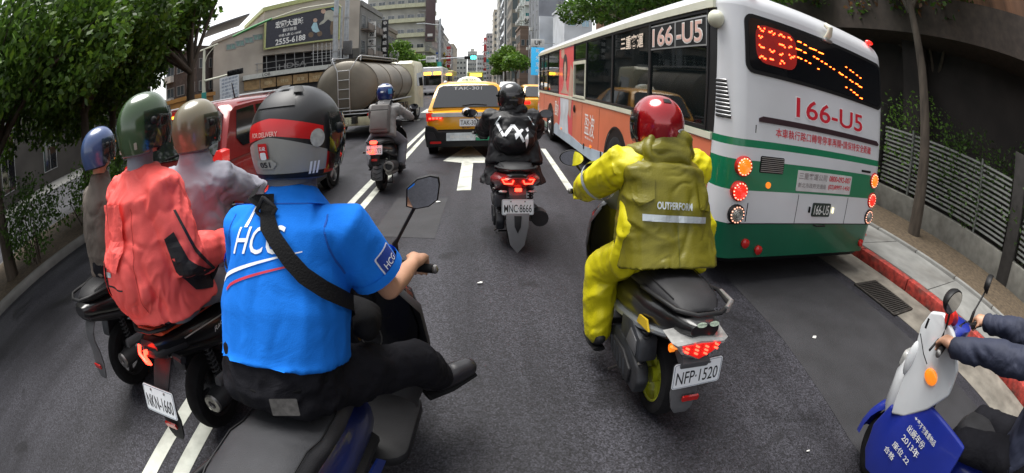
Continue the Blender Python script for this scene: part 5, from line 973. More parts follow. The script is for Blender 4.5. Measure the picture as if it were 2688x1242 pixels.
        for s in (-1, 1): MB().tube([(s*.1, -.28, .66), (s*.2, -.3, .66)], [.012, .02], 8).build('turn_signal', M_DPL, g)
    # engine, drive case, exhaust, shocks
    e = MB().prism([(-.07, .17), (-.1, .26), (-.05, .34), (.12, .37), (.34, .36), (.46, .3), (.44, .2), (.3, .16), (.08, .15)], .09, .165, lambda u, v, h: V((-h, u, v))).build('drive_case', M_ENG, g, bevel=.018)
    MB().prism([(0, .19), (0, .29), (.14, .33), (.32, .31), (.38, .25), (.3, .2), (.12, .18)], .165, .185, lambda u, v, h: V((-h, u, v))).build('case_cover', M_DPL, e, bevel=.008)
    for k in range(5): MB().tube([(-.188, .05+.06*k, .22), (-.188, .09+.06*k, .3)], .006, 6).build('case_rib', M_ENG, e)
    MB().prism([(-.1, .4), (-.06, .52), (.08, .55), (.24, .52), (.22, .4)], .075, .185, lambda u, v, h: V((-h, u, v))).build('air_filter_box', M_ENG, g, bevel=.02)
    MB().prism([(-.06, .42), (-.04, .5), (.06, .52), (.1, .42)], .185, .192, lambda u, v, h: V((-h, u, v))).build('filter_panel', M_GPL, g, bevel=.004)
    spring(g, (-.135, -.04, .62), (-.135, -.03, .24)); spring(g, (.135, -.04, .62), (.135, -.03, .26))
    mf = MB().tube([(.15, .36, .24), (.165, .2, .26), (.17, .1, .285), (.175, -.14, .32), (.175, -.2, .325)], [.045, .05, .062, .066, .058], 16, sq=.85).build('muffler', muffler, g)
    MB().lathe([(.056, 0), (.05, -.012), (.025, -.014), (.02, .0), (.001, .0)], 18, (.175, -.2, .325), 'y').build('muffler_end', M_STEEL, mf); MB().tube([(.175, .1, .35), (.178, -.1, .385)], .02, 8, sq=2).build('heat_shield', M_GPL, mf)
    MB().tube([(-.03, .34, .2), (-.1, .3, .1), (-.16, .36, .02)], .01, 6).build('side_stand', M_STEEL, g); MB().tube([(-.1, .3, .2), (-.13, .18, .075), (.13, .18, .075), (.1, .3, .2)], .012, 6).build('centre_stand', M_BLK, g)
    if 'front' in parts:
        MB().prism(cx(rrect(.36, .46, .08), 0, .78), .23, .285, lambda u, v, h: V((u, v, h))).build('floorboard', M_DPL, g, bevel=.01)
        # leg shield, curved round the rider's knees
        rs = []
        for z, y, hw, b in ((.24, .98, .15, .03), (.4, 1.02, .2, .06), (.6, 1.05, .225, .08), (.78, 1.04, .21, .07), (.88, 1.02, .15, .05)):
            a = [V((hw*cos(pi*k/10), y+b*2.2*sin(pi*k/10)-.06, z)) for k in range(11)]; rs.append(a+[p+V((0, -.03, 0)) for p in a[::-1]])
        MB().rings(rs).build('leg_shield', M_DPL, g, smooth=60)
        rs = []
        for z, y, hw, b in ((.36, 1.06, .13, .1), (.5, 1.1, .175, .15), (.66, 1.1, .19, .17), (.8, 1.08, .165, .15), (.9, 1.03, .1, .1)):
            rs.append([V((hw*cos(2*pi*k/18), y+b*max(-.35, sin(2*pi*k/18)), z)) for k in range(18)])
        MB().rings(rs).build('front_cowl', cowl_front, g, smooth=60)
        MB().prism(cx(rrect(.2, .1, .03), 0, .72), 1.2, 1.255, lambda u, v, h: V((u, h, v))).build('headlight', M_CLR, g, bevel=.01)
        rs = []
        for k in range(11):
            q = rad(-60+k*16); rs.append([V((x, front_y+r_*sin(q), .235+r_*cos(q))) for x, r_ in ((-.07, .25), (-.055, .29), (0, .3), (.055, .29), (.07, .25))])
        MB().rings(rs, False, False, False).build('front_fender', cowl_front if front_y > 1.2 else body2, g, smooth=60)
        for s in (-1, 1): MB().tube([(s*.075, front_y, .235), (s*.07, front_y-.11, .62)], .018, 8).build('fork_leg', M_STEEL, g)
        MB().rings([[V((hw*cos(2*pi*k/16), .98+.075*sin(2*pi*k/16)+dy, z)) for k in range(16)] for z, hw, dy in ((.86, .07, .05), (.93, .13, .03), (1.0, .15, .0), (1.035, .1, -.01), (1.045, .04, 0))]).build('handlebar_cowl', body2, g, smooth=60)
        MB().box((0, .945, 1.03), (.13, .05, .02), Matrix.Rotation(.5, 3, 'X')).build('speedometer', M_DGLS, g, bevel=.008)
        for s in (-1, 1):
            MB().tube([(s*.1, .98, .99), (s*.2, .96, .995), (s*.235, .95, .995)], .017, 8).build('handlebar', M_BLK, g)
            MB().tube([(s*.235, .95, .995), (s*.365, .925, .995)], .0175, 12).build('grip', M_RUB, g); MB().ball((s*.372, .923, .995), (.014, .018, .018), 8, 6).build('bar_end', M_STEEL, g)
            MB().tube([(s*.2, .985, .995), (s*.25, 1.0, .99), (s*.36, .985, .975)], .007, 6).build('brake_lever', M_BLK, g)
            b, h = ((mirL or mir) if s < 0 else mir); mirror(g, s, (s*b[0], b[1], b[2]), (s*h[0], h[1], h[2]), yaw=s*.18, poly=mpoly)
    return g
# ------------------------------------------------------------------ riders
M_SKIN = pm('skin', (.5, .27, .17), .5, var=.08, scale=10, bump=.05, bscale=90)
def ik(a, b, l1, l2, hint):
    a, b, hint = V(a), V(b), V(hint); d = b-a; L_ = min(d.length, (l1+l2)*.995); t = d.normalized(); x = (l1*l1-l2*l2+L_*L_)/(2*L_)
    h = math.sqrt(max(0, l1*l1-x*x)); n = (hint-t*hint.dot(t)).normalized(); return a+t*x+n*h
def hand(mb, wrist, grip, s, k=1.0):
    """palm and five fingers closed on a handlebar grip that runs along x"""
    w, g = V(wrist), V(grip); kn = g+V((0, -.004, .036))
    mb.capsule([(w, .027*k), (w.lerp(kn, .5), .031*k), (kn+V((-s*.012, -.006, 0)), .024*k)], 10); mb.capsule([(w.lerp(kn, .5)+V((s*.018, 0, 0)), .022*k), (kn+V((s*.026, -.004, 0)), .02*k)], 10)
    for i, (off, ln) in enumerate(((.034, .9), (.012, 1.0), (-.012, .97), (-.034, .8))):
        p = [kn+V((s*off*1.05, 0, 0))]
        for q in (60, 10, -40, -90): p.append(g+V((s*off, .034*cos(rad(q))*ln, .034*sin(rad(q)))))
        mb.capsule([(p[0], .0115*k), (p[1], .0108*k), (p[2], .0102*k), (p[3], .0095*k), (p[4]+V((0, -.008, 0)), .0085*k)], 8)
    mb.capsule([(w.lerp(kn, .35)+V((-s*.02, 0, -.008)), .014*k), (g+V((-s*.05, -.024, .004)), .012*k), (g+V((-s*.045, -.004, -.03)), .01*k), (g+V((-s*.03, .02, -.03)), .009*k)], 8)
class Rider:
    def __init__(s, label, loc, rz, H, C, N, HD, hands, side=0, sw=.19, hw=.17, lean=0, knees=None, feet=None, grp='riders waiting in the traffic', scale=1.0, elbow=(.7, -.35, -.6), elbows=None):
        s.o = thing('person', label, 'person', loc, rz, grp, rot=(0, lean, rz)); s.H, s.C, s.N, s.HD = V(H), V(C), V(N), V(HD)
        s.side = Matrix.Rotation(side, 3, 'Z') @ V((1, 0, 0)); s.fw = Matrix.Rotation(side, 3, 'Z') @ V((0, 1, 0)); s.sw, s.hw, s.k = sw, hw, scale
        s.sh = {q: s.C+s.side*sw*q+V((0, 0, .02)) for q in (-1, 1)}
        s.hd = {q: V(hands[q]) for q in hands}; s.el = {}; s.wr = {}
        for q in s.hd:
            e = elbow[q] if isinstance(elbow, dict) else elbow
            s.wr[q] = s.hd[q]+V((0, -.085, .04)); s.el[q] = V(elbows[q]) if elbows and q in elbows else ik(s.sh[q], s.wr[q], .3*scale, .27*scale, V((q*e[0], e[1], e[2])))
        s.hp = {q: s.H+V((q*.095, .02, -.02)) for q in (-1, 1)}
        knees = knees or {}; feet = feet or {}
        s.ft = {q: V(feet.get(q, (q*.13, .78, .36))) for q in (-1, 1)}
        s.kn = {q: V(knees[q]) if q in knees else ik(s.hp[q], s.ft[q], .42*scale, .41*scale, V((q*.3, .7, 1))) for q in (-1, 1)}
    def torso(s, mb, g=0.0, belly=0, hem=.03, coll=.05, collr=.075, pw=2.5, flare=0, shw=1.0):
        H, C, N = s.H, s.C, s.N; sp = (C-H).normalized(); back = -s.fw
        mid = H.lerp(C, .5)+back*.02+s.fw*belly*.3
        q = [(H-sp*hem, s.hw+g+flare, .135+g+belly+flare*.6), (H+sp*.08, s.hw+.004+g+flare*.5, .128+g+belly), (mid, s.hw-.004+g+belly*.4, .125+g+belly*.8), (H.lerp(C, .8), s.sw-.012+g, .135+g), (C, s.sw+.005+g*shw, .118+g), (C.lerp(N, .45), s.sw*.72+g*.5, .095+g*.6), (C.lerp(N, .8), .095+g*.4, .082+g*.4), (N, collr+g*.2, collr+.004+g*.2), (N+(N-C).normalized()*coll, collr, collr+.004)]
        P = [a[0] for a in q]; secs = []
        for i, (c, w, d) in enumerate(q):
            t = (P[min(i+1, len(P)-1)]-P[max(i-1, 0)]); secs.append((c, s.side, w, d, t))
        return loft_torso(mb, secs, 22, pw)
    def arm(s, mb, q, r0=.06, r1=.045, r2=.03, to=1.0, cap=True):
        a, e, w = s.sh[q], s.el[q], s.wr[q]
        pts = [(a-s.side*q*.05+V((0, 0, -.015)), r0*.95), (a+(e-a)*.05, r0*1.05), (a.lerp(e, .5), (r0+r1)/2*1.02), (e, r1*1.03), (e.lerp(w, .45), (r1*1.0+r2*.3)/1.25)]
        if to >= 1: pts.append((w, r2))
        elif to < .5: pts = pts[:2]+[(a.lerp(e, to*2*.5), (r0+r1)/2*1.02), (a.lerp(e, to*2), r1*1.1)]
        else: pts = pts[:4]+[(e.lerp(w, (to-.5)*2), r1*1.0)]
        if to < .5: mb.tube([q_[0] for q_ in pts], [q_[1] for q_ in pts], 16)
        else: mb.capsule(pts, 14)
    def leg(s, mb, q, r0=.085, r1=.06, r2=.045, to=1.0):
        h, k, f = s.hp[q], s.kn[q], s.ft[q]; mb.capsule([(h, r0), (h.lerp(k, .5), (r0+r1)/2*1.03), (k, r1*1.02)], 14)
        mb.capsule([(k, r1), (k.lerp(f, .35), r1*.98), (k.lerp(f, to), r2)], 12)
    def body(s, fingers=True, vox=.011, mat=None):
        mb = MB(); s.torso(mb, -.02, coll=.06, collr=.055)
        for q in (-1, 1): s.leg(mb, q, .07, .05, .035); mb.capsule([(s.ft[q]+V((0, 0, .03)), .032), (s.ft[q]+V((0, .0, -.03)), .03)], 10)
        for q in s.hd: s.arm(mb, q, .047, .038, .027); hand(mb, s.wr[q], s.hd[q], q)
        hd = s.HD; mb.capsule([(s.N, .055), (hd+V((0, -.01, -.06)), .055)], 12); mb.ball(hd, (.075, .095, .11), 16, 10); mb.ball(hd+s.fw*.075+V((0, 0, -.06)), (.05, .045, .05), 12, 8)
        mb.capsule([(hd+s.fw*.09+V((0, 0, .01)), .012), (hd+s.fw*.112+V((0, 0, -.02)), .015)], 8)
        for q in (-1, 1): mb.ball(hd+s.side*q*.077, (.012, .024, .032), 8, 6)
        return fuse(mb, 'body', mat or M_SKIN, s.o, vox, 2)
    def trousers(s, mat, g=.015, fold=.006, seed=1, vox=.013, to=.93):
        mb = MB(); s.torso_pelvis(mb, g)
        for q in (-1, 1): s.leg(mb, q, .075+g, .055+g, .048+g*.8, to)
        return fuse(mb, 'trousers', mat, s.o, vox, 2, fold, 6, fold*.9, 7, seed=seed)
    def torso_pelvis(s, mb, g):
        sp = (s.C-s.H).normalized(); secs = [(s.H-sp*.1, s.side, s.hw-.02+g, .11+g, sp), (s.H-sp*.04, s.side, s.hw+g, .14+g, sp), (s.H+sp*.05, s.side, s.hw-.005+g, .13+g, sp), (s.H+sp*.1, s.side, s.hw-.012+g, .12+g, sp)]
        loft_torso(mb, secs, 20, 2.5)
    def shoes(s, mat, sole=None, dirs=None, k=1.0):
        for q in (-1, 1):
            f = s.ft[q]; d = V((dirs or {}).get(q, (q*.02, 1, -.12))).normalized()
            sh = MB(); sh.capsule([(f+V((0, 0, -.0))-d*.05, .04*k), (f-V((0, 0, .03))+d*.0, .044*k), (f+d*.09-V((0, 0, .03)), .046*k), (f+d*.16-V((0, 0, .036)), .04*k)], 12); sh.capsule([(f+V((0, 0, .03)), .045*k), (f-V((0, 0, .02)), .047*k)], 12)
            o = fuse(sh, 'shoe', mat, s.o, .008, 3)
            MB().tube([f-d*.075-V((0, 0, .05+.018*k)), f+d*.05-V((0, 0, .052+.022*k)), f+d*.19-V((0, 0, .05+.022*k))], [.038*k, .046*k, .036*k], 10, sq=.35).build('sole', sole or M_RUB, o)
    def gloves(s, mat):
        for q in s.hd:
            mb = MB(); hand(mb, s.wr[q], s.hd[q], q, 1.18); mb.capsule([(s.wr[q]+(s.el[q]-s.wr[q]).normalized()*.03, .035), (s.wr[q], .033)], 10); fuse(mb, 'glove', mat, s.o, .007, 2)
class Helmet:
    """open or full face shell; azimuth 0 = back, positive to the wearer's right; elevation in degrees"""
    def __init__(s, parent, c, mat, R=(.132, .158, .142), yaw=0, pitch=0, roll=0, full=False, name='helmet', low=-48, front=8, trim=None):
        s.c = V(c); s.R = R; s.M = Matrix.Rotation(yaw, 3, 'Z') @ Matrix.Rotation(roll, 3, 'Y') @ Matrix.Rotation(pitch, 3, 'X'); s.full = full; s.low = low; s.front = front
        NA, NE = 48, 18; vs, fs = [], []
        for layer, k in ((0, 1), (1, .9)):
            for a in range(NA):
                az = -180+360*a/NA; lo = s.bottom(az)
                for e in range(NE): vs.append(s.P(az, 90-.01-(90-lo)*e/(NE-1), k))
        n = NA*NE
        for a in range(NA):
            b = (a+1) % NA
            for e in range(NE-1):
                fs.append((a*NE+e, b*NE+e, b*NE+e+1, a*NE+e+1)); fs.append((n+a*NE+e, n+a*NE+e+1, n+b*NE+e+1, n+b*NE+e))
            fs.append((a*NE+NE-1, b*NE+NE-1, n+b*NE+NE-1, n+a*NE+NE-1))
        m = MB().add(vs, fs); s.o = m.build(name, mat, parent, smooth=50); s.bv = bvh(s.o)
        MB().tube([s.P(-180+360*a/NA, s.bottom(-180+360*a/NA), .975) for a in range(NA)], .006, 6, closed=True).build('edge_trim', trim or M_BLK, s.o)
    def bottom(s, az):
        f = max(0, -cos(rad(az)));  # 0 at the sides, 1 at the front
        t = min(1, max(0, (abs(az)-82)/30)); t = t*t*(3-2*t); lo = s.low-6*sin(rad(min(180, abs(az))))**2
        return lo*(1-t)+s.front*t
    def P(s, az, el, k=1.0):
        a, e = rad(az), rad(el); r = s.R; h = cos(e)**.86 if e >= 0 else cos(e*.62); x, y = sin(a), cos(a)
        return s.c+s.M @ V((r[0]*k*h*math.copysign(abs(x)**.9, x), -r[1]*k*h*math.copysign(abs(y)**.95, y)*(1-.1*max(0, -sin(e))*max(0, y)), r[2]*k*sin(e)))
    def patch(s, name, lo, hi, a0, a1, mat, k=1.012, n=24, m=8, parent=None, thick=True):
        """a raised panel on the shell between two elevation curves"""
        g = lambda u, v, kk: s.P(a0+(a1-a0)*u, lo(a0+(a1-a0)*u)+(hi(a0+(a1-a0)*u)-lo(a0+(a1-a0)*u))*v, kk)
        mb = MB().grid(n, m, lambda u, v: g(u, v, k))
        return mb.build(name, mat, parent or s.o, smooth=60)
    def visor(s, mat, lo=-42, hi=22, a=105, k=1.06):
        v = MB(); v.grid(24, 8, lambda u, w: s.P(180-a+2*a*u, lo+(hi-lo)*w+0*u, k)); o = v.build('visor', mat, s.o, smooth=60)
        for q in (-1, 1): MB().ball(s.P(q*92, 4, 1.04), .018, 10, 6).build('visor_pivot', M_BLK, s.o)
        return o
    def pad(s, mat):
        """neck roll under the back of the shell"""
        MB().tube([s.P(az, s.bottom(az)-3, .86) for az in range(-100, 101, 10)], .022, 10).build('neck_padding', mat, s.o)
    def strap(s, mat):
        for q in (-1, 1): MB().tube([s.P(q*95, s.low, .9), s.P(q*140, s.low-22, .8), s.P(q*175, s.low-38, .85)], .008, 6, sq=.4).build('chin_strap', mat, s.o)
    def fn(s, az, el): 
        c = s.P(az, el, 1.0); n = (s.P(az, el, 1.1)-c).normalized(); ux = (s.P(az+4, el)-s.P(az-4, el)).normalized(); uy = n.cross(ux); return plane_fn(c, ux, uy)
M_VIS = glass_mat('visor plastic', (.05, .06, .06), .6)
# ================================================================== blue-shirted rider, nearest
B_LOC, B_RZ = (-.63, .65, 0), -.11
M_NAVY = pm('navy paint', (.012, .022, .12), .3, var=.1, coat=.6); M_DARK = pm('black gloss paint', (.01, .01, .012), .25, coat=.6, var=.1)
M_GSEAT = pm('grey seat vinyl', (.035, .036, .04), .6, spec=.3, var=.12, scale=12, bump=.2, bscale=260)
sc1 = scooter('scooter', 'dark blue scooter with wide grey seat under the blue-shirted rider', 'scooter', B_LOC, B_RZ, M_NAVY, M_DPL, seat=M_GSEAT, cowl_front=M_DARK, plate=None, tail='hook', mir=((.2, .985, 1.02), (.33, .965, 1.28)), mpoly=[(-.065, -.05), (-.03, -.062), (.02, -.055), (.055, -.03), (.064, .03), (.06, .058), (.03, .066), (-.02, .055), (-.06, .02)])
MB().prism([(-.1, .46), (.16, .5), (.44, .42), (.5, .34), (.1, .4)], .18, .19, lambda u, v, h: V((h, u, v))).build('side_stripe', pm('blue decal', (.02, .05, .3), .35, var=.1, coat=.5), sc1)
for ch in sc1.children:
    if ch.name.split('.')[0] in ('leg_shield', 'front_cowl', 'floorboard'): ch.scale.x = 1.38
# key ring hanging at the leg shield
MB().tube([(.06+.05*cos(q), .93, .66+.07*sin(q)) for q in (2*pi*k/16 for k in range(16))], .003, 6, closed=True).build('key_loop', M_STEEL, sc1)
MB().capsule([((.0, .93, .72), .011), ((.005, .925, .64), .008)], 8).build('key', pm('brass', (.35, .22, .06), .35, .9), sc1)
r = Rider('rider in a blue polo shirt and black and red helmet, nearest the camera', B_LOC, B_RZ, (-.035, .36, .87), (-.0, .53, 1.28), (.0, .575, 1.4), (-.0, .635, 1.54), {1: (.3, .945, 1.0), -1: (-.3, .945, 1.0)}, sw=.185, hw=.19, knees={1: (.3, .76, .66), -1: (-.3, .76, .66)}, feet={1: (.33, .99, .42), -1: (-.2, .9, .36)}, elbows={1: (.285, .62, 1.06), -1: (-.285, .62, 1.06)})
r.body(vox=.008)
M_POLO = pm('blue polo knit', (.012, .175, .7), .9, spec=.12, var=.1, scale=5, bump=.15, bscale=300, bump2=.15, b2scale=9)
mb = MB(); r.torso(mb, .022, belly=.03, hem=-.055, coll=.01, collr=.072, flare=.012)
for q in (-1, 1): r.arm(mb, q, .082, .08, .06, to=.34)
polo = fuse(mb, 'polo_shirt', M_POLO, r.o, .009, 3, .009, 4, .005, 5, axis=(1.2, 1.2, .5), seed=3); pb = bvh(polo)
M_COLL = pm('polo collar', (.1, .11, .14), .8, var=.1, bump=.1, bscale=200)
rs = []
for z, rr in ((-.01, .088), (.02, .082), (.06, .076), (.105, .072), (.1, .078), (.05, .084)):
    c = r.N+(r.N-r.C).normalized()*(z-.02); rs.append([c+V((rr*cos(2*pi*k/22), rr*1.06*sin(2*pi*k/22), 0)) for k in range(22)])
MB().rings(rs, True, False, False).build('collar', M_COLL, r.o, smooth=60)
for q in (-1, 1):   # sleeve hem band
    a, e = r.sh[q], r.el[q]; d = (e-a).normalized(); c = a.lerp(e, .68)
    MB().tube([c-d*.022, c+d*.008], [.0915, .0925], 22, cap=False).build('sleeve_band', M_POLO, polo)
bk = plane_fn((-.03, .40, 1.30), (1, .0, 0), (.0, .3, 1))
M_LOGO = pm('white print', (.8, .82, .85), .6, var=.03); M_LRED = pm('red print', (.55, .03, .06), .6)
text('shirt_logo', 'HCG', plane_fn(bk(.0, .0), (1, 0, .04), (0, .38, 1)), M_LOGO, polo, w=.19, h=.078, bold=.006, target=pb, cell=.012, shear=.25, off=.003)
decal('shirt_logo', [[(-.062, .035), (-.048, .035), (-.03, .128), (-.042, .13)]], bk, M_LOGO, polo, target=pb, cell=.012)
sw_ = [(x, -.088+.075*((x+.13)/.26)**.7-.012) for x in [(-.15+.3*k/14) for k in range(15)] if x+.13 >= 0 or True] if False else [(-.15+.3*k/14, -.115+.09*(k/14)**.65) for k in range(15)]
decal('shirt_swoosh', [[(u, v) for u, v in sw_]+[(u, v-.014*(1-.8*i/14)) for i, (u, v) in list(enumerate(sw_))[::-1]]], bk, M_LOGO, polo, target=pb, cell=.012)
decal('shirt_swoosh', [[(u+.03, v-.024) for u, v in sw_[:12]]+[(u+.03, v-.033+.004*i/12) for i, (u, v) in list(enumerate(sw_[:12]))[::-1]]], bk, M_LRED, polo, target=pb, cell=.012)
for u0, v0, u1, v1 in ((.19, .07, .225, -.1), (-.16, .07, -.195, -.1), (-.1, .1, .16, .1)): decal('shirt_seam', [[(u0, v0), (u0+.004, v0+.003), (u1+.004, v1+.003), (u1, v1)]], bk, pm('dark blue seam', (.006, .08, .4), .9), polo, off=.002, target=pb, cell=.02)
# sleeve badge
c = r.sh[1].lerp(r.el[1], .55); d = (r.el[1]-r.sh[1]).normalized(); n_ = V((.9, -.35, .25)).normalized(); ux = d.cross(n_).normalized()
sf_ = plane_fn(c, (ux*1.0), -d)
if (sf_(0, 0, 1)-sf_(0, 0, 0)).dot(V((1, -.3, .3))) < 0: sf_ = plane_fn(c, -ux, -d)
decal('sleeve_badge', [rrect(.075, .085, .006)], sf_, M_LOGO, polo, target=pb, cell=.01); decal('sleeve_badge', [rrect(.068, .078, .005)], sf_, pm('badge blue', (.015, .05, .3), .6), polo, target=pb, cell=.01, off=.005)
text('badge_lettering', 'HCG', sf_, M_LOGO, polo, w=.05, h=.022, target=pb, cell=.01, off=.007)
# cross-body strap laid over the back, buckle and bag
M_WEB = pm('black webbing', (.008, .008, .009), .8, spec=.15, var=.2, bump=.3, bscale=160)
cur = [(-.05, 1.395), (-.025, 1.378), (.0, 1.352), (.045, 1.315), (.09, 1.265), (.125, 1.225)]
tm = MB(); r.torso(tm, .022, belly=.03, hem=-.055, coll=.01, collr=.072, flare=.012); tbv = BVHTree.FromPolygons([V(v_) for v_ in tm.v], tm.f)
cur = [V((x, .36, z)) for x, z in cur]+[V((.165, .38, 1.18)), V((.2, .42, 1.13)), V((.228, .475, 1.08)), V((.24, .54, 1.03)), V((.225, .6, .98))]
rows = []
for i, c_ in enumerate(cur):
    t = (cur[min(i+1, len(cur)-1)]-cur[max(i-1, 0)]).normalized(); out = (c_-V((0, .53, c_.z))).normalized(); nrm = t.cross(out).normalized(); row = []
    for k in (-.023, -.0115, 0, .0115, .023):
        p_ = c_+nrm*k; h, nn, _, _ = tbv.ray_cast(p_+out*.3, -out, .6); row.append((h if h else p_)+out*.017)
    rows.append(row)
rows = [[V(c_)+V((-.8, 0, -.35))*k for k in (-.023, -.0115, 0, .0115, .023)] for c_ in ((-.098, .56, 1.425), (-.088, .5, 1.424), (-.072, .445, 1.412))]+rows
st_ = MB().rings(rows, False, False, False); st_.build('bag_strap', M_WEB, r.o, smooth=60)
bc = rows[4][2]; M_BK = Matrix.Rotation(-.9, 3, 'Y')
for dz in (-.026, .026): MB().box(bc+M_BK @ V((0, -.008, dz)), (.058, .01, .012), M_BK).build('strap_buckle', M_DPL, r.o, bevel=.003)
for dx in (-.027, .027): MB().box(bc+M_BK @ V((dx, -.008, 0)), (.01, .01, .05), M_BK).build('strap_buckle', M_DPL, r.o, bevel=.003)
bg_ = MB(); bg_.capsule([((.2, .57, .94), .05), ((.17, .67, .92), .06), ((.08, .72, .91), .06)], 12); fuse(bg_, 'bag', M_WEB, r.o, .015, 4, .006, 9)
M_JEAN = pm('black trousers', (.009, .009, .012), .85, spec=.15, var=.25, scale=9, bump=.2, bscale=250, bump2=.3, b2scale=10)
r.trousers(M_JEAN, .032, .014, 5, vox=.010, to=1.0)
MB().tube([r.H+V((0, .02, 0))+V(((.205)*cos(q), (.175)*sin(q), .055+.06*sin(q)*.4)) for q in (2*pi*k/28 for k in range(28))], .014, 8, sq=1.7, closed=True).build('belt', M_WEB, r.o)
decal('belt_patch', [rrect(.085, .055, .004)], plane_fn((.075, .175, .915), (1, .3, 0), (0, .2, 1)), pm('leather patch', (.1, .095, .09), .7, var=.4, scale=60), r.o, target=None, off=.02)
r.shoes(pm('black leather', (.018, .017, .02), .35, var=.2, coat=.2), dirs={1: (.72, .62, .12), -1: (-.1, 1, -.1)}, k=1.25)
hm = Helmet(r.o, r.HD+V((0, -.0, .02)), pm('matt black helmet', (.016, .016, .018), .4, var=.15, coat=.15), R=(.143, .168, .152), yaw=-.03, pitch=-.08, low=-50, front=-2)
M_HRED = pm('red helmet band', (.6, .012, .015), .35, coat=.4, var=.1); M_HGR = pm('grey helmet panel', (.3, .3, .28), .4, coat=.3, var=.12)
hm.patch('red_band', lambda a: -2-abs(a)*.12+(18 if a > 0 else 12)*cos(rad(a))*.25, lambda a: 16+5*cos(rad(a*1.3))-abs(a)*.12, -80, 68, M_HRED, 1.012)
hm.patch('grey_panel', lambda a: -43, lambda a: -5+6*cos(rad(a*1.4))-abs(a)*.16, -70, 74, M_HGR, 1.014)
hm.patch('red_edge', lambda a: -50, lambda a: -18-(a-66)*.3, 66, 92, M_HRED, 1.01)
hm.patch('crown_vent', lambda a: 34, lambda a: 58, -32, 32, pm('dark grey shell', (.03, .03, .033), .5, var=.2), 1.02)
for k, (a0, a1, e0, e1) in enumerate(((-48, -28, 52, 66), (28, 48, 52, 66), (-14, 14, 62, 72))): hm.patch('vent_fin', lambda a, e0=e0: e0, lambda a, e1=e1: e1, a0, a1, M_BLK, 1.05)
text('helmet_lettering', 'FOR DELIVERY', hm.fn(-4, 4), pm('pale red print', (.75, .5, .45), .5), hm.o, w=.1, h=.014, target=hm.bv, off=.009, cell=.01)
decal('helmet_sticker', [rrect(.036, .045, .003)], hm.fn(-6, -13), M_HRED, hm.o, target=hm.bv, off=.009, cell=.01); text('helmet_lettering', '五級', hm.fn(-6, -10), M_LOGO, hm.o, w=.026, h=.012, target=hm.bv, off=.011, cell=.01)
decal('helmet_sticker', [rrect(.024, .022, .006)], hm.fn(-6, -18), M_LOGO, hm.o, target=hm.bv, off=.011, cell=.01)
decal('helmet_tag', [[(-.042, 0), (-.026, .014), (.026, .014), (.042, 0), (.026, -.014), (-.026, -.014)]], hm.fn(-6, -28), pm('tag pale', (.35, .35, .33), .5), hm.o, target=hm.bv, off=.009, cell=.01); text('helmet_lettering', '051', hm.fn(-6, -28), M_TXTK, hm.o, w=.04, h=.017, bold=.02, target=hm.bv, off=.011, cell=.01)
decal('helmet_sticker', [[(.026*cos(q), .026*sin(q)) for q in (2*pi*k/20 for k in range(20))]], hm.fn(58, -4), pm('round sticker', (.45, .47, .45), .5, var=.2, scale=60), hm.o, target=hm.bv, off=.009, cell=.01)
for k in range(3): decal('helmet_stripe', [[(-.003, -.018), (.004, -.018), (.007, .018), (0, .018)]], hm.fn(48+5*k, -36), M_LOGO, hm.o, target=hm.bv, off=.01, cell=.01)
hm.patch('rear_lip', lambda a: -50, lambda a: -43, -72, 72, M_BLK, 1.02); hm.visor(M_VIS); hm.pad(M_COLL); hm.strap(M_WEB)
# ================================================================== two-up scooter on the left: grey jacket driver, coral raincoat pillion
N_LOC, N_RZ, N_LEAN = (-1.52, 1.56, 0), -.08, -.005
M_BLKP = pm('black scooter paint', (.009, .009, .01), .3, coat=.5, var=.1); M_CORP = pm('orange red trim', (.62, .07, .02), .35, coat=.4, var=.1)
sc2 = scooter('scooter', 'black scooter with orange-red side trim carrying two riders', 'scooter', N_LOC, N_RZ, M_BLKP, M_BLKP, plate='NKN-1660', plate_c=(0, -.44, .47), plate_tilt=.38, tail='hook', lean=N_LEAN, fender=M_DPL)
MB().rings([ring_poly(hw, z0, z1, y) for y, hw, z0, z1 in ((.5, .02, .74, .745), (.3, .172, .725, .765), (.05, .185, .735, .785), (-.15, .165, .755, .8), (-.3, .12, .77, .8))]).build('upper_trim', M_CORP, sc2, smooth=50)
for s_ in (-1, 1): MB().tube([(s_*.178, .4, .63), (s_*.176, .1, .67), (s_*.14, -.18, .7)], .004, 6).build('chrome_line', M_ALU, sc2)
text('body_lettering', 'Racing S', plane_fn((.172, .12, .64), (0, 1, .12), (-.1, 0, 1)), M_TXTW, sc2, w=.2, h=.03, shear=.3, off=.012)
M_GJ = pm('grey jacket nylon', (.3, .3, .35), .6, var=.1, scale=4, bump=.15, bscale=200, spec=.2, crinkle=.8, cscale=5)
d = Rider('rider in a grey jacket and khaki helmet driving the two-up scooter', N_LOC, N_RZ, (0, .3, .83), (.01, .33, 1.31), (.015, .34, 1.44), (.025, .36, 1.585), {1: (.3, .945, 1.0), -1: (-.3, .945, 1.0)}, sw=.2, hw=.18, lean=N_LEAN, side=-.05)
d.body()
mb = MB(); d.torso(mb, .035, hem=.05, coll=.045, collr=.085, flare=.02)
for q in (-1, 1): d.arm(mb, q, .09, .075, .055)
gj = fuse(mb, 'jacket', M_GJ, d.o, .010, 1, .009, 5, .013, 5.5, seed=11); gb = bvh(gj)
text('jacket_lettering', 'FE', plane_fn((-.02, .2, 1.16), (1, 0, 0), (0, 0, 1)), pm('grey print', (.14, .13, .14), .7), gj, w=.06, h=.035, target=gb, cell=.015)
d.trousers(pm('dark blue trousers', (.03, .035, .05), .8, var=.2), .02, .006, 4); d.shoes(M_DPL); d.gloves(M_WEB)
M_KH = pm('khaki helmet', (.19, .165, .105), .28, coat=.5, var=.08, scale=3)
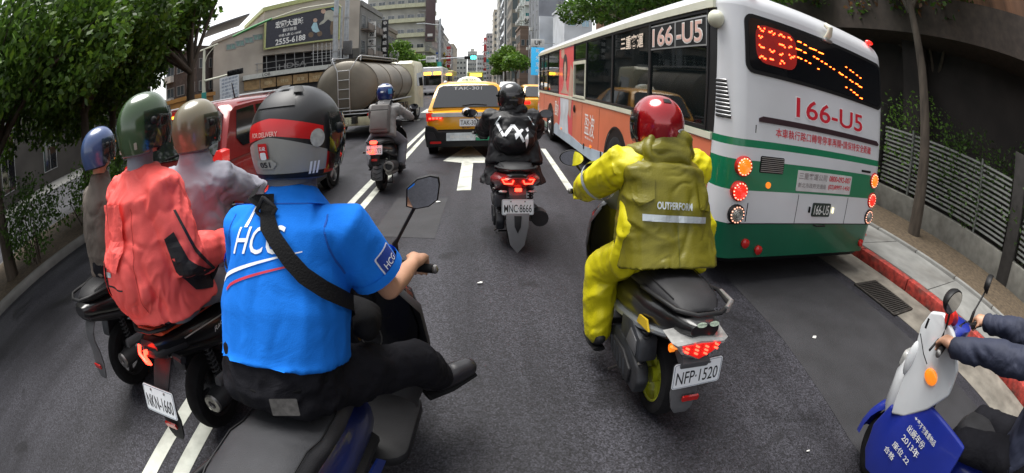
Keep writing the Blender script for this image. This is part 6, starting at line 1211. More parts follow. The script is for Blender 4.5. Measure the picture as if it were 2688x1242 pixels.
hk = Helmet(d.o, d.HD+V((0, 0, .015)), M_KH, R=(.13, .158, .148), yaw=-.12, pitch=.0, low=-50, trim=M_GPL); hk.visor(M_VIS); hk.pad(M_COLL); hk.strap(M_WEB)
for az, el, w_, h_ in ((-30, -32, .05, .022), (-52, -6, .022, .022)): decal('helmet_badge', [rrect(w_, h_, h_*.45)], hk.fn(az, el), pm('badge', (.4, .38, .3), .35), hk.o, target=hk.bv, off=.003, cell=.01)
p = Rider('pillion passenger in a coral raincoat and green helmet on the two-up scooter', N_LOC, N_RZ, (.04, -.11, .9), (.01, -.13, 1.39), (.03, -.12, 1.5), (.06, -.1, 1.655), {1: (.28, .24, 1.0), -1: (-.22, .3, .98)}, sw=.195, hw=.2, lean=N_LEAN, side=-.05, knees={1: (.27, .3, .8), -1: (-.3, .25, .8)}, feet={1: (.27, .28, .4), -1: (-.27, .28, .4)}, elbows={1: (.3, -.15, 1.1), -1: (-.3, -.02, 1.13)})
p.body()
M_CORAL = pm('coral rain fabric', (.95, .125, .11), .55, var=.08, scale=4, bump=.15, bscale=120, spec=.3, crinkle=1, cscale=5)
mb = MB(); p.torso(mb, .05, hem=.04, coll=.0, collr=.085, flare=.02, belly=.04); mb.ball(p.H+V((-.05, -.15, .14)), (.2, .15, .2), 16, 12)
for q in (-1, 1): p.arm(mb, q, .105, .1, .075)
rc = fuse(mb, 'raincoat', M_CORAL, p.o, .0085, 1, .010, 3.5, .017, 6, axis=(1, 1, .8), seed=23); cb = bvh(rc)
# vent flaps, zip and dark side panel
bk = plane_fn((-.0, -.25, 1.22), V((1, -.1, 0)), (0, 0, 1))
for poly in ([(-.17, .16), (-.1, .17), (-.085, -.06), (-.115, -.25), (-.165, -.25), (-.185, -.05)], [(-.09, .17), (.06, .17), (.075, -.02), (.03, -.1), (-.07, -.075), (-.085, .0)]): decal('vent_flap', [poly], bk, M_CORAL, rc, off=.022, target=cb, cell=.02)
decal('reflective_tag', [rrect(.05, .022, .003)], plane_fn(bk(-.05, -.115), V((1, -.25, 0)), (0, 0, 1)), pm('reflective tape', (.5, .55, .58), .3, .3), rc, off=.006, target=cb)
decal('pocket_slit', [[(-.09, -.16), (.04, -.175), (.04, -.182), (-.09, -.168)]], bk, M_TXTK, rc, off=.003, target=cb, cell=.015)
sd = plane_fn((.2, -.1, 1.12), V((.6, .8, 0)), (0, 0, 1))
decal('side_panel', [[(-.07, .1), (-.02, .12), (.02, .0), (.12, -.1), (.2, -.14), (.13, -.22), (.03, -.17), (-.05, -.05)]], sd, pm('dark lining', (.012, .011, .013), .8), rc, off=.006, target=cb, cell=.02)
for u0 in (-.16, .115): decal('coat_seam', [[(u0, .14), (u0+.004, .14), (u0*1.1+.004, -.3), (u0*1.1, -.3)]], bk, pm('dark coral seam', (.5, .04, .035), .7), rc, off=.002, target=cb, cell=.02)
decal('sleeve_zip', [[(.0, .2), (.012, .2), (.07, .03), (.16, -.12), (.148, -.125), (.058, .02)]], sd, M_TXTK, rc, off=.005, target=cb, cell=.015)
p.trousers(pm('grey trousers', (.2, .21, .24), .8, var=.12, bump=.2, bscale=200), .02, .006, 9); p.shoes(M_DPL); p.gloves(M_CORAL)
MB().tube([p.N+V((0, 0, -.04)), p.N+V((0, .005, .03)), p.N+V((.01, .01, .1))], [.078, .074, .07], 18, cap=False).build('neck_scarf', pm('pale blue scarf', (.25, .28, .33), .8, var=.15, bump=.3, bscale=60), p.o)
M_GH = pm('olive green helmet', (.045, .085, .035), .22, coat=.6, var=.12, scale=3)
hg = Helmet(p.o, p.HD+V((0, 0, .025)), M_GH, R=(.128, .155, .15), yaw=-.3, low=-48, trim=M_GPL); hg.visor(M_VIS); hg.strap(M_WEB)
decal('helmet_badge', [rrect(.05, .02, .009)], hg.fn(-12, -35), pm('badge', (.4, .38, .3)), hg.o, target=hg.bv, off=.003, cell=.01); decal('helmet_badge', [rrect(.016, .03, .004)], hg.fn(52, -30), pm('badge', (.4, .38, .3)), hg.o, target=hg.bv, off=.003, cell=.01)
# ================================================================== yellow raincoat rider, right
Y_LOC, Y_RZ = (.955, 1.74, 0), .0
M_YELP = pm('lime wheel paint', (.42, .45, .02), .35, coat=.4, var=.15)
sc3 = scooter('scooter', 'black scooter with lime wheel rims under the yellow raincoat rider', 'scooter', Y_LOC, Y_RZ, M_BLKP, pm('silver panel', (.3, .32, .34), .35, .5, var=.15, dirt=.3), rim=M_YELP, plate='NFP·1520', plate_c=(.03, -.335, .485), plate_tilt=.1, plate_roll=-.06, tail='wedge', rail=M_BLK, mir=((.24, .96, 1.0), (.38, .86, 1.22)))
text('seat_lettering', 'SYM', plane_fn((.085, -.275, .795), (1, .0, .0), (0, .1, 1)), pm('silver print', (.4, .4, .4), .4, .5), sc3, w=.06, h=.022, bold=.02, off=.02)
for s_ in (-1, 1): decal('round_sticker', [[(.026*cos(q), .012*sin(q)) for q in (2*pi*k/18 for k in range(18))]], plane_fn((.01+s_*.032, -.335, .752), (1, 0, 0), (0, .6, 1)), pm('green white sticker', (.55, .65, .5), .5, var=.3, scale=80), sc3, off=.012)
MB().tube([(.178, -.14, .8), (.16, -.27, .815), (.1, -.33, .815)], .0155, 10).build('rail_end', M_ALU, sc3)
MB().prism([(.02, .58), (-.0, .63), (-.08, .645), (-.12, .6)], .172, .182, lambda u, v, h: V((-h+.02*max(0, -u)*4, u, v))).build('side_badge', pm('yellow badge', (.6, .4, .02), .4), sc3)
MB().box((.0, -.3, .56), (.15, .1, .05), Matrix.Rotation(.4, 3, 'X')).build('plate_bracket', M_GPL, sc3, bevel=.01); MB().lathe([(.02, -.01), (.02, .01), (.001, .012)], 14, (-.09, -.24, .58), 'x').build('side_reflector', M_AMBL, sc3)
yr = Rider('rider in a yellow and olive raincoat with red helmet, beside the bus', Y_LOC, Y_RZ, (-.0, .21, .9), (-.02, .33, 1.27), (-.02, .36, 1.36), (-.025, .4, 1.49), {1: (.3, .94, 1.0), -1: (-.31, .9, .99)}, sw=.2, hw=.2, elbow={1: (1, -.25, -.35), -1: (1, -.25, -.45)}, knees={1: (.22, .6, .74), -1: (-.25, .5, .66)}, feet={-1: (-.25, .42, .25)})
yr.body()
M_OLV = pm('olive rain fabric', (.16, .143, .012), .42, var=.12, scale=5, bump=.15, bscale=120, spec=.35, crinkle=1, cscale=5.5); M_YEL = pm('yellow rain fabric', (.62, .55, .01), .42, var=.1, scale=5, bump=.15, bscale=120, spec=.35, crinkle=1, cscale=5.5)
mb = MB(); yr.torso(mb, .04, hem=.1, coll=.03, collr=.09, flare=.035, belly=.02, pw=2.8)
oc = fuse(mb, 'raincoat', M_OLV, yr.o, .0085, 1, .006, 3.5, .010, 6, seed=31); ob_ = bvh(oc)
for q in (-1, 1): mb = MB(); yr.arm(mb, q, .108, .092, .062); ys = fuse(mb, 'sleeve', M_YEL, yr.o, .0085, 1, .007, 4.5, .010, 7, seed=37)
for q in (-1, 1):   # bright side gussets from armpit to hem
    mb = MB(); mb.capsule([(yr.C+V((q*.17, -.0, -.06)), .06), (yr.H+V((q*.2, -.02, .12)), .075), (yr.H+V((q*.215, .02, -.1)), .07)], 12)
    fuse(mb, 'side_gusset', M_YEL, yr.o, .009, 1, .007, 5, .012, 6, seed=41)
# hood rolled behind the neck
mb = MB(); hc = yr.N+V((0, -.07, .0))
mb.capsule([(hc+V((-.15, .07, .0)), .05), (hc+V((-.09, -.02, .01)), .07), (hc+V((.09, -.02, .01)), .07), (hc+V((.15, .07, .0)), .05)], 14); mb.capsule([(hc+V((-.1, -.03, -.06)), .06), (hc+V((.02, -.07, -.11)), .065), (hc+V((.13, -.04, -.08)), .055)], 14); mb.capsule([(hc+V((-.07, .01, .07)), .05), (hc+V((.09, .0, .075)), .055)], 12)
fuse(mb, 'hood', M_OLV, yr.o, .0085, 1, .008, 7, .016, 7, seed=43)
bk = plane_fn((-.01, .1, 1.08), (1, 0, 0), (0, .25, 1))
M_TAPE = pm('reflective tape', (.5, .55, .58), .3, .3, var=.15, scale=12)
decal('reflective_band', [[(-.185, -.005), (.17, -.02), (.17, .012), (-.185, .027)]], bk, M_TAPE, oc, off=.009, target=ob_, cell=.015)
for poly in ([(-.215, .2), (-.15, .24), (-.12, .2), (-.13, .1), (-.2, .06), (-.225, .1)], [(.12, .18), (.2, .18), (.2, .04), (.12, .05)]): decal('shoulder_flap', [poly], bk, M_OLV, oc, off=.014, target=ob_, cell=.02)
text('coat_lettering', 'OUTPERFORM', bk and plane_fn(bk(-.02, .065), (1, 0, -.04), (0, .25, 1)), M_TAPE, oc, w=.2, h=.036, bold=.03, shear=.15, off=.011, target=ob_, cell=.012)
decal('centre_seam', [[(-.002, -.24), (.002, -.24), (.002, -.03), (-.002, -.03)]], bk, pm('dark olive seam', (.1, .1, .01), .6), oc, off=.003, target=ob_, cell=.015)
for q in (-1, 1):
    a, e = yr.el[q], yr.wr[q]; c = yr.sh[q].lerp(yr.el[q], .82); dd = (yr.el[q]-yr.sh[q]).normalized()
    MB().tube([c-dd*.013, c+dd*.013], [.112, .109], 20, cap=False).build('sleeve_tape', M_TAPE, yr.o)
yr.trousers(M_YEL, .045, .008, 13, vox=.012); yr.shoes(M_DPL); yr.gloves(M_YEL)
M_RH = pm('metallic red helmet', (.36, .008, .014), .2, .35, coat=1, var=.1, scale=3)
hr = Helmet(yr.o, yr.HD+V((0, 0, .02)), M_RH, R=(.135, .16, .15), yaw=.05, low=-46); hr.visor(M_VIS); hr.strap(M_WEB)
decal('helmet_badge', [[(.034*cos(q), .011*sin(q)) for q in (2*pi*k/18 for k in range(18))]], hr.fn(30, -7), M_LOGO, hr.o, target=hr.bv, off=.003, cell=.01); text('helmet_lettering', 'ZEUS LAB', hr.fn(30, -7), M_TXTK, hr.o, w=.045, h=.009, target=hr.bv, off=.005, cell=.01)
text('helmet_lettering', 'HELMET', hr.fn(34, -27), pm('silver print', (.4, .4, .4)), hr.o, w=.04, h=.012, target=hr.bv, off=.003, cell=.01)
hr.patch('crown_vent', lambda a: 50, lambda a: 62, -12, 12, M_BLK, 1.02)
# ================================================================== black rider, centre
K_LOC, K_RZ = (.385, 4.32, 0), .0
sc4 = scooter('scooter', 'dark red scooter with glowing hooked tail lights under the black-clad rider', 'scooter', K_LOC, K_RZ, M_BLKP, pm('dark red paint', (.2, .008, .01), .3, coat=.6, var=.1), plate='MNC·8666', plate_c=(0, -.36, .475), plate_tilt=.1, tail='split', mir=((.24, .98, 1.0), (.4, .95, 1.22)))
sc4.scale = (1.13, 1, 1.05)
cowl([(.3, .2, .52, .68), (.0, .215, .56, .73), (-.22, .19, .62, .75), (-.33, .15, .67, .75)], 'side_cowl', pm('dark red paint', (.2, .008, .01)), sc4); MB().tube([(.17, .1, .3), (.2, -.1, .32), (.2, -.24, .33)], [.06, .08, .075], 16).build('muffler_can', M_DPL, sc4)
MB().prism([(-.095, .42), (.095, .42), (.09, .3), (.06, .13), (.0, .05), (-.06, .13), (-.09, .3)], .36, .375, lambda u, v, h: V((u, -h-.05*(.42-v), v))).build('mud_flap', pm('pale grey plastic', (.2, .2, .21), .5, var=.1), sc4, bevel=.006)
MB().prism([(-.03, .4), (.03, .4), (.025, .3), (.0, .24), (-.025, .3)], .376, .385, lambda u, v, h: V((u, -h-.05*(.42-v), v))).build('flap_inset', M_DPL, sc4, bevel=.003)
kr = Rider('rider wrapped in a black rain poncho with black helmet behind the taxi', K_LOC, K_RZ, (0, .2, .86), (-.01, .3, 1.27), (-.01, .32, 1.36), (-.02, .36, 1.49), {1: (.3, .94, 1.0), -1: (-.3, .94, 1.0)}, sw=.21, hw=.2, elbow=(1.1, -.15, -.3))
kr.body(vox=.014)
M_PON = pm('black rain fabric', (.009, .009, .011), .5, var=.2, bump=.1, bscale=100, spec=.3, crinkle=.9, cscale=4)
mb = MB(); kr.torso(mb, .05, hem=.05, coll=.05, collr=.1, flare=.03); mb.ball(kr.H+V((0, -.12, .2)), (.21, .13, .15), 16, 10)
loft_torso(mb, [(kr.H+V((0, .04, -.0)), (1, 0, 0), .22, .2, (0, 0, 1)), (kr.H+V((0, .04, -.12)), (1, 0, 0), .29, .27, (0, 0, 1)), (kr.H+V((0, .02, -.24)), (1, 0, 0), .35, .3, (0, 0, 1))])
for q in (-1, 1): kr.arm(mb, q, .1, .1, .07)
pon = fuse(mb, 'poncho', M_PON, kr.o, .012, 1, .014, 4.5, .018, 6, seed=51); kb = bvh(pon)
bk = plane_fn((0.0, .1, 1.17), (1, 0, 0), (0, .2, 1))
decal('poncho_logo', [[(-.155, .07), (-.13, .07), (-.085, -.05), (-.1, -.06)], [(-.1, -.05), (-.03, .05), (0, .05), (-.075, -.06)], [(-.03, .05), (0, .05), (.07, -.1), (.055, -.11)], [(-.01, -.04), (.05, .01), (.065, -.0), (.0, -.09)], [(.07, -.07), (.1, -.03), (.1, -.1), (.085, -.16)], [(.085, .01), (.105, .03), (.115, -.0), (.095, -.015)]], lambda u, v, h=0: bk(u*1.25, v*1.2, h), M_LOGO, pon, off=.006, target=kb, cell=.02)
for s_ in (-1, 1): decal('shoulder_piping', [[(s_*.14-.006, .15), (s_*.14+.006, .15), (s_*.2+.006, .06), (s_*.2-.006, .06)]], bk, M_TAPE, pon, off=.006, target=kb, cell=.02)
kr.trousers(M_PON, .03, .008, 15, vox=.016); kr.shoes(M_DPL); kr.gloves(M_WEB)
hb = Helmet(kr.o, kr.HD+V((0, 0, .02)), pm('black helmet', (.012, .012, .013), .25, coat=.6), R=(.137, .16, .152), low=-40); hb.visor(M_VIS)
hb.patch('helmet_stripe', lambda a: 8, lambda a: 17, -22, 30, M_GPL, 1.012); hb.patch('helmet_stripe', lambda a: -16, lambda a: -9, -10, 24, M_GPL, 1.012)
mb = MB(); mb.capsule([(kr.N+V((-.06, -.02, .0)), .085), (kr.N+V((.06, -.02, .0)), .085)], 14); mb.capsule([(kr.N+V((0, -.0, -.02)), .11), (kr.N+V((0, .01, .06)), .09)], 14); fuse(mb, 'hood', M_PON, kr.o, .012, 2, .012, 9, .014, 9, seed=53)
# ================================================================== grey rider with backpack on a motorcycle, beyond the double line
G_LOC, G_RZ = (-1.5, 6.74, 0), -.06
sc5 = scooter('motorcycle', 'dark grey motorcycle with round exhaust beneath the backpack rider', 'motorcycle', G_LOC, G_RZ, M_BLKP, M_DPL, plate='NET-1773', plate_c=(0, -.36, .7), plate_tilt=.15, tail='hook', fender=M_BLK, muffler=M_STEEL, group='scooters in the traffic')
ex = MB().tube([(.14, .4, .3), (.19, .1, .37), (.2, -.28, .43)], [.04, .075, .08], 16, sq=1.15).build('exhaust_can', M_DPL, sc5); MB().lathe([(.082, .0), (.084, -.02), (.06, -.024), (.052, -.0), (.001, .0)], 20, (.2, -.275, .43), 'y').build('exhaust_ring', M_STEEL, ex)
MB().prism(rrect(.11, .05, .02), 0, .02, plane_fn((.0, -.375, .815), (1, 0, 0), (0, .2, 1))).build('brake_light', M_TAIL, sc5)
rs = []
for k in range(8):
    q = rad(-95+k*16); rs.append([V((x, r_*sin(q)*1.0-.005, .235+r_*cos(q))) for x, r_ in ((-.085, .25), (-.06, .275), (0, .285), (.06, .275), (.085, .25))])
MB().rings(rs, False, False, False).build('tyre_hugger', M_GPL, sc5, smooth=60)
for k in range(4):
    q = rad(-82+k*14); MB().tube([(-.06, .284*sin(q-.03), .235+.284*cos(q-.03)), (0, .296*sin(q-.12), .235+.296*cos(q-.12)), (.06, .284*sin(q-.03), .235+.284*cos(q-.03))], .006, 5).build('hugger_rib', M_BLK, sc5)
gr = Rider('rider in a grey hooded jacket with blue helmet riding beyond the double line', G_LOC, G_RZ, (0, .2, .9), (0, .33, 1.27), (0, .36, 1.37), (-.01, .4, 1.53), {1: (.34, .93, 1.02), -1: (-.34, .93, 1.02)}, sw=.2, hw=.17, side=-.1, knees={1: (.25, .55, .68)}, feet={1: (.26, .3, .34), -1: (-.26, .3, .34)})
gr.body(vox=.014)
M_GH2 = pm('grey hoodie', (.3, .295, .29), .75, var=.12, scale=5, bump=.15, bscale=150, bump2=.3, b2scale=8)
mb = MB(); gr.torso(mb, .03, hem=.06, coll=.04, collr=.09)
for q in (-1, 1): gr.arm(mb, q, .085, .07, .05)
mb.capsule([(gr.N+V((-.08, -.05, -.03)), .06), (gr.N+V((0, -.1, -.04)), .07), (gr.N+V((.08, -.05, -.03)), .06)], 12)
fuse(mb, 'hooded_jacket', M_GH2, gr.o, .014, 3, .01, 6, .01, 8, seed=61)
gr.trousers(pm('grey trousers two', (.15, .15, .17), .8, var=.15), .025, .006, 17, vox=.016); gr.shoes(M_DPL); gr.gloves(M_WEB)
hz = Helmet(gr.o, gr.HD+V((0, 0, .01)), pm('dark blue helmet', (.01, .03, .14), .25, coat=.6, var=.2), R=(.14, .165, .155), low=-48); hz.visor(M_VIS)
hz.patch('helmet_stripe', lambda a: 38, lambda a: 48, -70, 70, M_LOGO, 1.012); hz.patch('helmet_stripe', lambda a: -10, lambda a: 22, 35, 70, pm('light blue', (.05, .25, .5), .4), 1.012); hz.patch('helmet_badge', lambda a: 0, lambda a: 10, -12, 4, M_LOGO, 1.012)
bp_ = thing('backpack', 'grey square backpack worn by the rider with the blue helmet', 'backpack', G_LOC, G_RZ)
mb = MB(); o_ = gr.H.lerp(gr.C, .55)+V((-.0, -.235, .03)); Mx = Matrix.Rotation(-.28, 3, 'X')
MB().box(o_, (.33, .14, .46), Mx, taper=(.92, .9)).build('pack_body', pm('grey pack fabric', (.14, .13, .125), .8, var=.15, bump=.3, bscale=150), bp_, bevel=.035, bseg=3)
MB().box(o_+Mx @ V((0, -.078, -.03)), (.28, .03, .3), Mx).build('front_pocket', pm('grey pack fabric', (.1, .095, .095)), bp_, bevel=.012)
MB().box(o_+Mx @ V((0, -.085, .125)), (.29, .006, .01), Mx).build('zip', M_BLK, bp_)
for s_ in (-1, 1): MB().tube([o_+Mx @ V((s_*.12, .06, .2)), gr.C+V((s_*.12, -.0, .135)), gr.C+V((s_*.15, .13, .02)), gr.H+V((s_*.16, .12, .15))], .018, 8, sq=.4).build('shoulder_strap', M_WEB, bp_)
# ================================================================== white and blue scooter at the lower right edge
M_SW = pm('white scooter paint', (.62, .64, .66), .25, coat=.5, var=.04); M_SB = pm('royal blue paint', (.012, .025, .24), .3, coat=.5, var=.06)
sc6 = scooter('scooter', 'white and blue scooter with lettered side panel at the lower right corner', 'scooter', (2.03, -.4, 0), -.02, M_SB, M_SB, cowl_front=M_SW, plate=None, tail='split', mir=((.24, .98, 1.0), (.36, .95, 1.2)), front_y=1.04)
wl = lambda u, v, h: V((-.24-h+.35*max(0, u-1.03), u, v))
ap = MB().prism([(.86, .72), (.98, .6), (1.075, .545), (1.1, .6), (1.125, .72), (1.135, .86), (1.16, .97), (1.12, 1.06), (1.03, 1.1), (.92, 1.06), (.8, .95), (.78, .84)], -.02, .02, wl).build('leg_shield_side', M_SW, sc6, bevel=.012, bseg=3)
MB().ball((-.215, 1.13, .82), (.03, .035, .09), 14, 10).build('shield_fin', M_SW, sc6)
MB().ball((-.262, .94, .845), (.014, .05, .035), 14, 10).build('turn_signal', M_AMBL, sc6); MB().box((-.266, 1.1, 1.02), (.006, .012, .045)).build('shield_slot', M_BLK, sc6)
MB().tube([(-.262, 1.12, .96), (-.263, 1.05, .9), (-.263, 1.0, .875)], .003, 5).build('shield_seam', M_BLK, sc6)
MB().prism([(.45, .3), (1.02, .22), (1.12, .27), (1.17, .4), (1.12, .56), (.98, .62), (.86, .735), (.5, .74)], -.03, .01, wl).build('side_panel', M_SB, sc6, bevel=.015)
lf = lambda y, z: plane_fn((-.2525, y, z), (0, -1, 0), (0, 0, 1))
for tx, y, z, w_, h_ in (('本車不載貴重物品', .8, .64, .22, .03), ('出廠年份', .83, .585, .17, .04), ('2013年', .83, .53, .17, .04), ('座位 22', .86, .465, .17, .035), ('合格', .93, .41, .1, .035)): text('panel_lettering', tx, lf(y, z), M_TXTW, sc6, w=w_, h=h_, bold=.012, off=.003)
MB().tube([(-.1, 1.0, 1.06), (-.2, 1.0, 1.1), (-.26, .98, 1.1)], [.03, .034, .028], 10).build('red_handlebar_cover', pm('red cover', (.6, .02, .015), .5), sc6)
# ================================================================== half-seen rider at the left edge
sc7 = scooter('scooter', 'black scooter of the half-hidden rider at the left edge', 'scooter', (-2.5, 1.72, 0), -.05, M_BLKP, M_DPL, plate=None, tail='none')
lr = Rider('rider in dark clothes with blue helmet at the left edge', (-2.5, 1.72, 0), -.05, (0, .1, .85), (.03, .12, 1.3), (.05, .13, 1.44), (.08, .12, 1.6), {1: (.3, .94, 1.0), -1: (-.3, .94, 1.0)}, sw=.18, hw=.18)
lr.body(vox=.014); mb = MB(); lr.torso(mb, .02, hem=.05, coll=.03)
for q in (-1, 1): lr.arm(mb, q, .08, .07, .05)
fuse(mb, 'jacket', pm('taupe jacket', (.11, .09, .075), .75, var=.15, bump2=.3, bump=.1), lr.o, .014, 3, .01, 6, .01, 8, seed=71); lr.trousers(M_JEAN, .02, .006, 19, vox=.016); lr.shoes(M_DPL)
hl = Helmet(lr.o, lr.HD+V((0, 0, .02)), pm('dull blue helmet', (.05, .09, .22), .3, coat=.5), low=-48); hl.visor(M_VIS)
# ------------------------------------------------------------------ poles, signals, signs
M_POLE = pm('galvanised pole', (.36, .38, .4), .5, .5, var=.12); M_TEAL = pm('teal pole paint', (.03, .3, .26), .5, var=.15)
for lb, x, y in (('left of the two tall grey lamp poles beside the tanker', -8.6, 26), ('right of the two tall grey lamp poles beside the tanker', -8.25, 27.2)):
    p = thing('lamp_pole', lb, 'lamp pole', (x, y, 0), 0, 'tall lamp poles'); MB().tube([(0, 0, 0), (0, 0, 4), (0, 0, 9.5)], [.2, .17, .13], 14).build('pole', M_POLE, p); MB().tube([(0, 0, .0), (0, 0, .5)], .26, 14).build('base', M_POLE, p); MB().tube([(0, 0, 9.4), (.2, -.6, 9.9), (.6, -1.8, 10.1)], .06, 8).build('arm', M_POLE, p); MB().box((.7, -2.1, 10.1), (.3, .8, .14)).build('lamp_head', M_POLE, p, bevel=.04)
    for z in (3.9, 6.2): MB().tube([(0, 0, z), (0, 0, z+.1)], .19, 14).build('clamp', M_FRM, p)
cb_ = thing('control_box', 'grey control box strapped to the right tall lamp pole', 'box', (-8.05, 26.9, 4.2)); MB().box((0, 0, 0), (.55, .35, .9)).build('case', M_GPL, cb_, bevel=.03)
p = thing('traffic_signal', 'teal footed signal pole with crossed arms by the beige building', 'traffic signal', (-16.1, 22, 0), 0, 'traffic signals')
MB().tube([(0, 0, 0), (0, 0, 2.6)], .17, 12).build('pole_base', M_TEAL, p); MB().tube([(0, 0, 2.6), (0, 0, 5.3)], [.12, .08], 12).build('pole', M_CREAM, p); MB().tube([(-1.0, 0, 5.2), (0, 0, 5.25), (1.1, 0, 5.35)], .05, 8).build('cross_arm', M_CREAM, p); MB().tube([(0, 0, 3.3), (1.2, -.1, 3.3), (2.7, -.2, 3.35)], .06, 8).build('signal_arm', M_CREAM, p)
MB().tube([(.0, 0, 4.2), (.25, 0, 4.8), (.9, 0, 5.3)], .03, 6).build('stay', M_CREAM, p); s_ = MB().box((2.6, -.2, 3.38), (1.1, .2, .32)).build('signal_head', M_BLK, p, bevel=.04)
for k in range(3): MB().lathe([(.1, 0), (.1, -.08)], 14, (2.25+k*.35, -.3, 3.38), 'y').build('visor', M_BLK, s_)
p = thing('traffic_signal', 'teal and grey signal mast with a long arm across the street', 'traffic signal', (-5.0, 60, 0), 0, 'traffic signals')
MB().tube([(0, 0, 0), (0, 0, 4.3)], .3, 12).build('pole_base', M_TEAL, p); MB().tube([(0, 0, 4.3), (0, 0, 10.5)], [.2, .14], 12).build('pole', M_POLE, p); MB().tube([(-5.6, 0, 4.55), (0, 0, 4.75), (4.2, 0, 4.85)], .1, 8).build('signal_arm', M_POLE, p)
MB().tube([(0, 0, 9.5), (-2.2, 0, 9.9), (-3.2, 0, 9.9)], .07, 8).build('lamp_arm', M_POLE, p); MB().box((-1.15, -.1, 4.75), (1.35, .08, .9)).build('direction_sign', M_FRW, p, bevel=.01); text('sign_lettering', '民生西路', plane_fn((-1.15, -.15, 4.85), (1, 0, 0), (0, 0, 1)), M_TXTK, p, w=1.0, h=.3)
s_ = MB().box((4.0, -.1, 4.8), (1.3, .2, .42)).build('signal_head', M_BLK, p, bevel=.04); MB().box((4.55, -.24, 4.8), (.7, .1, .44)).build('lit_green_lamp', pm('lit green lamp', (.03, .6, .5), emit=1.6, emcol=(.05, .9, .75)), s_, bevel=.1); MB().box((-5.4, -.05, 4.5), (1.0, .15, .35)).build('arm_banner', pm('dark blue banner', (.02, .02, .12), .6), p)
# people and bikes far ahead
def far_rider(lb, x, y, top, hel):
    g = thing('scooter_rider', lb, 'scooter rider', (x, y, 0), 0, 'far scooter riders'); m = MB(); m.capsule([((0, .1, .8), .19), ((0, .16, 1.2), .2), ((0, .2, 1.35), .1)], 10); m.capsule([((-.22, .16, 1.28), .07), ((-.32, .4, 1.05), .06), ((-.3, .7, 1.0), .05)], 8); m.capsule([((.22, .16, 1.28), .07), ((.32, .4, 1.05), .06), ((.3, .7, 1.0), .05)], 8); fuse(m, 'clothing', top, g, .03, 2)
    MB().ball((0, .22, 1.52), (.13, .15, .15), 12, 8).build('helmet', hel, g); m = MB(); m.capsule([((0, -.2, .65), .14), ((0, .4, .55), .15)], 10); m.capsule([((0, .7, .35), .12), ((0, .85, .9), .1)], 8); fuse(m, 'scooter_body', M_BLKP, g, .03, 2)
    for y_ in (-.05, 1.2): MB().lathe([(.1, -.05), (.23, -.05), (.23, .05), (.1, .05)], 16, (0, y_, .23), 'x').build('wheel', M_RUB, g)
    MB().box((0, -.32, .65), (.16, .05, .06)).build('tail_lamp', M_REDL, g)
far_rider('far rider in a blue top left of the taxi roof sign', -2.1, 30, pm('far blue top', (.08, .12, .4), .7), M_LOGO); far_rider('far rider in pale clothes ahead of the taxi', -1.0, 36, pm('far pale top', (.5, .5, .52), .7), M_DARK)
far_rider('far rider in dark purple by the bus front', 3.6, 21, pm('far purple top', (.06, .04, .1), .7), M_LOGO)
# teal bin and pole tucked behind the bus
tb = thing('utility_box', 'teal utility box beside the arcade behind the bus', 'box', (7.6, 6.6, .15)); MB().box((0, 0, .75), (.6, .5, 1.5)).build('case', pm('teal box paint', (.01, .1, .09), .5, var=.2), tb, bevel=.03); MB().box((-.31, 0, 1.0), (.02, .3, .5)).build('door_panel', M_FRM, tb)
rp_ = thing('bollard', 'red striped bollard on the pavement behind the bus lamps', 'bollard', (5.5, 4.05, .15)); MB().tube([(0, 0, 0), (0, 0, .75)], .035, 12).build('post', pm('red bollard', (.5, .04, .02), .5), rp_); MB().lathe([(.12, 0), (.1, .03), (.04, .04)], 16).build('base', pm('red bollard', (.5, .04, .02)), rp_)
for z in (.45, .62): MB().tube([(0, 0, z), (0, 0, z+.06)], .038, 12).build('reflective_band', M_TAPE, rp_)

la = thing('street_lamp', 'long arched lamp arm with green painted head above the billboard', 'street lamp', (-8.35, 26.4, 0), 0, 'tall lamp poles')
MB().tube([(.0, 0, 0), (0, 0, 6.9)], .07, 10).build('pole', M_POLE, la); MB().tube([(0, 0, 6.8), (-.3, -.3, 7.15), (-2.6, -.4, 7.15), (-4.9, -.4, 6.85)], [.06, .05, .045, .05], 8).build('arm', M_CREAM, la)
MB().tube([(-4.8, -.4, 6.87), (-6.2, -.4, 6.6), (-8.0, -.4, 6.25)], [.1, .16, .12], 10, sq=.6).build('lamp_head', pm('green lamp paint', (.06, .3, .1), .5, var=.2), la)
sgs = [('orange', (.6, .22, .03), -10.4, 72, 4.2, 6.6, '牛排'), ('white', (.6, .6, .58), -10.2, 96, 4, 8, '診所'), ('blue', (.03, .12, .45), -9.9, 110, 4, 9, '眼鏡'), ('yellow', (.6, .45, .04), -10, 142, 5, 11, '當舖'), ('green', (.04, .3, .12), 6.9, 92, 3.6, 7.5, '藥局'), ('yellow', (.6, .45, .04), 6.6, 118, 4, 9, '機車'), ('white', (.6, .6, .58), 6.4, 136, 5, 11, '房屋'), ('teal', (.03, .35, .36), 4.2, 176, 6, 13, '銀行')]
for cn, c_, x, y, z0, z1, t_ in sgs: vsign('%s upright shop sign reading %s on the %s side' % (cn, t_, 'left' if x < 0 else 'right'), x, y, z0, z1, 1.2, pm('%s sign face' % cn, c_, .5, var=.1), t_, M_TXTK if cn in ('white', 'yellow') else M_TXTW)
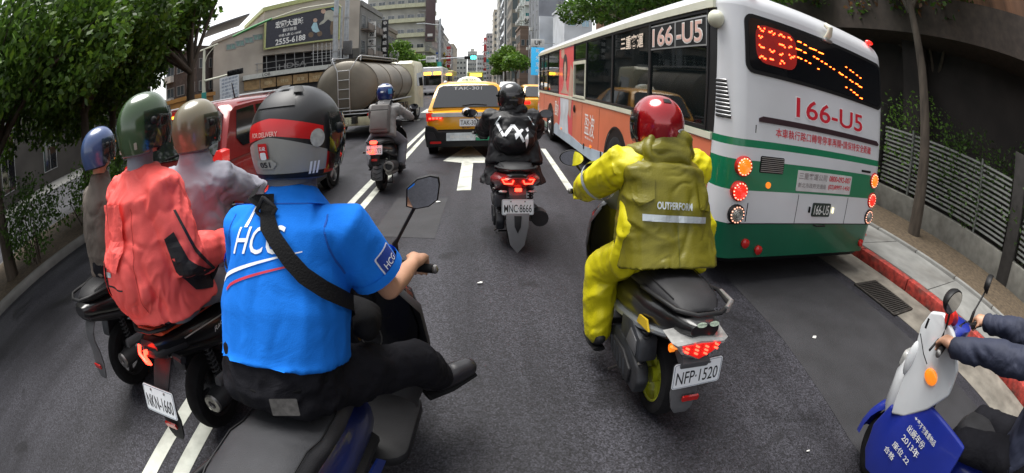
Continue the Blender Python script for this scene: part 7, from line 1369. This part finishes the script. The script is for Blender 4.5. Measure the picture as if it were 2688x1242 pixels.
# parked scooters along the right pavement, copies of one
ps = thing('parked_scooter', 'parked scooter', 'scooter', (0, 0, 0), 0, 'scooters parked on the right pavement'); m = MB(); m.capsule([((0, -.25, .66), .13), ((0, .35, .55), .15)], 10); m.capsule([((0, .35, .4), .1), ((0, .75, .33), .12), ((0, .95, .6), .12), ((0, .9, .95), .1)], 10); m.capsule([((-.3, .85, 1.0), .03), ((.3, .85, 1.0), .03)], 8)
fuse(m, 'scooter_body', M_WHITE, ps, .025, 2); MB().box((0, .05, .78), (.28, .7, .1)).build('seat', M_SEATB, ps, bevel=.04)
for y_ in (-.05, 1.15): MB().lathe([(.1, -.05), (.23, -.05), (.23, .05), (.1, .05)], 16, (0, y_, .23), 'x').build('wheel', M_RUB, ps)
for s_ in (-1, 1): MB().tube([(s_*.2, .85, 1.0), (s_*.3, .85, 1.2)], .012, 6).build('mirror_stalk', M_BLK, ps); MB().ball((s_*.3, .85, 1.22), (.06, .02, .04), 8, 6).build('mirror', M_BLK, ps)
pcol = [('white', M_WHITE), ('black', M_BLKP), ('red', pm('parked red', (.4, .02, .02), .3, coat=.5)), ('blue', pm('parked blue', (.03, .08, .3), .3, coat=.5)), ('silver', M_ALU), ('black', M_BLKP), ('white', M_WHITE), ('grey', M_GPL), ('red', pm('parked red', (.4, .02, .02)))]
wh = ('nearest the bus front', 'second from the bus front', 'third from the bus front', 'fourth from the bus front', 'fifth from the bus front', 'sixth from the bus front', 'third from the far end', 'second from the far end', 'at the far end of the row')
for k, (cn, mt) in enumerate(pcol):
    o = ps if k == 0 else copy_tree(ps); o.location = (4.45-.02*k, 24+k*3.1, 0); o.rotation_euler = (0, 0, -1.25+.1*(k % 3)); o['label'] = '%s parked scooter %s along the right kerb' % (cn, wh[k])
    for ch in o.children:
        if ch.name.startswith('scooter_body'): ch.data = ch.data.copy(); ch.data.materials[0] = mt
for k, (x, y) in enumerate(((5.6, 64), (6.2, 130), (-9.6, 100), (-9.4, 124))): tree(('bushy street tree between the round tree and the bus', 'small far street tree on the right pavement', 'far street tree before the grey slatted building', 'far street tree under the red left sign')[k], (x, y, 0), 7, [(0, 0, 4.6, 1.6), (-.9, 0, 4.0, 1.2), (.9, .3, 4.2, 1.3)], 2600, .42, [M_LF[1], M_LF[2]], 60+k, .16, 2.8, grp='distant street trees')
# rider of the white and blue scooter, mostly beyond the right edge
er = Rider('rider in a navy jacket on the white and blue scooter at the right edge', (2.03, -.4, 0), -.02, (0, .12, .85), (0, .15, 1.3), (0, .16, 1.42), (0, .2, 1.56), {1: (.3, .945, 1.0), -1: (-.3, .945, 1.0)}, knees={-1: (-.16, .55, .7), 1: (.16, .55, .7)}, feet={-1: (-.11, .72, .38), 1: (.11, .72, .38)})
er.body(vox=.014); mb = MB(); er.torso(mb, .025, hem=.06, coll=.03)
for q in (-1, 1): er.arm(mb, q, .08, .065, .05)
fuse(mb, 'jacket', pm('navy jacket', (.02, .025, .05), .75, var=.15, bump=.1, bump2=.3), er.o, .014, 3, .01, 6, .01, 7, seed=81); er.trousers(M_JEAN, .02, .006, 21, vox=.016); er.shoes(M_DPL)
he = Helmet(er.o, er.HD+V((0, 0, .02)), pm('silver helmet', (.3, .3, .31), .3, coat=.5), low=-48); he.visor(M_VIS)
bpy.data.scenes.remove(BENCH)
